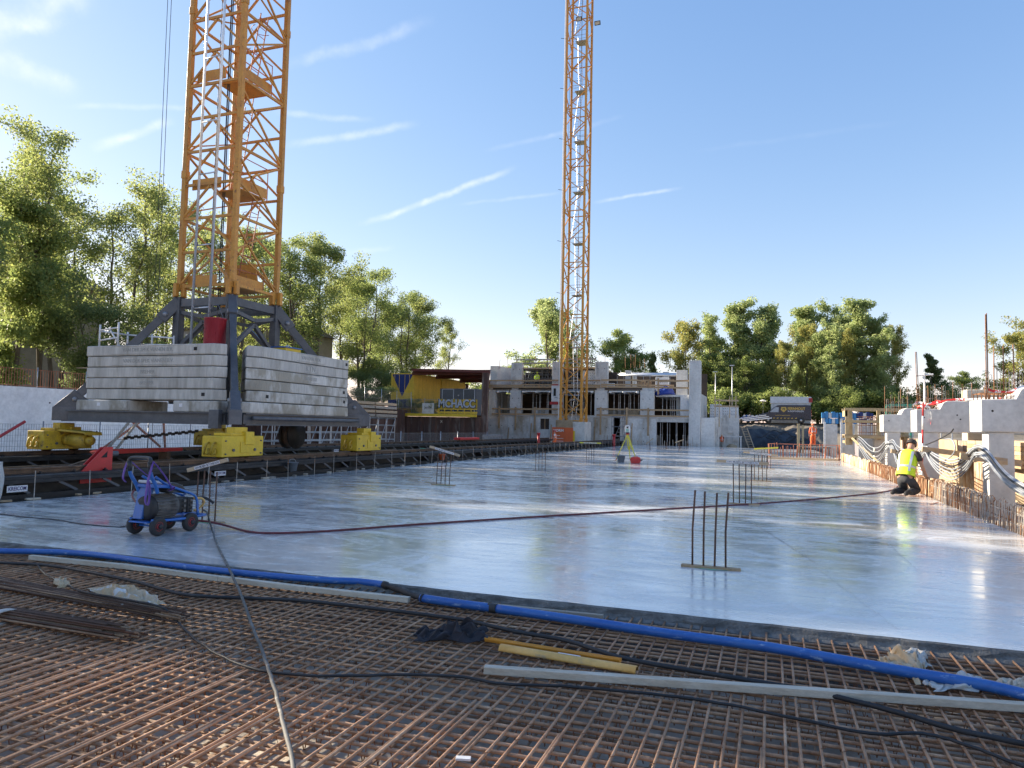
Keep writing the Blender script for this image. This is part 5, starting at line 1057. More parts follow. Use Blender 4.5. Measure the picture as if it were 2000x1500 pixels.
# timber guard rails
def grail(x0, x1, y, zs, posts, label, y1=None, m='wood', pw=.09):
    t = thing('timber_guard_rail', label, 'guard rail', (x0, y, zs[0]), 'timber guard rails'); y1 = y if y1 is None else y1
    for z in zs:
        n = max(1, round((x1 - x0) / 4.2))
        for i in range(n):
            a, b = i / n, (i + 1) / n; MB().bar((x0 + (x1 - x0) * a, y + (y1 - y) * a, z + rnd.uniform(-.04, .04)), (x0 + (x1 - x0) * b + .15, y + (y1 - y) * b - .02, z + rnd.uniform(-.04, .04)), .04, .17).build('plank', MT[m], t)
    for (px_, za, zb_) in posts: MB().box(px_ - pw, px_ + pw, y - .12 + (y1 - y) * (px_ - x0) / (x1 - x0), y - .03 + (y1 - y) * (px_ - x0) / (x1 - x0), za, zb_).build('post', MT[m], t)
grail(-29.0, -18.5, BY - .2, (3.55, 2.95), [(-28.1, 1.4, 3.8), (-26.2, 1.2, 3.75), (-24.0, 1.1, 3.75)], 'lower timber guard rail on the building, left of the far crane')
grail(-17.2, -7.9, BY - .25, (3.62, 2.98), [(-16.75, .95, 3.8), (-14.0, 1.5, 3.8), (-11.8, .95, 3.8)], 'lower timber guard rail on the building, right of the far crane')
grail(-30.0, -17.0, BY - .15, (6.62, 6.14, 5.95), [(-29.9, 5.3, 6.75)], 'upper timber guard rail on the building, left half')
grail(-16.8, -9.6, BY - .1, (6.7, 6.2, 5.98), [(-12, 5.7, 6.8)], 'upper timber guard rail on the building, right half', BY + 1.5)
grail(-11.0, -7.9, BY + .4, (5.9, 6.6), [(-10.9, 5.2, 6.9)], 'short timber guard rail beside the blue tarpaulin')
grail(-5.4, -3.2, BY + 1.2, (4.1, 4.7), [(-5.3, 2.9, 5.1), (-4.9, 2.0, 4.9), (-3.9, 2.9, 5.1), (-3.3, 2.9, 5.1)], 'timber guard rail on the low wall right of the tall pier', m='woodx', pw=.045)
bt_ = MB().lathe([(1.0, 0), (.95, .3), (.7, .55), (.4, .75), (.1, .85)], (-10.3, BY + 1.2, 5.21), 14).jitter(.12, 5); tag(bt_.build('blue_tarpaulin', MT['btarp'], None, True), 'blue tarpaulin heap on the building deck', 'tarpaulin')
for k, (x, y, z, w_, h_) in enumerate(((-11.6, 77, 5.87, 1.4, 1.3), (-19.2, BY + .85, 5.87, 1.4, 1.9), (-6.2, 80, 2.95, 1.2, 1.5), (-5.2, 81.1, 3.31, 1.9, 1.0))):
    mb = MB().box(x, x + w_, y, y + .5, z, z + h_); o = thing('formwork_panel_stack', ['white stacked formwork panels on the deck behind the tarpaulin', 'white formwork panel behind the far crane mast', 'white panels behind the tall pier', 'white perforated panels on the low wall by the bank'][k], 'panel stack', (x, y, z), 'white panel stacks')
    mb.build('panel', MT['white'], o, bevel=.02); d_ = MB()
    for q in range(int(w_ / .22)):
        for r_ in range(int(h_ / .3)): d_.box(x + .1 + q * .22, x + .16 + q * .22, y - .008, y - .001, z + .1 + r_ * .3, z + .16 + r_ * .3)
    d_.build('slot', MT['dark'], o)
for k in range(3):
    tag(MB().cyl((-16, 78.5 + k * .7, 7.55 + .12 * k), (-9.4, 78.5 + k * .7, 7.5 + .12 * k), .12, 8).build('formwork_girder', MT['alu'], None, True), '%s of three pale girders lying across the upper deck' % ['front', 'middle', 'rear'][k], 'girder', 'deck girders')
for k in range(10): tag(MB().cyl((-16 + k * .72, 78.4, 5.87), (-16 + k * .72, 78.4, 7.4), .035, 6).build('deck_prop', MT['galvd']), 'thin prop under the pale deck girders, %s from the left' % ORD[k], 'prop', 'deck props')
ob = MB(); [ob.box(-13.2 + .3 * k, -13.0 + .3 * k, BY + 1.2, BY + 1.5, 5.87, 6.5 + .15 * (k % 3)) for k in range(5)]; tag(ob.build('shutter_stack', MT['signo'] if False else MT['ply'], None), 'stack of orange-brown shutters on the upper deck edge', 'formwork')
# rust-brown window shutter strips, stain streak, stair tower
stw = shoring(-15.35, -14.2, BY - 1.3, BY - .4, -.43, 2.9, 2, 2, 4, MT['galvd'], 'grey stair scaffold against the building behind the tripod', 'shoring', 'stair_scaffold', .035)
for k in range(8): MB().box(-15.3 + .12 * k, -15.05 + .12 * k, BY - 1.2, BY - .5, -.2 + .36 * k, -.16 + .36 * k).build('tread', MT['woodg'], stw)
# notice boards, door, hut
vb = thing('notice_board', 'orange contractor notice board at the foot of the far crane', 'sign', (-20.4, 68, 0)); vy = 68.0; q = vy / 74
X0, X1 = -22.09 * q, -20.66 * q
MB().box(X0, X1, vy, vy + .05, .02, 1.62).build('board', MT['signo'], vb); MB().box(X1 + .01, X1 + .8, vy + .02, vy + .06, .02, 1.6).build('side_board', MT['signo'], vb)
text('lettering', 'VORM', .34, ((X0 + X1) / 2, vy - .005, 1.3), FACE_S, MT['white'], vb, .004, sx=1.1, bold=.012)
for k in range(3): MB().box(X0 + .15, X0 + .37, vy - .006, vy - .001, .2 + .27 * k, .36 + .27 * k).build('pictogram', MT['white'], vb); MB().box(X0 + .45, X1 - (.5 if k == 2 else .15), vy - .006, vy - .001, .25 + .27 * k, .29 + .27 * k).build('text_line', MT['white'], vb)
for xx in (X0 + .1, X1 - .1): MB().box(xx - .04, xx + .04, vy + .06, vy + .12, -.42, 1.5).build('post', MT['galvd'], vb)
yb = thing('safety_board', 'yellow safety board beside the orange notice board', 'sign', (-18.4, 68.2, 0)); MB().box(-18.95, -18.05, 68.2, 68.25, .0, 1.3).build('board', MT['ybright'], yb); MB().box(-18.7, -18.3, 68.19, 68.199, .95, 1.1).build('text_line', MT['inkk'], yb); MB().box(-18.65, -18.35, 68.19, 68.199, .5, .55).build('text_line', MT['inkk'], yb)
for xx in (-18.9, -18.1): MB().box(xx - .03, xx + .03, 68.26, 68.31, -.42, 1.25).build('post', MT['galvd'], yb)
ht = thing('hoist_cabin', 'white narrow box with red base hanging on the far crane mast', 'cabin', (-21.3, 72.6, 4)); MB().box(-21.75, -20.95, 72.3, 73.0, 4.3, 6.0).build('body', MT['white'], ht, bevel=.03); MB().box(-21.5, -21.25, 72.27, 72.299, 4.9, 5.7).build('slot', MT['dark'], ht); MB().box(-21.9, -20.7, 72.25, 73.05, 4.0, 4.28).build('base', MT['red'], ht); MB().box(-21.7, -21.0, 72.3, 73.0, 6.01, 6.12).build('cap', MT['red'], ht); MB().box(-20.949, -20.2, 72.6, 72.75, 5.0, 5.12).build('bracket', MT['dgrey'], ht)

# ================================================================ far tower crane
FX, FY = -18.85, 70.6
fc = thing('tower_crane', 'far orange lattice tower crane in front of the concrete building', 'crane', (FX, FY, -.43), 'tower cranes')
MB().box(FX - 1.45, FX + .3, FY - 1.4, FY + 1.4, -.43, 2.35).build('plywood_base', MT['ply'], fc); MB().box(FX + .305, FX + 1.5, FY - 1.35, FY + 1.35, -.43, 2.2).build('concrete_base', MT['conc'], fc)
C4f = mast(fc, FX, FY, 2.2, 58, 2.12, 1.78, .21, .085, MT['orange2'], 'ZZZZ', 3)
for (x, y) in C4f: MB().box(x - .14, x + .14, y - .14, y + .14, 1.8, 2.6).build('anchor_foot', MT['orange2'], fc)
for k in range(10):
    z = 4.4 + k * 5.34; MB().box(FX - .3, FX + .8, FY - .5, FY + .6, z, z + .05).build('platform', MT['galv'], fc)
    hr = MB()
    for zz in (.5, 1.0): hr.tube([(FX - .8, FY - .7, z + zz), (FX + .85, FY - .7, z + zz), (FX + .85, FY + .8, z + zz), (FX - .8, FY + .8, z + zz)], .025, 5)
    hr.build('handrail', MT['galv'], fc); ld_ = MB(); a = Vector((FX - .25 + .5 * (k % 2), FY - .2, z - 4.5)); b = Vector((FX + .25 - .3 * (k % 2), FY + .3, z + .8))
    for s_ in (-.2, .2): ld_.tube([a + Vector((s_, 0, 0)), b + Vector((s_, 0, 0))], .03, 5)
    for q in range(18): c = a.lerp(b, q / 18); ld_.tube([c - Vector((.2, 0, 0)), c + Vector((.2, 0, 0))], .018, 4)
    ld_.build('ladder', MT['alu'], fc); MB().bar((FX - 1.1, FY - 1.1, z + .1), (FX - 1.7, FY - 1.1, z + .25), .04, .04).build('cable_bracket', MT['dgrey'], fc)
MB().cyl((FX + .35, FY - .6, 2.3), (FX + .4, FY - .6, 58), .03, 6).build('power_cable', MT['cable'], fc)
MB().cyl((FX - 1.26, FY - 1.1, 2.3), (FX - 1.26, FY - 1.1, 58), .055, 6).build('white_conduit', MT['white'], fc)
for (px, py) in ((1131, 37), (1167, 45)):
    p = PY(px, py, FY - 1.4); fl_ = thing('floodlight', None, None, tuple(p)); fl_.parent = fc; fl_.location = Vector(p) - fc.location
    MB().obox(p, (.62, .1, .42), (R(25), 0, 0)).build('housing', MT['plast'], fl_, bevel=.02); MB().obox((p[0], p[1] - .05, p[2] - .025), (.46, .02, .28), (R(25), 0, 0)).build('lens', MT['woodw'], fl_); MB().bar((p[0], p[1], p[2]), (p[0] + (-.1 if px > 1150 else .1), FY - 1.0, p[2] + .1), .05, .05).build('bracket', MT['dgrey'], fl_)
for k, xx in enumerate((-20.35, -20.95)):
    tag(MB().cyl((xx, 72.2, 6.0), (xx + .2, 71.8, 60), .016, 4).build('hoist_rope', MT['cable']), '%s of the two thin hoist ropes beside the far crane' % ('right', 'left')[k], 'rope', 'hoist ropes')
for k, (x, y, lab) in enumerate(((-19.3, 60.5, 'red hydrant-like post at the end of the far girder'), (-13.3, 64.0, 'small red post at the end of the near girder'))):
    o = thing('red_post', lab, 'post', (x, y, 0), 'red posts'); MB().cyl((x, y, -.43), (x, y, .95), .12, 10).build('post', MT['red'], o, True); MB().cyl((x, y, .951), (x, y, 1.1), .16, 10).build('cap', MT['red'], o, True)
tag(MB().box(-20.9, -20.4, 46, 49.5, .58, .74).build('red_beam', MT['red'], bevel=.02), 'long red beam lying on the far crane girder', 'beam')
tag(MB().obox((-21.5, 55, .25), (2.8, .5, 1.3), (0, 0, 1.5)).build('grey_crate', MT['galvd'], bevel=.02), 'dark grey slatted crate behind the mesh fence', 'crate')
# ================================================================ right side: pile-cap beams on columns
def pilecap(y, n, label, step=.75):
    t = thing('pile_cap_beam', label, 'concrete beam', (5.2, y, -.43), 'concrete pile-cap beams'); x0 = 5.0
    MB().prism([(x0, 1.72), (12.5, 1.72), (12.5, 2.86), (x0 + step + .25, 2.86), (x0 + step + .12, 2.80), (x0 + step, 2.56), (x0, 2.54)], y, y + 1.12, 'xz').build('beam', MT['conc_l'], t, bevel=.02)
    MB().box(5.16, 5.72, y + .05, y + .62, -.43, 1.715).build('column', MT['conc_l'], t, bevel=.015); MB().box(9.2, 9.8, y + .1, y + .7, 1.42, 1.715).build('column', MT['conc'], t)
    h = MB()
    for (xx, z) in ((x0 + .25, 2.25), (x0 + 1.4, 2.2), (x0 + 1.3, 2.35)): h.cyl((xx, y + .01, z), (xx, y - .004, z), .028, 8)
    h.build('tie_hole', MT['dark'], t)
    return t
YB = [21.1, 29.7, 38.0]
for k, y in enumerate(YB): pilecap(y, k, ['nearest concrete pile-cap beam at the right edge of the photo', 'second concrete pile-cap beam, behind the kneeling worker', 'third concrete pile-cap beam, beside the yellow timber formwork'][k])
# projecting bars on the beams
def upbars(y, xs, z0, hs, label, m='rust', r=.013, lean=.0, nm='projecting_bars'):
    t = thing(nm, label, 'starter bars', (xs[0], y, z0), 'bars projecting from the beams')
    for x, h in zip(xs, hs): MB().tube([(x, y, z0), (x + lean * .5 * h, y, z0 + h * .5), (x + lean * h + rnd.uniform(-.01, .01), y, z0 + h)], r, 6).build('rebar', MT[m], t, True)
upbars(21.4, [5.20, 5.235], 2.5, [2.25, 2.28], 'pair of tall rusty bars rising highest from the nearest beam', lean=.0)
upbars(21.6, [5.42, 5.63, 5.86, 6.12, 6.4, 6.75], 2.5, [1.45, 1.45, 1.48, 1.45, 1.4, 1.4], 'row of orange rusty bars on the nearest beam')
upbars(30.1, [5.12, 5.17], 2.5, [2.2, 2.2], 'pair of leaning rusty bars on the second beam', lean=-.03)
upbars(30.3, [5.5, 5.72, 5.95, 6.3, 6.6, 6.9, 7.3], 2.5, [.95, 1.0, .95, 1.1, 1.0, 1.05, 1.0], 'short rusty bars on the second beam', r=.011)
upbars(38.3, [5.12, 5.3, 5.55, 5.8, 6.1, 6.5, 6.9, 7.3], 2.5, [1.4, .8, .9, 1.3, .9, 1.0, .9, 1.0], 'short rusty bars on the third beam', r=.012)
# thin looped hairpins
def loops(y, x0, n, dx, z0, h, label):
    t = thing('hairpin_bars', label, 'hairpin bars', (x0, y, z0), 'hairpin bars')
    for k in range(n):
        x = x0 + k * dx + rnd.uniform(-.05, .05); hh = h * rnd.uniform(.75, 1.15)
        MB().tube([(x, y, z0), (x, y, z0 + hh), (x + .02, y, z0 + hh + .05), (x + .05, y, z0 + hh + .06), (x + .07, y, z0 + hh + .02), (x + .07, y, z0)], .0065, 5).build('rebar', MT['cement_bar'], t)
    MB().tube([(x0, y, z0 + h * .5), (x0 + n * dx, y, z0 + h * .5)], .006, 5).build('rebar', MT['cement_bar'], t)
loops(21.9, 5.35, 14, .12, 2.7, .62, 'thin looped hairpin bars on the nearest beam'); loops(30.6, 5.3, 16, .18, 2.6, .75, 'thin looped hairpin bars on the second beam'); loops(38.8, 5.3, 14, .2, 2.6, .7, 'thin looped hairpin bars on the third beam')
loops(46.5, 6.5, 6, .45, 2.0, 2.1, 'tall thin looped bars beyond the timber formwork')
# rebar cage spread on beams
for k, y in enumerate(YB[:2]):
    t = thing('stirrup_cage', ['low rusty stirrup cage on the nearest beam step', 'low rusty stirrup cage wrapped in red and white tape'][k], 'rebar cage', (5.1, y + .5, 2.55), 'stirrup cages')
    for q in range(8): MB().tube([(5.06 + q * .09, y + .15, 2.53), (5.06 + q * .09, y + .15, 2.70), (5.06 + q * .09, y + .95, 2.70), (5.06 + q * .09, y + .95, 2.53)], .012, 6).build('stirrup', MT['rust'], t)
    for yy in (.2, .55, .9): MB().cyl((5.02, y + yy, 2.71), (5.75, y + yy, 2.71), .012, 6).build('rebar', MT['rust'], t)
# red-white tape
tape = mat('red_white_tape', (.62, .03, .03), .5, c2=(.80, .80, .80), s=2.6, mix=(.495, .505), var=.03)
def ribbon(pts, wd, label):
    p = smooth_pts(pts, 6); mb = MB(); V = []; rr = random.Random(3)
    for i, q in enumerate(p): a = .6 * math.sin(i * .7); V += [q + Vector((0, -wd * math.sin(a), wd * math.cos(a))), q - Vector((0, -wd * math.sin(a), wd * math.cos(a)))]
    mb.add(V, [(2 * i, 2 * i + 1, 2 * i + 3, 2 * i + 2) for i in range(len(p) - 1)]); o = mb.build('barrier_tape', tape, None, True); o.modifiers.new('thick', 'SOLIDIFY').thickness = .003; return tag(o, label, 'barrier tape', 'red and white barrier tape')
ribbon([(5.3, 30.0, 2.62), (5.6, 29.9, 2.75), (6.2, 29.8, 2.9), (7.0, 29.5, 2.92), (7.9, 28.5, 2.95), (8.6, 27, 3.05)], .05, 'red and white tape sagging along the second beam top')
ribbon([(5.05, 29.8, 2.62), (5.2, 29.66, 2.66), (5.42, 29.64, 2.6), (5.46, 29.63, 2.3), (5.44, 29.62, 2.0)], .05, 'red and white tape hanging down the second beam face')
ribbon([(5.0, 30.3, 2.7), (5.2, 30.5, 2.82), (5.5, 30.3, 2.74), (5.8, 30.4, 2.86), (6.0, 30.2, 2.78)], .06, 'red and white tape bundled on the second beam')
ribbon([(5.15, 21.4, 2.95), (5.3, 21.5, 2.80), (5.7, 21.5, 2.74), (6.1, 21.6, 2.9), (7.0, 21.7, 3.0)], .04, 'red and white tape tied along the nearest beam')
# striped ranging pole and crossed pole behind the worker
rp = thing('ranging_pole', 'red and white striped pole standing behind the kneeling worker', 'pole', (4.75, 27.4, 0))
for k in range(6): MB().cyl((4.75 + .012 * k, 27.4, -.05 + k * .46), (4.75 + .012 * (k + 1), 27.4, -.05 + (k + 1) * .46 - .003), .03, 8).build('stripe', MT['white' if k % 2 == 0 else 'red'], rp, True)
tp2 = thing('pole_with_crossbar', 'white pole with a crossbar standing on the second beam', 'pole', (5.4, 31, 2.5)); MB().cyl((5.45, 30.7, 2.5), (5.45, 30.7, 3.95), .035, 8).build('pole', MT['white'], tp2); MB().cyl((5.15, 30.7, 3.85), (5.75, 30.7, 3.9), .03, 8).build('crossbar', MT['white'], tp2)
for k, (x, y, w_, h_) in enumerate(((7.0, 31.5, 1.1, .95), (8.6, 27.5, 1.0, .5))):
    crt = MB().box(x, x + w_, y, y + .8, 1.42, 2.9 + h_ * .5); tag(crt.build('concrete_block', MT['woodw'], bevel=.03), ['pale block standing behind the second beam', 'pale block behind the taped beam at right'][k], 'block', 'pale blocks')
# sheet piles / timber lagging behind the columns
lg = thing('lagging_wall', 'timber and sheet pile wall behind the concrete columns on the right', 'wall', (7.2, 20, -.43))
sheetpile(lg, 7.2, 8, 7.2, 50, -.43, 1.40, MT['rustsheet'], .8, .22)
for k, (y0, y1, x, z0, z1, m) in enumerate(((23.0, 27.2, 6.7, -.3, 1.5, 'ply'), (31.5, 35, 6.7, -.2, 1.45, 'ply'), (18.0, 19.8, 6.6, -.3, 1.35, 'wood'), (14, 17.4, 6.75, -.3, 1.4, 'ply'), (36, 37.8, 6.6, .2, 1.3, 'woodg'))):
    MB().obox((x, (y0 + y1) / 2, (z0 + z1) / 2), (.04, y1 - y0, z1 - z0), (0, R(rnd.uniform(-6, 2)), R(rnd.uniform(-3, 3)))).build('plywood_sheet', MT[m], lg)
for k in range(6): MB().box(6.3, 6.62, 22.8 + .0 * k, 28.4, .75 + k * .12, .86 + k * .12).build('waling_plank', MT['woodx' if k % 2 else 'wood'], lg)
# draped conduits on timber brackets
for k, (px, py, q) in enumerate(((1905, 889, 1), (1760, 880, 2), (1825, 876, 3))):
    p = PX(px, py, 4.85); tag(MB().bar((4.45, p[1] - .3, p[2] - .02), (5.9, p[1] + .25, p[2] - .18), .05, .16).build('timber_bracket', MT['woodx']), ['timber bracket carrying conduits on the nearest column', 'timber bracket carrying conduits on the third column', 'timber bracket carrying conduits on the second column'][k], 'bracket', 'conduit brackets')
spans = [[(1668, 852), (1682, 868), (1700, 890), (1716, 892), (1730, 874), (1737, 868)], [(1733, 868), (1744, 871), (1752, 888), (1765, 898), (1782, 900), (1800, 884), (1812, 876)],
         [(1806, 878), (1818, 893), (1836, 908), (1860, 917), (1884, 905), (1900, 886), (1908, 881)], [(1903, 882), (1915, 881), (1928, 890), (1945, 912), (1965, 934), (1990, 952), (2040, 980), (2120, 1030)]]
w4 = ['span by the yellow formwork', 'span behind the worker', 'span right of the worker', 'span at right edge']
for s_, sp in enumerate(spans):
    for k in range(7):
        X = 4.72 - .035 * (k % 3) - (.03 if s_ == 3 else 0); sag = (k - 3) * (5.0 if s_ < 3 else .3) + rnd.uniform(-1.5, 1.5); pts = []; n = len(sp)
        for i, (x, y) in enumerate(sp):
            e = math.sin(math.pi * i / (n - 1)) if s_ < 3 else .4
            pts.append(PX(x, y + sag * e + (k - 3) * (1.2 if s_ < 3 else 3.6), X))
        tag(MB().tube(smooth_pts(pts, 5), .021, 7).build('conduit', MT['conduit'] if k != 2 else MT['cable'], None, True), '%s conduit strand from the top, %s' % (ORD[k], w4[s_]), 'conduit', 'draped conduits, %s' % w4[s_])
p = [PX(x, y, 5.0) for x, y in ((1800, 872), (1830, 860), (1855, 846), (1862, 838))]; tag(MB().tube(smooth_pts(p, 5), .02, 7).build('cable_drop', MT['cable'], None, True), 'dark cable rising from the worker to the second beam', 'cable')
p = [PX(x, y, 5.0) for x, y in ((1846, 858), (1858, 858), (1865, 870), (1863, 885), (1850, 897), (1838, 902))]; tag(MB().tube(smooth_pts(p, 5), .02, 7).build('cable_loop', MT['conduit'], None, True), 'single grey conduit loop hanging between two columns', 'conduit')
# rusty continuity strip and comb of starter bars along the slab's right edge
cs = thing('rusty_strip', 'rusty corrugated continuity strip along the right slab edge', 'steel strip', (3.98, 30, 0)); V = []; n = 0
yv = np.arange(20.6, 47.5, .085)
for i, y in enumerate(yv): xo = .03 * math.sin(y * 14) + .02 * math.sin(y * 5.1); h = .44 + .03 * math.sin(y * 3.3) + rnd.uniform(-.03, .03); V += [(4.0 + xo, y, -.03), (4.03 + xo, y, h)]
MB().add(V, [(2 * i, 2 * i + 1, 2 * i + 3, 2 * i + 2) for i in range(len(yv) - 1)]).build('sheet', MT['rustsheet'], cs)
cmb = thing('starter_bar_comb', 'dense row of upright starter bars along the right slab edge', 'starter bars', (3.9, 20, -.1))
hm = MB(); hm.tube([(0, 0, -.1), (0, 0, .44), (.012, 0, .475), (.035, 0, .49), (.055, 0, .47), (.06, 0, .42)], .0075, 6); hme = bpy.data.meshes.new('rebar_hook'); hme.from_pydata(hm.v, [], hm.f); hme.materials.append(MT['cement_bar']); hme2 = hme.copy(); hme2.materials.clear(); hme2.materials.append(MT['rust'])
y = 9.5
while y < 34: 
    inst('rebar', hme if (y < 21 and rnd.random() < .75) else hme2, cmb, (3.88 + rnd.uniform(-.03, .03), y, rnd.uniform(-.06, .03)), (rnd.uniform(-.05, .05), rnd.uniform(-.05, .09), rnd.uniform(-.4, .4))); y += .084
for z in (.12, .3): MB().cyl((3.905, 9.5, z), (3.905, 21.5, z + .01), .007, 6).build('rebar', MT['cement_bar'], cmb)
bk2 = MB()
for yy in np.arange(9.5, 20.5, .13): bk2.tube([(4.08, yy, -.1), (4.09, yy, .40 + rnd.uniform(-.04, .05))], .0075, 5)
for z in (.1, .28): bk2.cyl((4.1, 9.5, z), (4.1, 21.5, z), .007, 5)
o = bk2.build('rear_bars', MT['rust'], cmb); o["kind"] = "stuff"
# rusty bars round the recess at the far right of the slab
rc = thing('recess_bars', 'row of orange rusty bars round the recess at the far right of the slab', 'starter bars', (2, 46, 0))
for k in range(26): MB().cyl((-.1 + k * .155 + rnd.uniform(-.03, .03), 46.2 + rnd.uniform(-.1, .1), -.05), (-.1 + k * .155 + rnd.uniform(-.05, .05), 46.2, .95 + rnd.uniform(-.25, .05)), .02 if k % 5 else .045, 6).build('rebar', MT['redox'], rc)
for z in (.02, .9): MB().cyl((-.1, 46.2, z), (3.8, 46.3, z), .018, 6).build('rebar', MT['redox'], rc)
tag(MB().box(-.2, 3.7, 45.9, 46.05, .004, .12).build('edge_timber', MT['woodx']), 'timber lying along the foot of the rusty recess bars', 'timber')
# yellow timber formwork platform
fp = thing('timber_formwork', 'yellow timber formwork frame for the fourth beam', 'formwork', (4.6, 46, -.43))
for (x, y) in ((4.05, 45.6), (4.35, 46.9), (5.7, 45.7), (7.1, 45.7), (7.1, 46.9)): MB().box(x, x + .2, y, y + .14, .95 if x < 5 else 1.3, 3.02).build('post', MT['woody'], fp)
for z, x1 in ((2.95, 7.4), (2.25, 7.3), (1.35, 6.2)): MB().box(4.0, x1, 45.45, 45.59, z, z + .14).build('rail', MT['woody'], fp); MB().box(4.0, x1, 47.05, 47.19, z, z + .14).build('rail', MT['woody'], fp)
MB().box(4.02, 4.16, 45.6, 47.04, 2.6, 2.94).build('rail', MT['woody'], fp); MB().box(4.02, 4.16, 45.75, 47.0, 1.05, 1.2).build('rail', MT['woody'], fp)
MB().box(4.0, 7.4, 45.5, 47.2, 1.50, 1.56).build('deck', MT['ply'], fp); MB().bar((4.4, 45.3, 1.3), (5.9, 43.6, -.3), .3, .1, (1, 0, 1)).build('raking_board', MT['woody'], fp); MB().box(5.6, 6.2, 46, 46.6, -.43, 1.49).build('column', MT['conc_l'], fp)
fcg = thing('beam_rebar_cage', 'rusty rebar cage standing in the timber formwork', 'rebar cage', (5.5, 46, 1.57), 'stirrup cages')
for q in range(9): MB().tube([(4.9 + q * .2, 45.8, 1.57), (4.9 + q * .2, 45.8, 2.6), (4.9 + q * .2, 46.8, 2.6), (4.9 + q * .2, 46.8, 1.57)], .018, 6).build('stirrup', MT['rust'], fcg)
for z in (1.7, 2.1, 2.6): MB().cyl((4.7, 45.78, z), (6.7, 45.78, z), .018, 6).build('rebar', MT['rust'], fcg)
# debris in front of the bank, concrete blocks, green cage, crates
for k in range(6):
    x = 4.2 + k * 1.15; t = thing('barrier_block', '%s pale concrete panel in the row behind the orange worker' % ORD[k], 'barrier', (x, 66 - k * 1.6, 1.0), 'row of pale concrete panels')
    MB().box(x, x + 1.05, 66 - k * 1.6, 66.2 - k * 1.6, -.43, 2.35).build('panel', MT['conc_l'], t, bevel=.02); MB().box(x - .02, x + .14, 65.85 - k * 1.6, 65.99 - k * 1.6, -.43, 2.55).build('post', MT['white'], t)
gc = thing('green_steel_frame', 'green steel frame crate standing behind the third beam', 'frame', (7.5, 52, 1.42))
for x in (7.2, 8.4, 9.6):
    for y in (52, 53.5): MB().box(x, x + .09, y, y + .09, 1.42, 3.6).build('post', MT['green'], gc)
for z in (3.5, 2.8):
    for y in (52, 53.5): MB().box(7.2, 9.7, y + .01, y + .08, z, z + .09).build('rail', MT['green'], gc)
wc = thing('white_cage', 'white tubular cage beside the green steel frame', 'frame', (9.8, 51, 1.42))
for x in (9.9, 10.5, 11.1, 11.7): MB().box(x, x + .06, 51, 51.06, 1.42, 3.2).build('post', MT['white'], wc)
for z in (3.15, 2.5): MB().box(9.9, 11.76, 51.061, 51.11, z, z + .06).build('rail', MT['white'], wc)
for k, (x, m, lab) in enumerate(((5.2, 'sky_blue', 'left'), (7.0, 'sky_blue', 'middle'), (8.6, 'contb', 'right'))):
    t = thing('stacked_crates', '%s blue plastic crate stack on the bank right of the van' % lab, 'crates', (x, 85, 2.63), 'blue crate stacks')
    for q in range(5):
        for z in range(2): MB().box(x + q * .34, x + .31 + q * .34, 85, 85.6, 2.64 + z * .62, 3.22 + z * .62 + .1 * (q % 2) * z).build('crate', MT[m if (q + z) % 3 else 'white'], t, bevel=.015)
# earth bank with tarpaulin
eb = MB(); nx, ny = 60, 12; rr = random.Random(11)
for j in range(ny + 1):
    for i in range(nx + 1):
        x = -4.2 + 12.2 * i / nx; v = j / ny; z = -.43 + 3.06 * (v ** .85); y = 80.2 + 4.3 * v + (.35 * math.sin(x * 1.3) + .2 * math.sin(x * 3.1 + v * 5)) * math.sin(math.pi * v)
        eb.v.append((x, y + (rr.uniform(-.1, .1) if 0 < j < ny else 0), z + (rr.uniform(-.07, .07) if 0 < j < ny else 0)))
eb.f = [[j * (nx + 1) + i, j * (nx + 1) + i + 1, (j + 1) * (nx + 1) + i + 1, (j + 1) * (nx + 1) + i] for j in range(ny) for i in range(nx)]
struct(eb.build('earth_bank', MT['earth'], None, True))
tb = MB(); nx, ny = 40, 8
for j in range(ny + 1):
    for i in range(nx + 1):
        u, v = i / nx, j / ny; x = -2.2 + 6.0 * u + .3 * math.sin(v * 4); vv = .05 + .62 * v + .05 * math.sin(u * 9); z = -.43 + 3.06 * (vv ** .85) + .06 + .05 * math.sin(u * 31 + v * 7); y = 80.2 + 4.3 * vv + .33 * math.sin(x * 1.3) * math.sin(math.pi * vv) - .17 - .05 * math.sin(u * 23 - v * 11)
        tb.v.append((x, y, z))
tb.f = [[j * (nx + 1) + i, j * (nx + 1) + i + 1, (j + 1) * (nx + 1) + i + 1, (j + 1) * (nx + 1) + i] for j in range(ny) for i in range(nx)]
tag(tb.build('tarpaulin', MT['tarp'], None, True), 'black plastic tarpaulin draped over the earth bank under the van', 'tarpaulin')
ldr = thing('ladder', 'pale timber ladder leaning on the dark earth bank', 'ladder', (-2.9, 80, -.4))
for s_ in (0, .55): MB().bar((-2.1 + s_, 79.6, -.43), (-3.0 + s_, 81.6, 2.0), .08, .08).build('stile', MT['woodx'], ldr)
for k in range(9): f_ = (k + .5) / 9; MB().bar((-2.1 - .9 * f_, 79.6 + 2 * f_, -.43 + 2.43 * f_), (-1.55 - .9 * f_, 79.6 + 2 * f_, -.43 + 2.43 * f_), .06, .05).build('rung', MT['woodx'], ldr)
for k in range(5):
    a = rnd.uniform(-1.5, 2); pts = [(a + q * .5, 81.0 + .9 * math.sin(q * .8 + k), .8 + .4 * math.sin(q * 1.1 + k) + .15 * k) for q in range(6)]
    tag(MB().tube(smooth_pts(pts, 4), .05, 6).build('drain_hose', MT['cable'], None, True), 'black drain hose looping over the tarpaulin, %s from the bottom' % ORD[k], 'hose', 'hoses on the bank')
wk = thing('work_bench', 'white steel trestle with tools beside the orange-vest worker', 'bench', (-4.2, 79, -.43))
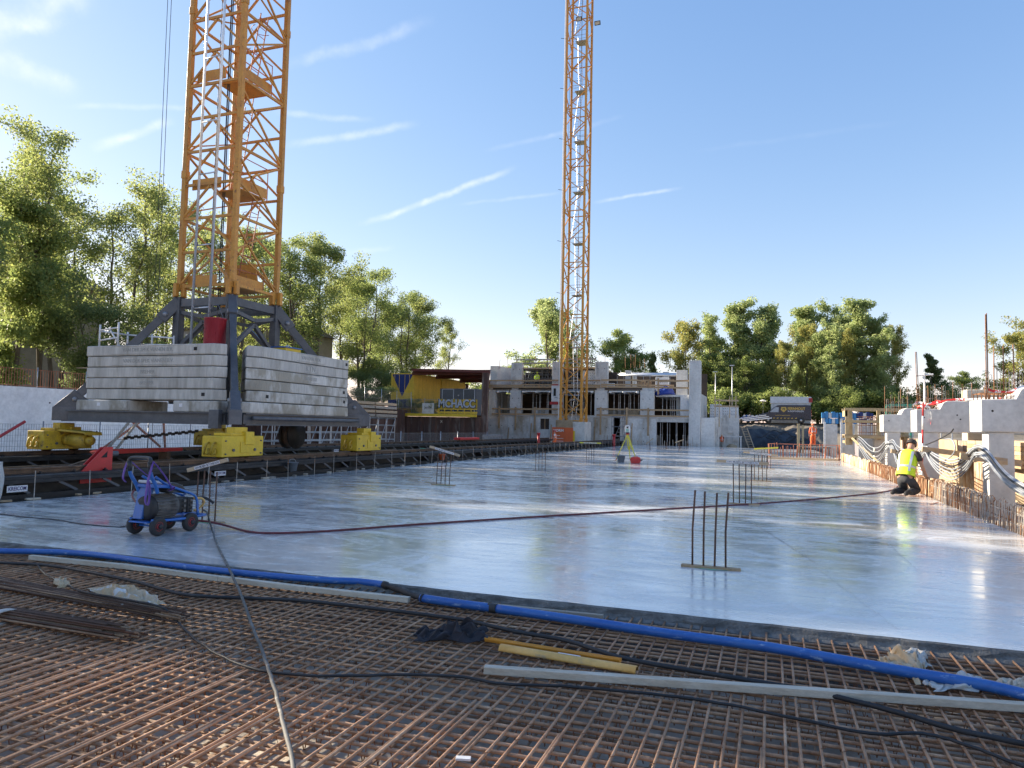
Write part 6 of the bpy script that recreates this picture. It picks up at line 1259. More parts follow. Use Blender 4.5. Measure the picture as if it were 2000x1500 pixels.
for x in (-4.6, -3.0): MB().box(x, x + .1, 78.2, 78.3, -.43, 1.0).build('leg', MT['white'], wk); MB().box(x, x + .1, 79.0, 79.1, -.43, 1.0).build('leg', MT['white'], wk)
MB().box(-4.65, -2.85, 78.15, 79.15, 1.0, 1.1).build('top', MT['white'], wk); tag(MB().lathe([(.5, 0), (.6, .3), (.45, .6), (.2, .7)], (-3.8, 78.0, -.43), 10).jitter(.06, 2).build('debris_sack', MT['ply'], None, True), 'brown sack of debris under the white trestle', 'sack')
# ---------------------------------------------------------------- van and things on the bank
def make_van(x0, y0, z0):
    t = thing('delivery_van', 'navy delivery van with gold lettering parked on the earth bank', 'van', (x0, y0, z0)); W = 1.95
    side = [(0, .45), (0, .80), (.12, .98), (.95, 1.18), (1.65, 1.83), (1.9, 1.98), (2.3, 2.04), (5.3, 2.04), (5.42, 1.9), (5.45, .45)]
    b = MB().prism([(x0 + x, z0 + z) for x, z in side], y0, y0 + W, 'xz'); b.build('body', MT['navy'], t, bevel=.06)
    for xw in (.95, 4.4):
        for yy in (y0 - .01, y0 + W - .21):
            wh = thing('wheel', None, None, (x0 + xw, yy, z0 + .33)); wh.parent = t; wh.location = Vector((x0 + xw, yy, z0 + .33)) - t.location
            MB().lathe([(.2, 0), (.31, 0), (.33, .03), (.33, .19), (.31, .22), (.2, .22)], (x0 + xw, yy, z0 + .33), 22, 'y').build('tyre', MT['rubber'], wh, True)
            MB().lathe([(.03, .0), (.19, .02), (.2, .06), (.2, .12), (.03, .12)], (x0 + xw, yy - .012, z0 + .33), 16, 'y').build('rim', MT['galv'], wh, True)
        MB().lathe([(.36, 0), (.40, 0), (.40, .02), (.36, .02)], (x0 + xw, y0 - .008, z0 + .36), 20, 'y').build('wheel_arch', MT['plast'], t, True)
    MB().prism([(x0 + 1.12, z0 + 1.22), (x0 + 2.05, z0 + 1.22), (x0 + 2.08, z0 + 1.78), (x0 + 1.72, z0 + 1.78)], y0 - .006, y0 + .004, 'xz').build('side_window', MT['glassp'], t)
    ws = MB(); ws.add([(x0 + .98, y0 + .12, z0 + 1.215), (x0 + 1.66, y0 + .16, z0 + 1.845), (x0 + 1.66, y0 + W - .16, z0 + 1.845), (x0 + .98, y0 + W - .12, z0 + 1.215)], [(0, 1, 2, 3)]); ws.v = [(x - .006, y, z + .006) for x, y, z in ws.v]; ws.build('windscreen', MT['glass'], t)
    MB().obox((x0 + 1.05, y0 - .12, z0 + 1.28), (.12, .2, .24)).build('wing_mirror', MT['plast'], t, bevel=.03); MB().box(x0 - .03, x0 + .06, y0 + .1, y0 + .35, z0 + .78, z0 + .95).build('headlight', MT['glassp'], t); MB().box(x0 - .04, x0 + 5.5, y0 + .02, y0 + W - .02, z0 + .36, z0 + .46).build('sill', MT['plast'], t)
    MB().box(x0 + 5.43, x0 + 5.47, y0 + .02, y0 + .14, z0 + .8, z0 + 1.5).build('tail_light', MT['red'], t)
    for xx in (2.18, 3.35): MB().box(x0 + xx, x0 + xx + .012, y0 - .003, y0 + .004, z0 + .55, z0 + 1.9).build('door_seam', MT['dark'], t)
    MB().box(x0 + 1.9, x0 + 2.06, y0 - .02, y0 - .001, z0 + 1.1, z0 + 1.14).build('door_handle', MT['plast'], t)
    text('lettering', 'FERNHOUT', .44, (x0 + 3.0, y0 - .005, z0 + 1.62), FACE_S, MT['gold'], t, .003, 'LEFT', sx=.80, bold=.014); text('lettering', 'SLOOPWERKEN', .24, (x0 + 3.0, y0 - .005, z0 + 1.33), FACE_S, MT['signw'], t, .003, 'LEFT', sx=.98, bold=.003)
    MB().prism([(x0 + 2.35, z0 + 1.80), (x0 + 2.85, z0 + 1.80), (x0 + 2.92, z0 + 1.5), (x0 + 2.6, z0 + 1.2), (x0 + 2.28, z0 + 1.5)], y0 - .005, y0 - .001, 'xz').build('emblem', MT['gold'], t); text('emblem_lettering', 'FS', .3, (x0 + 2.6, y0 - .008, z0 + 1.55), FACE_S, MT['inkk'], t, .002, bold=.01)
    text('lettering', 'www.fernhoutsloopwerken.nl', .13, (x0 + 2.5, y0 - .005, z0 + .88), FACE_S, MT['gold'], t, .002, bold=.003)
    for k in range(7): MB().prism([(x0 + 1.45 + k * .38, z0 + .5), (x0 + 1.62 + k * .38, z0 + .5), (x0 + 1.70 + k * .38, z0 + .6), (x0 + 1.53 + k * .38, z0 + .6)], y0 - .005, y0 - .001, 'xz').build('warning_stripe', MT['gold'], t)
make_van(-1.25, 86, 2.63)
sh = thing('site_hut', 'light grey site hut with red corner behind the van', 'site hut', (2, 90, 2.63)); MB().box(.0, 4.3, 89.5, 92, 2.63, 5.0).build('wall', MT['conc_l'], sh); MB().box(-.08, 4.38, 89.42, 92.1, 5.001, 5.75).build('roof_band', MT['white'], sh); MB().box(4.1, 4.5, 89.38, 89.41, 5.1, 5.6).build('corner_sign', MT['red'], sh)
for k in range(3): MB().box(.4 + k * 1.3, 1.4 + k * 1.3, 89.46, 89.495, 3.4, 4.5).build('window', MT['glass'], sh)
stp = mat('blue_white_stripe', (.02, .06, .25), .5)
bt = thing('blue_trailer', 'blue flat trailer loaded with white beams left of the van', 'trailer', (-2.6, 86, 2.63))
MB().prism([(-3.6, 2.75), (-1.4, 2.75), (-1.4, 3.3), (-2.6, 3.5), (-3.4, 3.1)], 86.2, 87.8, 'xz').build('body', stp, bt, bevel=.03)
for k in range(4): MB().box(-3.0 + k * .45, -2.75 + k * .45, 86.15, 86.19, 3.32, 3.48).build('stripe', MT['white'], bt)
for x in (-3.2, -1.9): MB().lathe([(.06, 0), (.22, .02), (.24, .1), (.06, .14)], (x, 86.1, 2.87), 14, 'y').build('wheel', MT['rubber'], bt, True)
for k in range(3): tag(MB().bar((-3.3 + k * .2, 85.5 - .1 * k, 3.05 - .13 * k), (-.5 + k * .3, 85.7 - .1 * k, 3.5 - .16 * k), .12, .1).build('white_beam', MT['alu']), '%s of three pale aluminium beams leaning before the blue trailer' % ['top', 'middle', 'lowest'][k], 'beam', 'pale beams by the van')
for k, (x, h) in enumerate(((-4.4, 9.2), (-6.4, 8.3))):
    t = thing('lamp_post', '%s grey lamp post standing before the trees right of the tall pier' % ('right', 'left')[k], 'lamp post', (x, 90 + k, 2.63), 'lamp posts'); MB().cyl((x, 90 + k, 2.63), (x, 90 + k, 2.63 + h * .75), .07, 8, .05).build('pole', MT['galv'], t, True)
    MB().box(x - .3, x + .25, 89.85 + k, 90.1 + k, 2.55 + h * .75, 2.66 + h * .75).build('lamp_head', MT['galv'], t)
t = thing('lamp_post', 'short street lamp with round shade left of the van', 'lamp post', (-.9, 92, 2.63), 'lamp posts'); MB().cyl((-.9, 92, 2.63), (-.9, 92, 5.2), .05, 8).build('pole', MT['galv'], t, True); MB().lathe([(.05, 5.2), (.4, 5.3), (.38, 5.38), (.1, 5.5)], (-.9, 92, 0), 14).build('lamp_shade', MT['conc_l'], t, True)
hs = MB()
# low buildings far right and the house behind the left trees
def house(x0, x1, y0, y1, z0, h, rh, label, wm, nwx, nwz):
    t = thing('house', label, 'house', ((x0 + x1) / 2, y0, z0)); MB().box(x0, x1, y0, y1, z0, z0 + h).build('wall', wm, t); xm = (x0 + x1) / 2
    if rh: MB().prism([(x0 - .3, z0 + h), (x1 + .3, z0 + h), (xm, z0 + h + rh)], y0 - .3, y1 + .3, 'xz').build('roof', MT['roof'], t)
    else: MB().box(x0 - .2, x1 + .2, y0 - .2, y1 + .2, z0 + h, z0 + h + .25).build('roof', MT['roof'], t)
    for i in range(nwx):
        for j in range(nwz):
            xx = x0 + (x1 - x0) * (i + .5) / nwx; zz = z0 + h * (j + .55) / nwz; w_ = MB().box(xx - .55, xx + .55, y0 - .06, y0 - .001, zz - .7, zz + .7).build('window', MT['white'], t); MB().box(xx - .47, xx + .47, y0 - .075, y0 - .061, zz - .62, zz + .62).build('pane', MT['glassp'], w_)
house(28, 60, 120, 130, 2.62, 3.2, 0, 'low grey building far away behind the beams on the right', MT['house'], 8, 1)
house(-66, -52, 34, 44, 2.9, 9, 4, 'brick house half hidden behind the trees on the left', MT['house'], 4, 3)
house(-58, -46, 58, 68, 2.9, 8, 3.5, 'second house glimpsed between the trees behind the crane', MT['house'], 4, 3)

# ================================================================ people
def skel(name, J, E, m, parent, sub=1, root=0):
    names = list(J); me = bpy.data.meshes.new(name); L = wloc(parent); me.from_pydata([tuple(Vector(J[n][0])) for n in names], [(names.index(a), names.index(b)) for a, b in E], [])
    me.materials.append(m); o = bpy.data.objects.new(name, me); col.objects.link(o); o.parent = parent
    sk_ = o.modifiers.new('skin', 'SKIN'); sk_.use_smooth_shade = True; sk_.branch_smoothing = .3
    for i, n in enumerate(names):
        r = J[n][1]; me.skin_vertices[0].data[i].radius = (r, r) if not isinstance(r, tuple) else r; me.skin_vertices[0].data[i].use_root = (i == root)
    s_ = o.modifiers.new('sub', 'SUBSURF'); s_.levels = s_.render_levels = sub; return o
def person(loc, rz, pose, label, top, trs, hat=None, sc=1.0, full=False, stripes=True, sleeve=None, hair='dark'):
    t = thing('person', label, 'person', (0, 0, 0), 'site workers'); J = {k: Vector(v) for k, v in pose.items()}
    def S(keys, rad): return {k: (J[k], r) for k, r in zip(keys, rad)}
    b = S(['pel', 'wst', 'chs', 'nck', 'hdb', 'hdt', 'shl', 'ell', 'wrl', 'hnl', 'shr', 'elr', 'wrr', 'hnr', 'hpl', 'knl', 'anl', 'tol', 'hpr', 'knr', 'anr', 'tor'],
          [.12, .115, .13, .055, .085, .09, .06, .045, .034, .03, .06, .045, .034, .03, .085, .06, .045, .035, .085, .06, .045, .035])
    EB = [('pel', 'wst'), ('wst', 'chs'), ('chs', 'nck'), ('nck', 'hdb'), ('hdb', 'hdt'), ('chs', 'shl'), ('shl', 'ell'), ('ell', 'wrl'), ('wrl', 'hnl'), ('chs', 'shr'), ('shr', 'elr'), ('elr', 'wrr'), ('wrr', 'hnr'), ('pel', 'hpl'), ('hpl', 'knl'), ('knl', 'anl'), ('anl', 'tol'), ('pel', 'hpr'), ('hpr', 'knr'), ('knr', 'anr'), ('anr', 'tor')]
    body = skel('body', b, EB, MT['skin'], t, 2)
    for s_ in 'lr':                      # separate fingers and thumb
        h, w_ = J['hn' + s_], J['wr' + s_]; d = (h - w_).normalized(); u = d.cross(Vector((1, 0, .3))).normalized(); v = d.cross(u)
        for k, (off, ln) in enumerate(((-.03, .065), (-.01, .08), (.01, .075), (.03, .06))):
            p = h + u * off; skel('finger', {'a': (p - d * .01, .010), 'b': (p + d * ln * .55, .009), 'c': (p + d * ln + v * .02, .008)}, [('a', 'b'), ('b', 'c')], MT['skin'], t, 1)
        skel('thumb', {'a': (h - d * .05 - u * .02, .012), 'b': (h - d * .02 - u * .055, .011), 'c': (h + d * .02 - u * .065, .009)}, [('a', 'b'), ('b', 'c')], MT['skin'], t, 1)
    tr = S(['pel', 'wst', 'hpl', 'knl', 'anl', 'hpr', 'knr', 'anr'], [.16, .145, .125, .10, .08, .125, .10, .08]); tr['wst'] = (J['pel'].lerp(J['wst'], .55), .135)
    skel('trousers', tr, [('pel', 'wst'), ('pel', 'hpl'), ('hpl', 'knl'), ('knl', 'anl'), ('pel', 'hpr'), ('hpr', 'knr'), ('knr', 'anr')], MT[trs], t, 2)
    for s_ in 'lr':
        skel('boot', {'a': (J['an' + s_] + (J['kn' + s_] - J['an' + s_]).normalized() * .1, .065), 'b': (J['an' + s_], .06), 'c': (J['to' + s_], .048)}, [('a', 'b'), ('b', 'c')], MT['boot'], t, 2)
    # vest / jacket: lofted shell round the spine
    sw = (J['shl'] - J['shr']).normalized(); mb = MB(); rings = []; sp = [J['pel'].lerp(J['wst'], .1), J['pel'].lerp(J['wst'], .6), J['wst'], J['wst'].lerp(J['chs'], .5), J['chs'], J['chs'].lerp(J['nck'], .45), J['chs'].lerp(J['nck'], .8)]
    for p, a_, b_ in zip(sp, (.20, .185, .18, .195, .205, .185, .10), (.16, .15, .145, .15, .15, .125, .08)):
        up = (J['chs'] - J['pel']).normalized(); f_ = sw.cross(up).normalized()
        rings.append([p + sw * math.cos(q) * a_ * (1 + .02 * math.sin(5 * q)) + f_ * math.sin(q) * b_ * (1 + .03 * math.sin(7 * q + p.z * 9)) for q in np.linspace(0, 2 * math.pi, 25)[:-1]])
    mb.v = [tuple(p) for r_ in rings for p in r_]; mb.f = [[i * 24 + k, i * 24 + (k + 1) % 24, (i + 1) * 24 + (k + 1) % 24, (i + 1) * 24 + k] for i in range(len(rings) - 1) for k in range(24)]
    v = mb.build('vest', MT[top], t, True); v.modifiers.new('thick', 'SOLIDIFY').thickness = .012; v.modifiers.new('sub', 'SUBSURF').levels = 1
    if stripes:
        def band(ia, fr, hgt):
            m2 = MB(); A, B = rings[ia], rings[ia + 1]; c = sp[ia].lerp(sp[ia + 1], fr); n = 24
            for off in (0, hgt): m2.v += [tuple(c + up * off + (A[k].lerp(B[k], fr) - c) * 1.075) for k in range(n)]
            m2.f = [[k, (k + 1) % n, n + (k + 1) % n, n + k] for k in range(n)]; o = m2.build('reflective_band', MT['refl'], v, True); o.modifiers.new('thick', 'SOLIDIFY').thickness = .004
        band(2, .1, .05)
        for s_ in (1, -1):
            m2 = MB(); V = []
            for i in range(1, 6):
                for dk in (0, 1): k = ((5 if s_ > 0 else 6) + dk + (0 if s_ > 0 else 0)) % 24; k = {(1, 0): 3, (1, 1): 4, (-1, 0): 8, (-1, 1): 9}[(s_, dk)]; V.append(sp[i] + (rings[i][k] - sp[i]) * 1.085)
            m2.add(V, [(2 * i, 2 * i + 1, 2 * i + 3, 2 * i + 2) for i in range(4)]); o = m2.build('reflective_band', MT['refl'], v); o.modifiers.new('thick', 'SOLIDIFY').thickness = .004
            m2 = MB(); V = []
            for i in range(1, 6):
                for dk in (0, 1): k = {(1, 0): 20, (1, 1): 21, (-1, 0): 15, (-1, 1): 16}[(s_, dk)]; V.append(sp[i] + (rings[i][k] - sp[i]) * 1.085)
            m2.add(V, [(2 * i, 2 * i + 1, 2 * i + 3, 2 * i + 2) for i in range(4)]); o = m2.build('reflective_band', MT['refl'], v); o.modifiers.new('thick', 'SOLIDIFY').thickness = .004
    for s_ in 'lr':
        e = J['sh' + s_].lerp(J['el' + s_], .75) if not full else J['el' + s_].lerp(J['wr' + s_], .85)
        sl_ = {'a': (J['chs'].lerp(J['sh' + s_], .7), .085), 'b': (J['sh' + s_], .078), 'c': (J['sh' + s_].lerp(J['el' + s_], .7), .066)}; E_ = [('a', 'b'), ('b', 'c')]
        if full: sl_['d'] = (J['el' + s_], .06); sl_['e'] = (e, .05); E_ += [('c', 'd'), ('d', 'e')]
        skel('sleeve', sl_, E_, MT[sleeve or top], t, 2)
    hc = J['hdb'].lerp(J['hdt'], .55); hu = (J['hdt'] - J['hdb']).normalized()
    fwd = Vector((0, 1, 0)) if 'face' not in J else (J['face'] - hc).normalized(); sd2 = hu.cross(fwd).normalized()
    fa = MB(); fa.cyl(hc + fwd * .075 - hu * .01, hc + fwd * .125 - hu * .035, .018, 8, .014); fa.build('nose', MT['skin'], t, True)
    for s_ in (-1, 1):
        MB().lathe([(.004, -.012), (.012, -.006), (.013, .004), (.004, .01)], hc + fwd * .088 + sd2 * .034 * s_ + hu * .015, 8).build('eye', MT['inkk'], t, True); MB().obox(hc + sd2 * .098 * s_, (.03, .045, .06)).build('ear', MT['skin'], t, True, .008)
    MB().obox(hc + fwd * .093 - hu * .065, (.05, .01, .012)).build('mouth', MT['cred'], t)
    hm_ = MB(); n = 16
    for lv, rr_ in ((-.02, 1.06), (.03, 1.10), (.075, .95), (.105, .66), (.122, .28)):
        hm_.v += [tuple(hc + hu * lv + (sd2 * math.cos(q) * .1 + fwd * math.sin(q) * .112) * rr_ - fwd * .008) for q in np.linspace(0, 2 * math.pi, n + 1)[:-1]]
    hm_.f = [[i * n + k, i * n + (k + 1) % n, (i + 1) * n + (k + 1) % n, (i + 1) * n + k] for i in range(4) for k in range(n)] + [list(range(4 * n, 5 * n))]
    o = hm_.build('helmet' if hat else 'hair', MT[hat] if hat else MT['boot'], t, True)
    if hat: MB().obox(hc + hu * .0 + fwd * .125, (.15, .08, .012)).build('helmet_peak', MT[hat], o, bevel=.004)
    t.location = loc; t.rotation_euler = (0, 0, rz); t.scale = (sc, sc, sc); return t
stand = dict(pel=(0, 0, .95), wst=(0, .0, 1.12), chs=(0, .01, 1.36), nck=(0, .02, 1.52), hdb=(0, .03, 1.58), hdt=(0, .04, 1.72), shl=(-.19, 0, 1.43), ell=(-.25, .02, 1.15), wrl=(-.24, .12, .92), hnl=(-.23, .16, .84), shr=(.19, 0, 1.43), elr=(.25, 0, 1.15), wrr=(.26, .1, .92), hnr=(.25, .15, .84), hpl=(-.1, 0, .90), knl=(-.11, .04, .5), anl=(-.12, -.02, .09), tol=(-.13, .14, .045), hpr=(.1, 0, .90), knr=(.12, .03, .5), anr=(.13, 0, .09), tor=(.15, .16, .045))
kneel = dict(pel=(0, -.04, .42), wst=(0, .02, .60), chs=(.01, .13, .90), nck=(.02, .20, 1.06), hdb=(.02, .25, 1.11), hdt=(.025, .33, 1.21), face=(.03, .60, .95), shl=(-.19, .12, .97), ell=(-.23, .30, .72), wrl=(-.18, .50, .52), hnl=(-.16, .56, .44), shr=(.21, .10, .97), elr=(.29, .14, .68), wrr=(.32, .28, .46), hnr=(.33, .33, .38), hpl=(-.1, -.04, .38), knl=(-.14, .26, .10), anl=(-.17, -.20, .10), tol=(-.18, -.34, .05), hpr=(.1, -.04, .38), knr=(.14, .27, .10), anr=(.12, -.18, .10), tor=(.10, -.32, .05))
person((3.36, 21.5, 0), R(-30), kneel, 'worker in a yellow vest and dark trousers kneeling at the slab edge', 'vest', 'trous', None, 1.16, sleeve='boot')
walk = dict(stand); walk.update(elr=(.30, .1, 1.2), wrr=(.22, .3, 1.1), hnr=(.18, .36, 1.08), knl=(-.11, .12, .52), anl=(-.12, -.1, .12), tol=(-.12, .05, .06))
a = PZ(1398, 872, -.43); person((-4.75, 77, -.43), R(150), walk, 'worker in an orange vest and grey trousers beside the tall pier', 'vesto', 'trousg', 'woodw', .98, sleeve='boot')
person((3.15, 62.0, .55), R(20), stand, 'worker in full orange suit and helmet standing on a timber deck', 'vesto', 'vesto', 'signo', 1.02, full=True)
dkk = thing('timber_deck', 'small timber deck with post under the orange-suited worker', 'platform', (3.2, 62, -.43)); MB().box(2.0, 4.4, 61.3, 62.8, .40, .54).build('deck', MT['woodg'], dkk)
for x in (2.1, 4.2): MB().box(x, x + .14, 61.3, 61.44, -.43, .395).build('post', MT['woodg'], dkk)
MB().box(1.95, 2.15, 61.1, 61.29, -.43, 2.3).build('post', MT['woody'], dkk); MB().box(2.3, 2.45, 61.1, 61.29, -.43, 2.2).build('post', MT['woody'], dkk)
person((-17.8, 60.5, -.43), R(100), walk, 'worker in an orange vest and red helmet at the end of the crane track', 'vesto', 'vesto', 'red', 1.0, full=False, sleeve='white')
person((-24.2, BY + .9, 5.86), R(200), stand, 'worker in lime yellow jacket on the upper floor of the building', 'vest', 'trous', 'vest', 1.0, full=True)
# ================================================================ trees
def leaf_mesh(name, C, size, m, seed, flat=.0, elong=1.5):
    rg = np.random.default_rng(seed); n = len(C); d = rg.normal(size=(n, 3)); d /= np.linalg.norm(d, axis=1)[:, None]
    r = rg.normal(size=(n, 3)); s = np.cross(d, r); s /= np.linalg.norm(s, axis=1)[:, None]; sz = size * rg.uniform(.6, 1.35, (n, 1))
    V = np.stack([C - d * sz * elong * .5, C + s * sz * .42, C + d * sz * elong * .5, C - s * sz * .42], 1).reshape(-1, 3).astype(np.float32)
    me = bpy.data.meshes.new(name); me.vertices.add(n * 4); me.vertices.foreach_set('co', V.ravel()); me.loops.add(n * 4); me.loops.foreach_set('vertex_index', np.arange(n * 4, dtype=np.int32))
    me.polygons.add(n); me.polygons.foreach_set('loop_start', np.arange(0, n * 4, 4, dtype=np.int32)); me.polygons.foreach_set('loop_total', np.full(n, 4, dtype=np.int32)); me.update(); me.validate(); me.materials.append(m); return me
def grow(seed, h, rad, prof, nl, leaf, spread, lean=.0, stems=1, base=.25, rise=.9, nsub=5, dens=1.0, lo=.15):
    rr = random.Random(seed); rg = np.random.default_rng(seed); mb = MB(); cl = []
    for st in range(stems):
        a0 = rr.uniform(0, 6.28); ox, oy = (math.cos(a0) * .25 * (stems > 1), math.sin(a0) * .25 * (stems > 1)); dx, dy = rr.uniform(-.05, .05) + ox * .35, rr.uniform(-.05, .05) + oy * .35; pts = []; hh = h * (1 - .12 * st); n = 9
        for i in range(n + 1): f_ = i / n; pts.append(Vector((ox + dx * hh * f_ + rr.uniform(-.12, .12) * f_ * 2, oy + dy * hh * f_ + rr.uniform(-.12, .12) * f_ * 2, hh * f_ * .97)))
        r0 = h * .0125 * (.75 if stems > 1 else 1); mb.tube(pts, [r0 * (1.25 if i == 0 else 1) * (1 - .9 * i / n) + .015 for i in range(n + 1)], 7)
        nb = int(h * 2.0 * dens / (1 + .4 * (stems - 1)))
        for b in range(nb):
            f_ = base + (1 - base) * (b + rr.random()) / nb; f_ = min(f_, .985); k = min(n - 1, int(f_ * n)); p = pts[k].lerp(pts[k + 1], f_ * n - k); L = rad * prof(f_) * rr.uniform(.5, 1.25); a = rr.uniform(0, 6.28); el = rr.uniform(.35, 1.0) * rise
            d = Vector((math.cos(a) * math.cos(el), math.sin(a) * math.cos(el), math.sin(el))); q = [p]
            for s_ in range(1, 5): q.append(p + d * L * s_ / 4 + Vector((0, 0, .10 * L * (s_ / 4) ** 2)) + Vector((rr.uniform(-1, 1), rr.uniform(-1, 1), rr.uniform(-1, 1))) * L * .05)
            rb = max(.02, r0 * .42 * (1 - f_ * .7)); mb.tube(q, [rb, rb * .8, rb * .6, rb * .4, rb * .18], 5, False)
            for s_ in range(nsub):
                t_ = rr.uniform(.3, 1); kk = min(3, int(t_ * 4)); o = q[kk].lerp(q[kk + 1], t_ * 4 - kk); d2 = (d + Vector((rr.uniform(-1, 1), rr.uniform(-1, 1), rr.uniform(-.5, .9))) * .9).normalized(); l2 = L * rr.uniform(.2, .45); e = o + d2 * l2
                mb.tube([o, o.lerp(e, .5) + Vector((0, 0, .04 * l2)), e], [rb * .35, rb * .25, .006], 4, False)
                cl.append((e, 1)); cl.append((o.lerp(e, .6), .8)); 
            cl.append((q[4], 1.2))
    C = np.array([tuple(c[0]) for c in cl]); W = np.array([c[1] for c in cl]) * rg.uniform(lo, 1.6, len(cl)); W /= W.sum(); idx = rg.choice(len(cl), nl, p=W)
    P_ = C[idx] + (lambda v: v / np.linalg.norm(v, axis=1)[:, None] * rg.uniform(0, 1, (nl, 1)) ** .5)(rg.normal(size=(nl, 3))) * spread * 1.5 * np.array([1, 1, .75]); P_[:, 2] = np.maximum(P_[:, 2], .4); return mb, P_
round_p = lambda f: max(.25, max(0.0, math.sin(math.pi * min(1, max(0, f - .05) / .95))) ** .7)
tall_p = lambda f: .55 + .45 * math.sin(math.pi * f) if f < .9 else .4
pop_p = lambda f: .95 - .55 * f
cone_p = lambda f: max(.12, 1.05 - f)
PRO = {}
def proto(key, seed, h, rad, prof, nl, leaf, spread, m, **k):
    mb, Pl = grow(seed, h, rad, prof, nl, leaf, spread, **k); tm = bpy.data.meshes.new('trunk'); tm.from_pydata(mb.v, [], mb.f); tm.materials.append(MT['bark']); tm.shade_smooth()
    PRO[key] = (tm, leaf_mesh('crown', Pl, leaf, m, seed + 1), h)
proto('a1', 1, 16, 3.4, tall_p, 16000, .12, .5, MT['leaf_a'], stems=2, base=.22); proto('a2', 2, 16, 3.2, tall_p, 12000, .12, .48, MT['leaf_a'], stems=1, base=.2, rise=1.1)
proto('a3', 3, 16, 3.6, tall_p, 16000, .12, .5, MT['leaf_b'], stems=2, base=.2); proto('a4', 4, 16, 4.2, round_p, 27000, .12, .6, MT['leaf_a'], stems=1, base=.2); proto('a5', 9, 16, 4.2, round_p, 25000, .12, .6, MT['leaf_b'], stems=2, base=.18)
proto('dn', 18, 16, 4.4, round_p, 42000, .17, .6, MT['leaf_b'], stems=2, base=.1)  # crown made extra dense so the out-of-view trees shade slab and rebar
proto('p1', 5, 16, 3.0, pop_p, 20000, .19, .5, MT['leaf_p'], stems=2, base=.08, rise=1.25, nsub=8, dens=1.6, lo=.5); proto('p2', 6, 16, 2.9, pop_p, 18000, .19, .5, MT['leaf_p'], stems=1, base=.06, rise=1.25, nsub=8, dens=1.8, lo=.5)
proto('r1', 7, 16, 5.0, round_p, 26000, .21, .7, MT['leaf_p'], stems=1, base=.12, nsub=7); proto('r2', 8, 16, 4.8, round_p, 15000, .2, .6, MT['leaf_b'], stems=2, base=.15, nsub=7)
proto('o1', 10, 16, 5.0, round_p, 19000, .21, .7, MT['leaf_c'], stems=1, base=.12, nsub=7); proto('d1', 11, 16, 5.0, cone_p, 22000, .21, .55, MT['leaf_d'], stems=1, base=.06, rise=.5, nsub=7); proto('y1', 12, 16, 5.6, cone_p, 28000, .2, .6, MT['leaf_y'], stems=2, base=.06, nsub=7)
proto('b1', 13, 5, 3.0, round_p, 13000, .11, .5, MT['leaf_d'], stems=3, base=.05, nsub=7); proto('b2', 14, 5, 2.6, round_p, 10000, .11, .5, MT['leaf_b'], stems=3, base=.05, nsub=7); proto('b3', 15, 5, 2.4, round_p, 8000, .11, .5, MT['leaf_a'], stems=3, base=.05, nsub=7)
proto('iv', 16, 9, 2.0, tall_p, 17000, .12, .5, MT['leaf_b'], stems=1, base=.03, nsub=6); proto('hd', 17, 4.5, 3.2, round_p, 9000, .17, .6, MT['leaf_b'], stems=4, base=.02, nsub=7)
def tree(key, x, y, z, h, label, grp, wide=1.0, rz=None, name='tree', cat='tree'):
    tm, cm, h0 = PRO[key]; t = thing(name, label, cat, (x, y, z), grp); s = h / h0; t.scale = (s * wide, s * wide, s); t.rotation_euler = (0, 0, rnd.uniform(0, 6.28) if rz is None else rz)
    for nm, me in (('trunk', tm), ('crown', cm)): o = bpy.data.objects.new(nm, me); col.objects.link(o); o.parent = t
    return t
left = [(-41, 8.2, 15.5, 'dn'), (-39.5, 12, 15.5, 'dn'), (-42, 18.6, 16, 'dn'), (-40.5, 23.5, 14.5, 'a5'), (-41, 28.5, 15.2, 'a1'), (-43, 32.2, 15, 'a3'), (-40.5, 35.5, 14.6, 'a1'), (-42.5, 40, 15.4, 'a2'), (-41, 44.5, 15, 'a1'), (-43, 49.5, 15.3, 'a2'), (-40.5, 54.5, 15.6, 'a3'), (-42, 59, 16.6, 'a4'), (-39.5, 64, 14.5, 'a5'), (-43, 69, 15, 'a4'), (-40, 74, 13.8, 'a5'), (-42, 80, 14.5, 'a4'), (-41, 87, 12.5, 'a2'), (-47, 57, 16.5, 'a4'), (-46.5, 71, 15.5, 'a4'), (-46, 79, 14, 'a5'), (-47.5, 46, 15.5, 'a3'), (-48, 37, 16, 'a1')]
left += [(-44.5, 10.3, 18, 'dn')]  # extra tree out of view, added to shade the front of the slab
for k, (x, y, h, key) in enumerate(sorted(left, key=lambda q: q[1])):
    tree(key, x, y, 2.93, h, ('tall leafy tree above the retaining wall, %s counted from the camera end' % ORD[k]), 'trees above the retaining wall')
for k, (x, y, key, h) in enumerate([(-38, 24, 'iv', 9.5), (-39.5, 28, 'iv', 10.5), (-37.5, 30.5, 'b1', 5), (-37.6, 36.5, 'b2', 3.2), (-38, 43.5, 'b3', 3.2), (-37.5, 50, 'b1', 3.0), (-37.5, 56, 'b2', 3.2), (-37.5, 62, 'b1', 3.6), (-38, 68, 'b1', 4), (-38.5, 76, 'b2', 4.5)]):
    tree(key, x, y, 2.93, h, 'leafy shrub under the left trees, %s from the camera end' % ORD[k], 'shrubs under the left trees', 1.0, None, 'shrub', 'shrub')
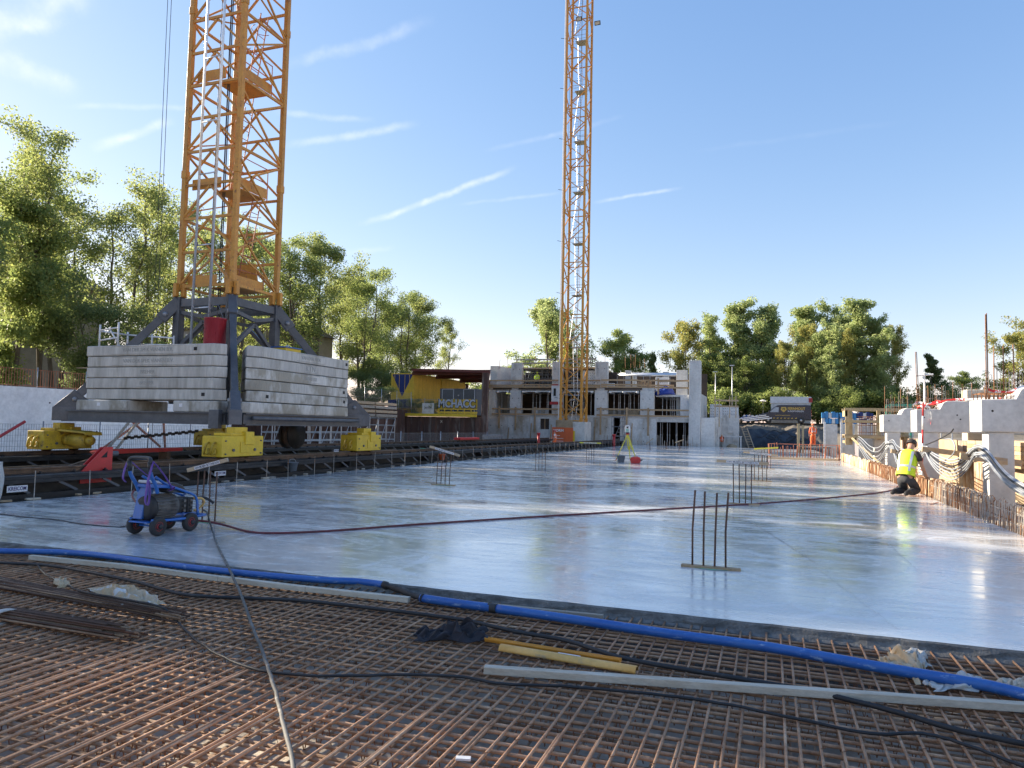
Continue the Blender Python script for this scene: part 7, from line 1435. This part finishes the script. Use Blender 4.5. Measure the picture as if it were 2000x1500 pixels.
back = [(-36.5, 101, 8.5, 'r2', 'small tree just right of the canopy roof', 1), (-31.3, 102, 17, 'r1', 'big round pale green tree left of the far crane', 1.0), (-27.0, 98, 12.5, 'y1', 'yellow-green bushy tree behind the far crane mast', .8), (-22.0, 104, 13.5, 'r2', 'loose grey-green tree right of the far crane', 1.0), (-18.8, 103, 10.5, 'r2', 'low loose tree behind the upper deck', 1.1), (-15.6, 100, 9.6, 'd1', 'small dark conifer behind the concrete building', .85),
        (-10.8, 98, 13, 'o1', 'orange-tinged tree just right of the tall pier', .8), (-7.6, 101, 14.4, 'p1', 'poplar with pale leaves, leftmost of the central group', 1.1), (-5.2, 102, 16.2, 'p2', 'tall poplar of the central group behind the van, left peak', 1.2), (-2.6, 101, 16.4, 'p1', 'tallest poplar of the central group behind the van', 1.1), (-.2, 103, 15.8, 'p2', 'poplar on the right of the central group', 1.15), (-6.5, 97.5, 9, 'r2', 'low leafy tree behind the lamp posts', 1.0), (-2.8, 97, 8.5, 'r2', 'low leafy tree left of the van', 1.0),
        (1.6, 97, 10, 'o1', 'lower yellowish tree above the van roof', .62), (3.6, 107, 16.4, 'p2', 'poplar peak at the back of the right group, left of two', 1.2), (6.4, 108, 16.6, 'p1', 'poplar peak at the back of the right group, right of two', 1.1), (8.8, 107, 14.8, 'p2', 'shorter poplar at the back of the right group', 1.2), (4.4, 99, 12.3, 'o1', 'golden-tinged tree right of the van', .62), (6.6, 96.5, 12.4, 'p1', 'bright poplar in front of the right group', 1.05), (8.8, 98, 11.5, 'o1', 'golden tree between the bright poplars', .55), (11.2, 99, 15.8, 'p2', 'tallest slender poplar of the right group', 1.25), (12.6, 98.5, 13.2, 'p1', 'leafy poplar right of the tallest one', 1.0), (14.4, 101, 12.2, 'o1', 'rounded tree ending the right group', .55),
        (18.8, 100, 9.0, 'd1', 'dark bushy conifer standing alone right of the poplars', .95), (26.5, 96, 10.5, 'o1', 'orange-tinged round tree at the right edge', 1.0), (31.5, 99, 13, 'o1', 'large golden tree at the far right edge', 1.1), (23.5, 104, 7, 'r2', 'low loose tree between conifer and golden trees', 1.2), (37, 100, 12, 'r1', 'pale round tree beyond the right edge of the photo', 1.0)]
for x, y, h, key, lab, wd in back: tree(key, x, y, 2.62, h, lab, 'trees beyond the site', wd)
for k, (x, y, key, h) in enumerate([(-14, 96, 'hd', 3.5), (-10.5, 95, 'hd', 4), (-7, 94, 'hd', 4), (-4, 94.5, 'hd', 3.6), (-1.2, 95, 'hd', 4), (2, 95, 'hd', 3.6), (5.5, 95, 'hd', 3), (9, 94.5, 'b2', 4), (12.5, 96, 'hd', 4.2), (16.5, 98, 'hd', 4), (21, 97, 'hd', 4), (25.5, 95, 'hd', 4.5), (30, 95, 'hd', 4.5), (-20, 97, 'hd', 4.5), (-26, 98, 'hd', 4.5), (-33, 98, 'hd', 4.5), (-39, 96, 'hd', 5)]):
    tree(key, x, y, 2.62, h, 'dark shrub at the foot of the far trees, %s of the row' % ORD[k], 'shrubs below the far trees', 1.2, None, 'shrub', 'shrub')
for k, (x, y, h) in enumerate([(-33.0, 60.8, 1.2), (-31.6, 60.7, 1.3), (-30.3, 60.8, 1.1), (-29.4, 60.5, 1.0)]):
    tree('b2', x, y, 2.56, h, '%s green weed bush along the railing below the containers' % ORD[k], 'weed bushes', 1.3, None, 'weed_bush', 'bush')
tree('b1', -33.2, 55, 2.93, 1.8, 'low clipped hedge plant in front of the containers', 'weed bushes', 2.0, None, 'hedge', 'hedge')
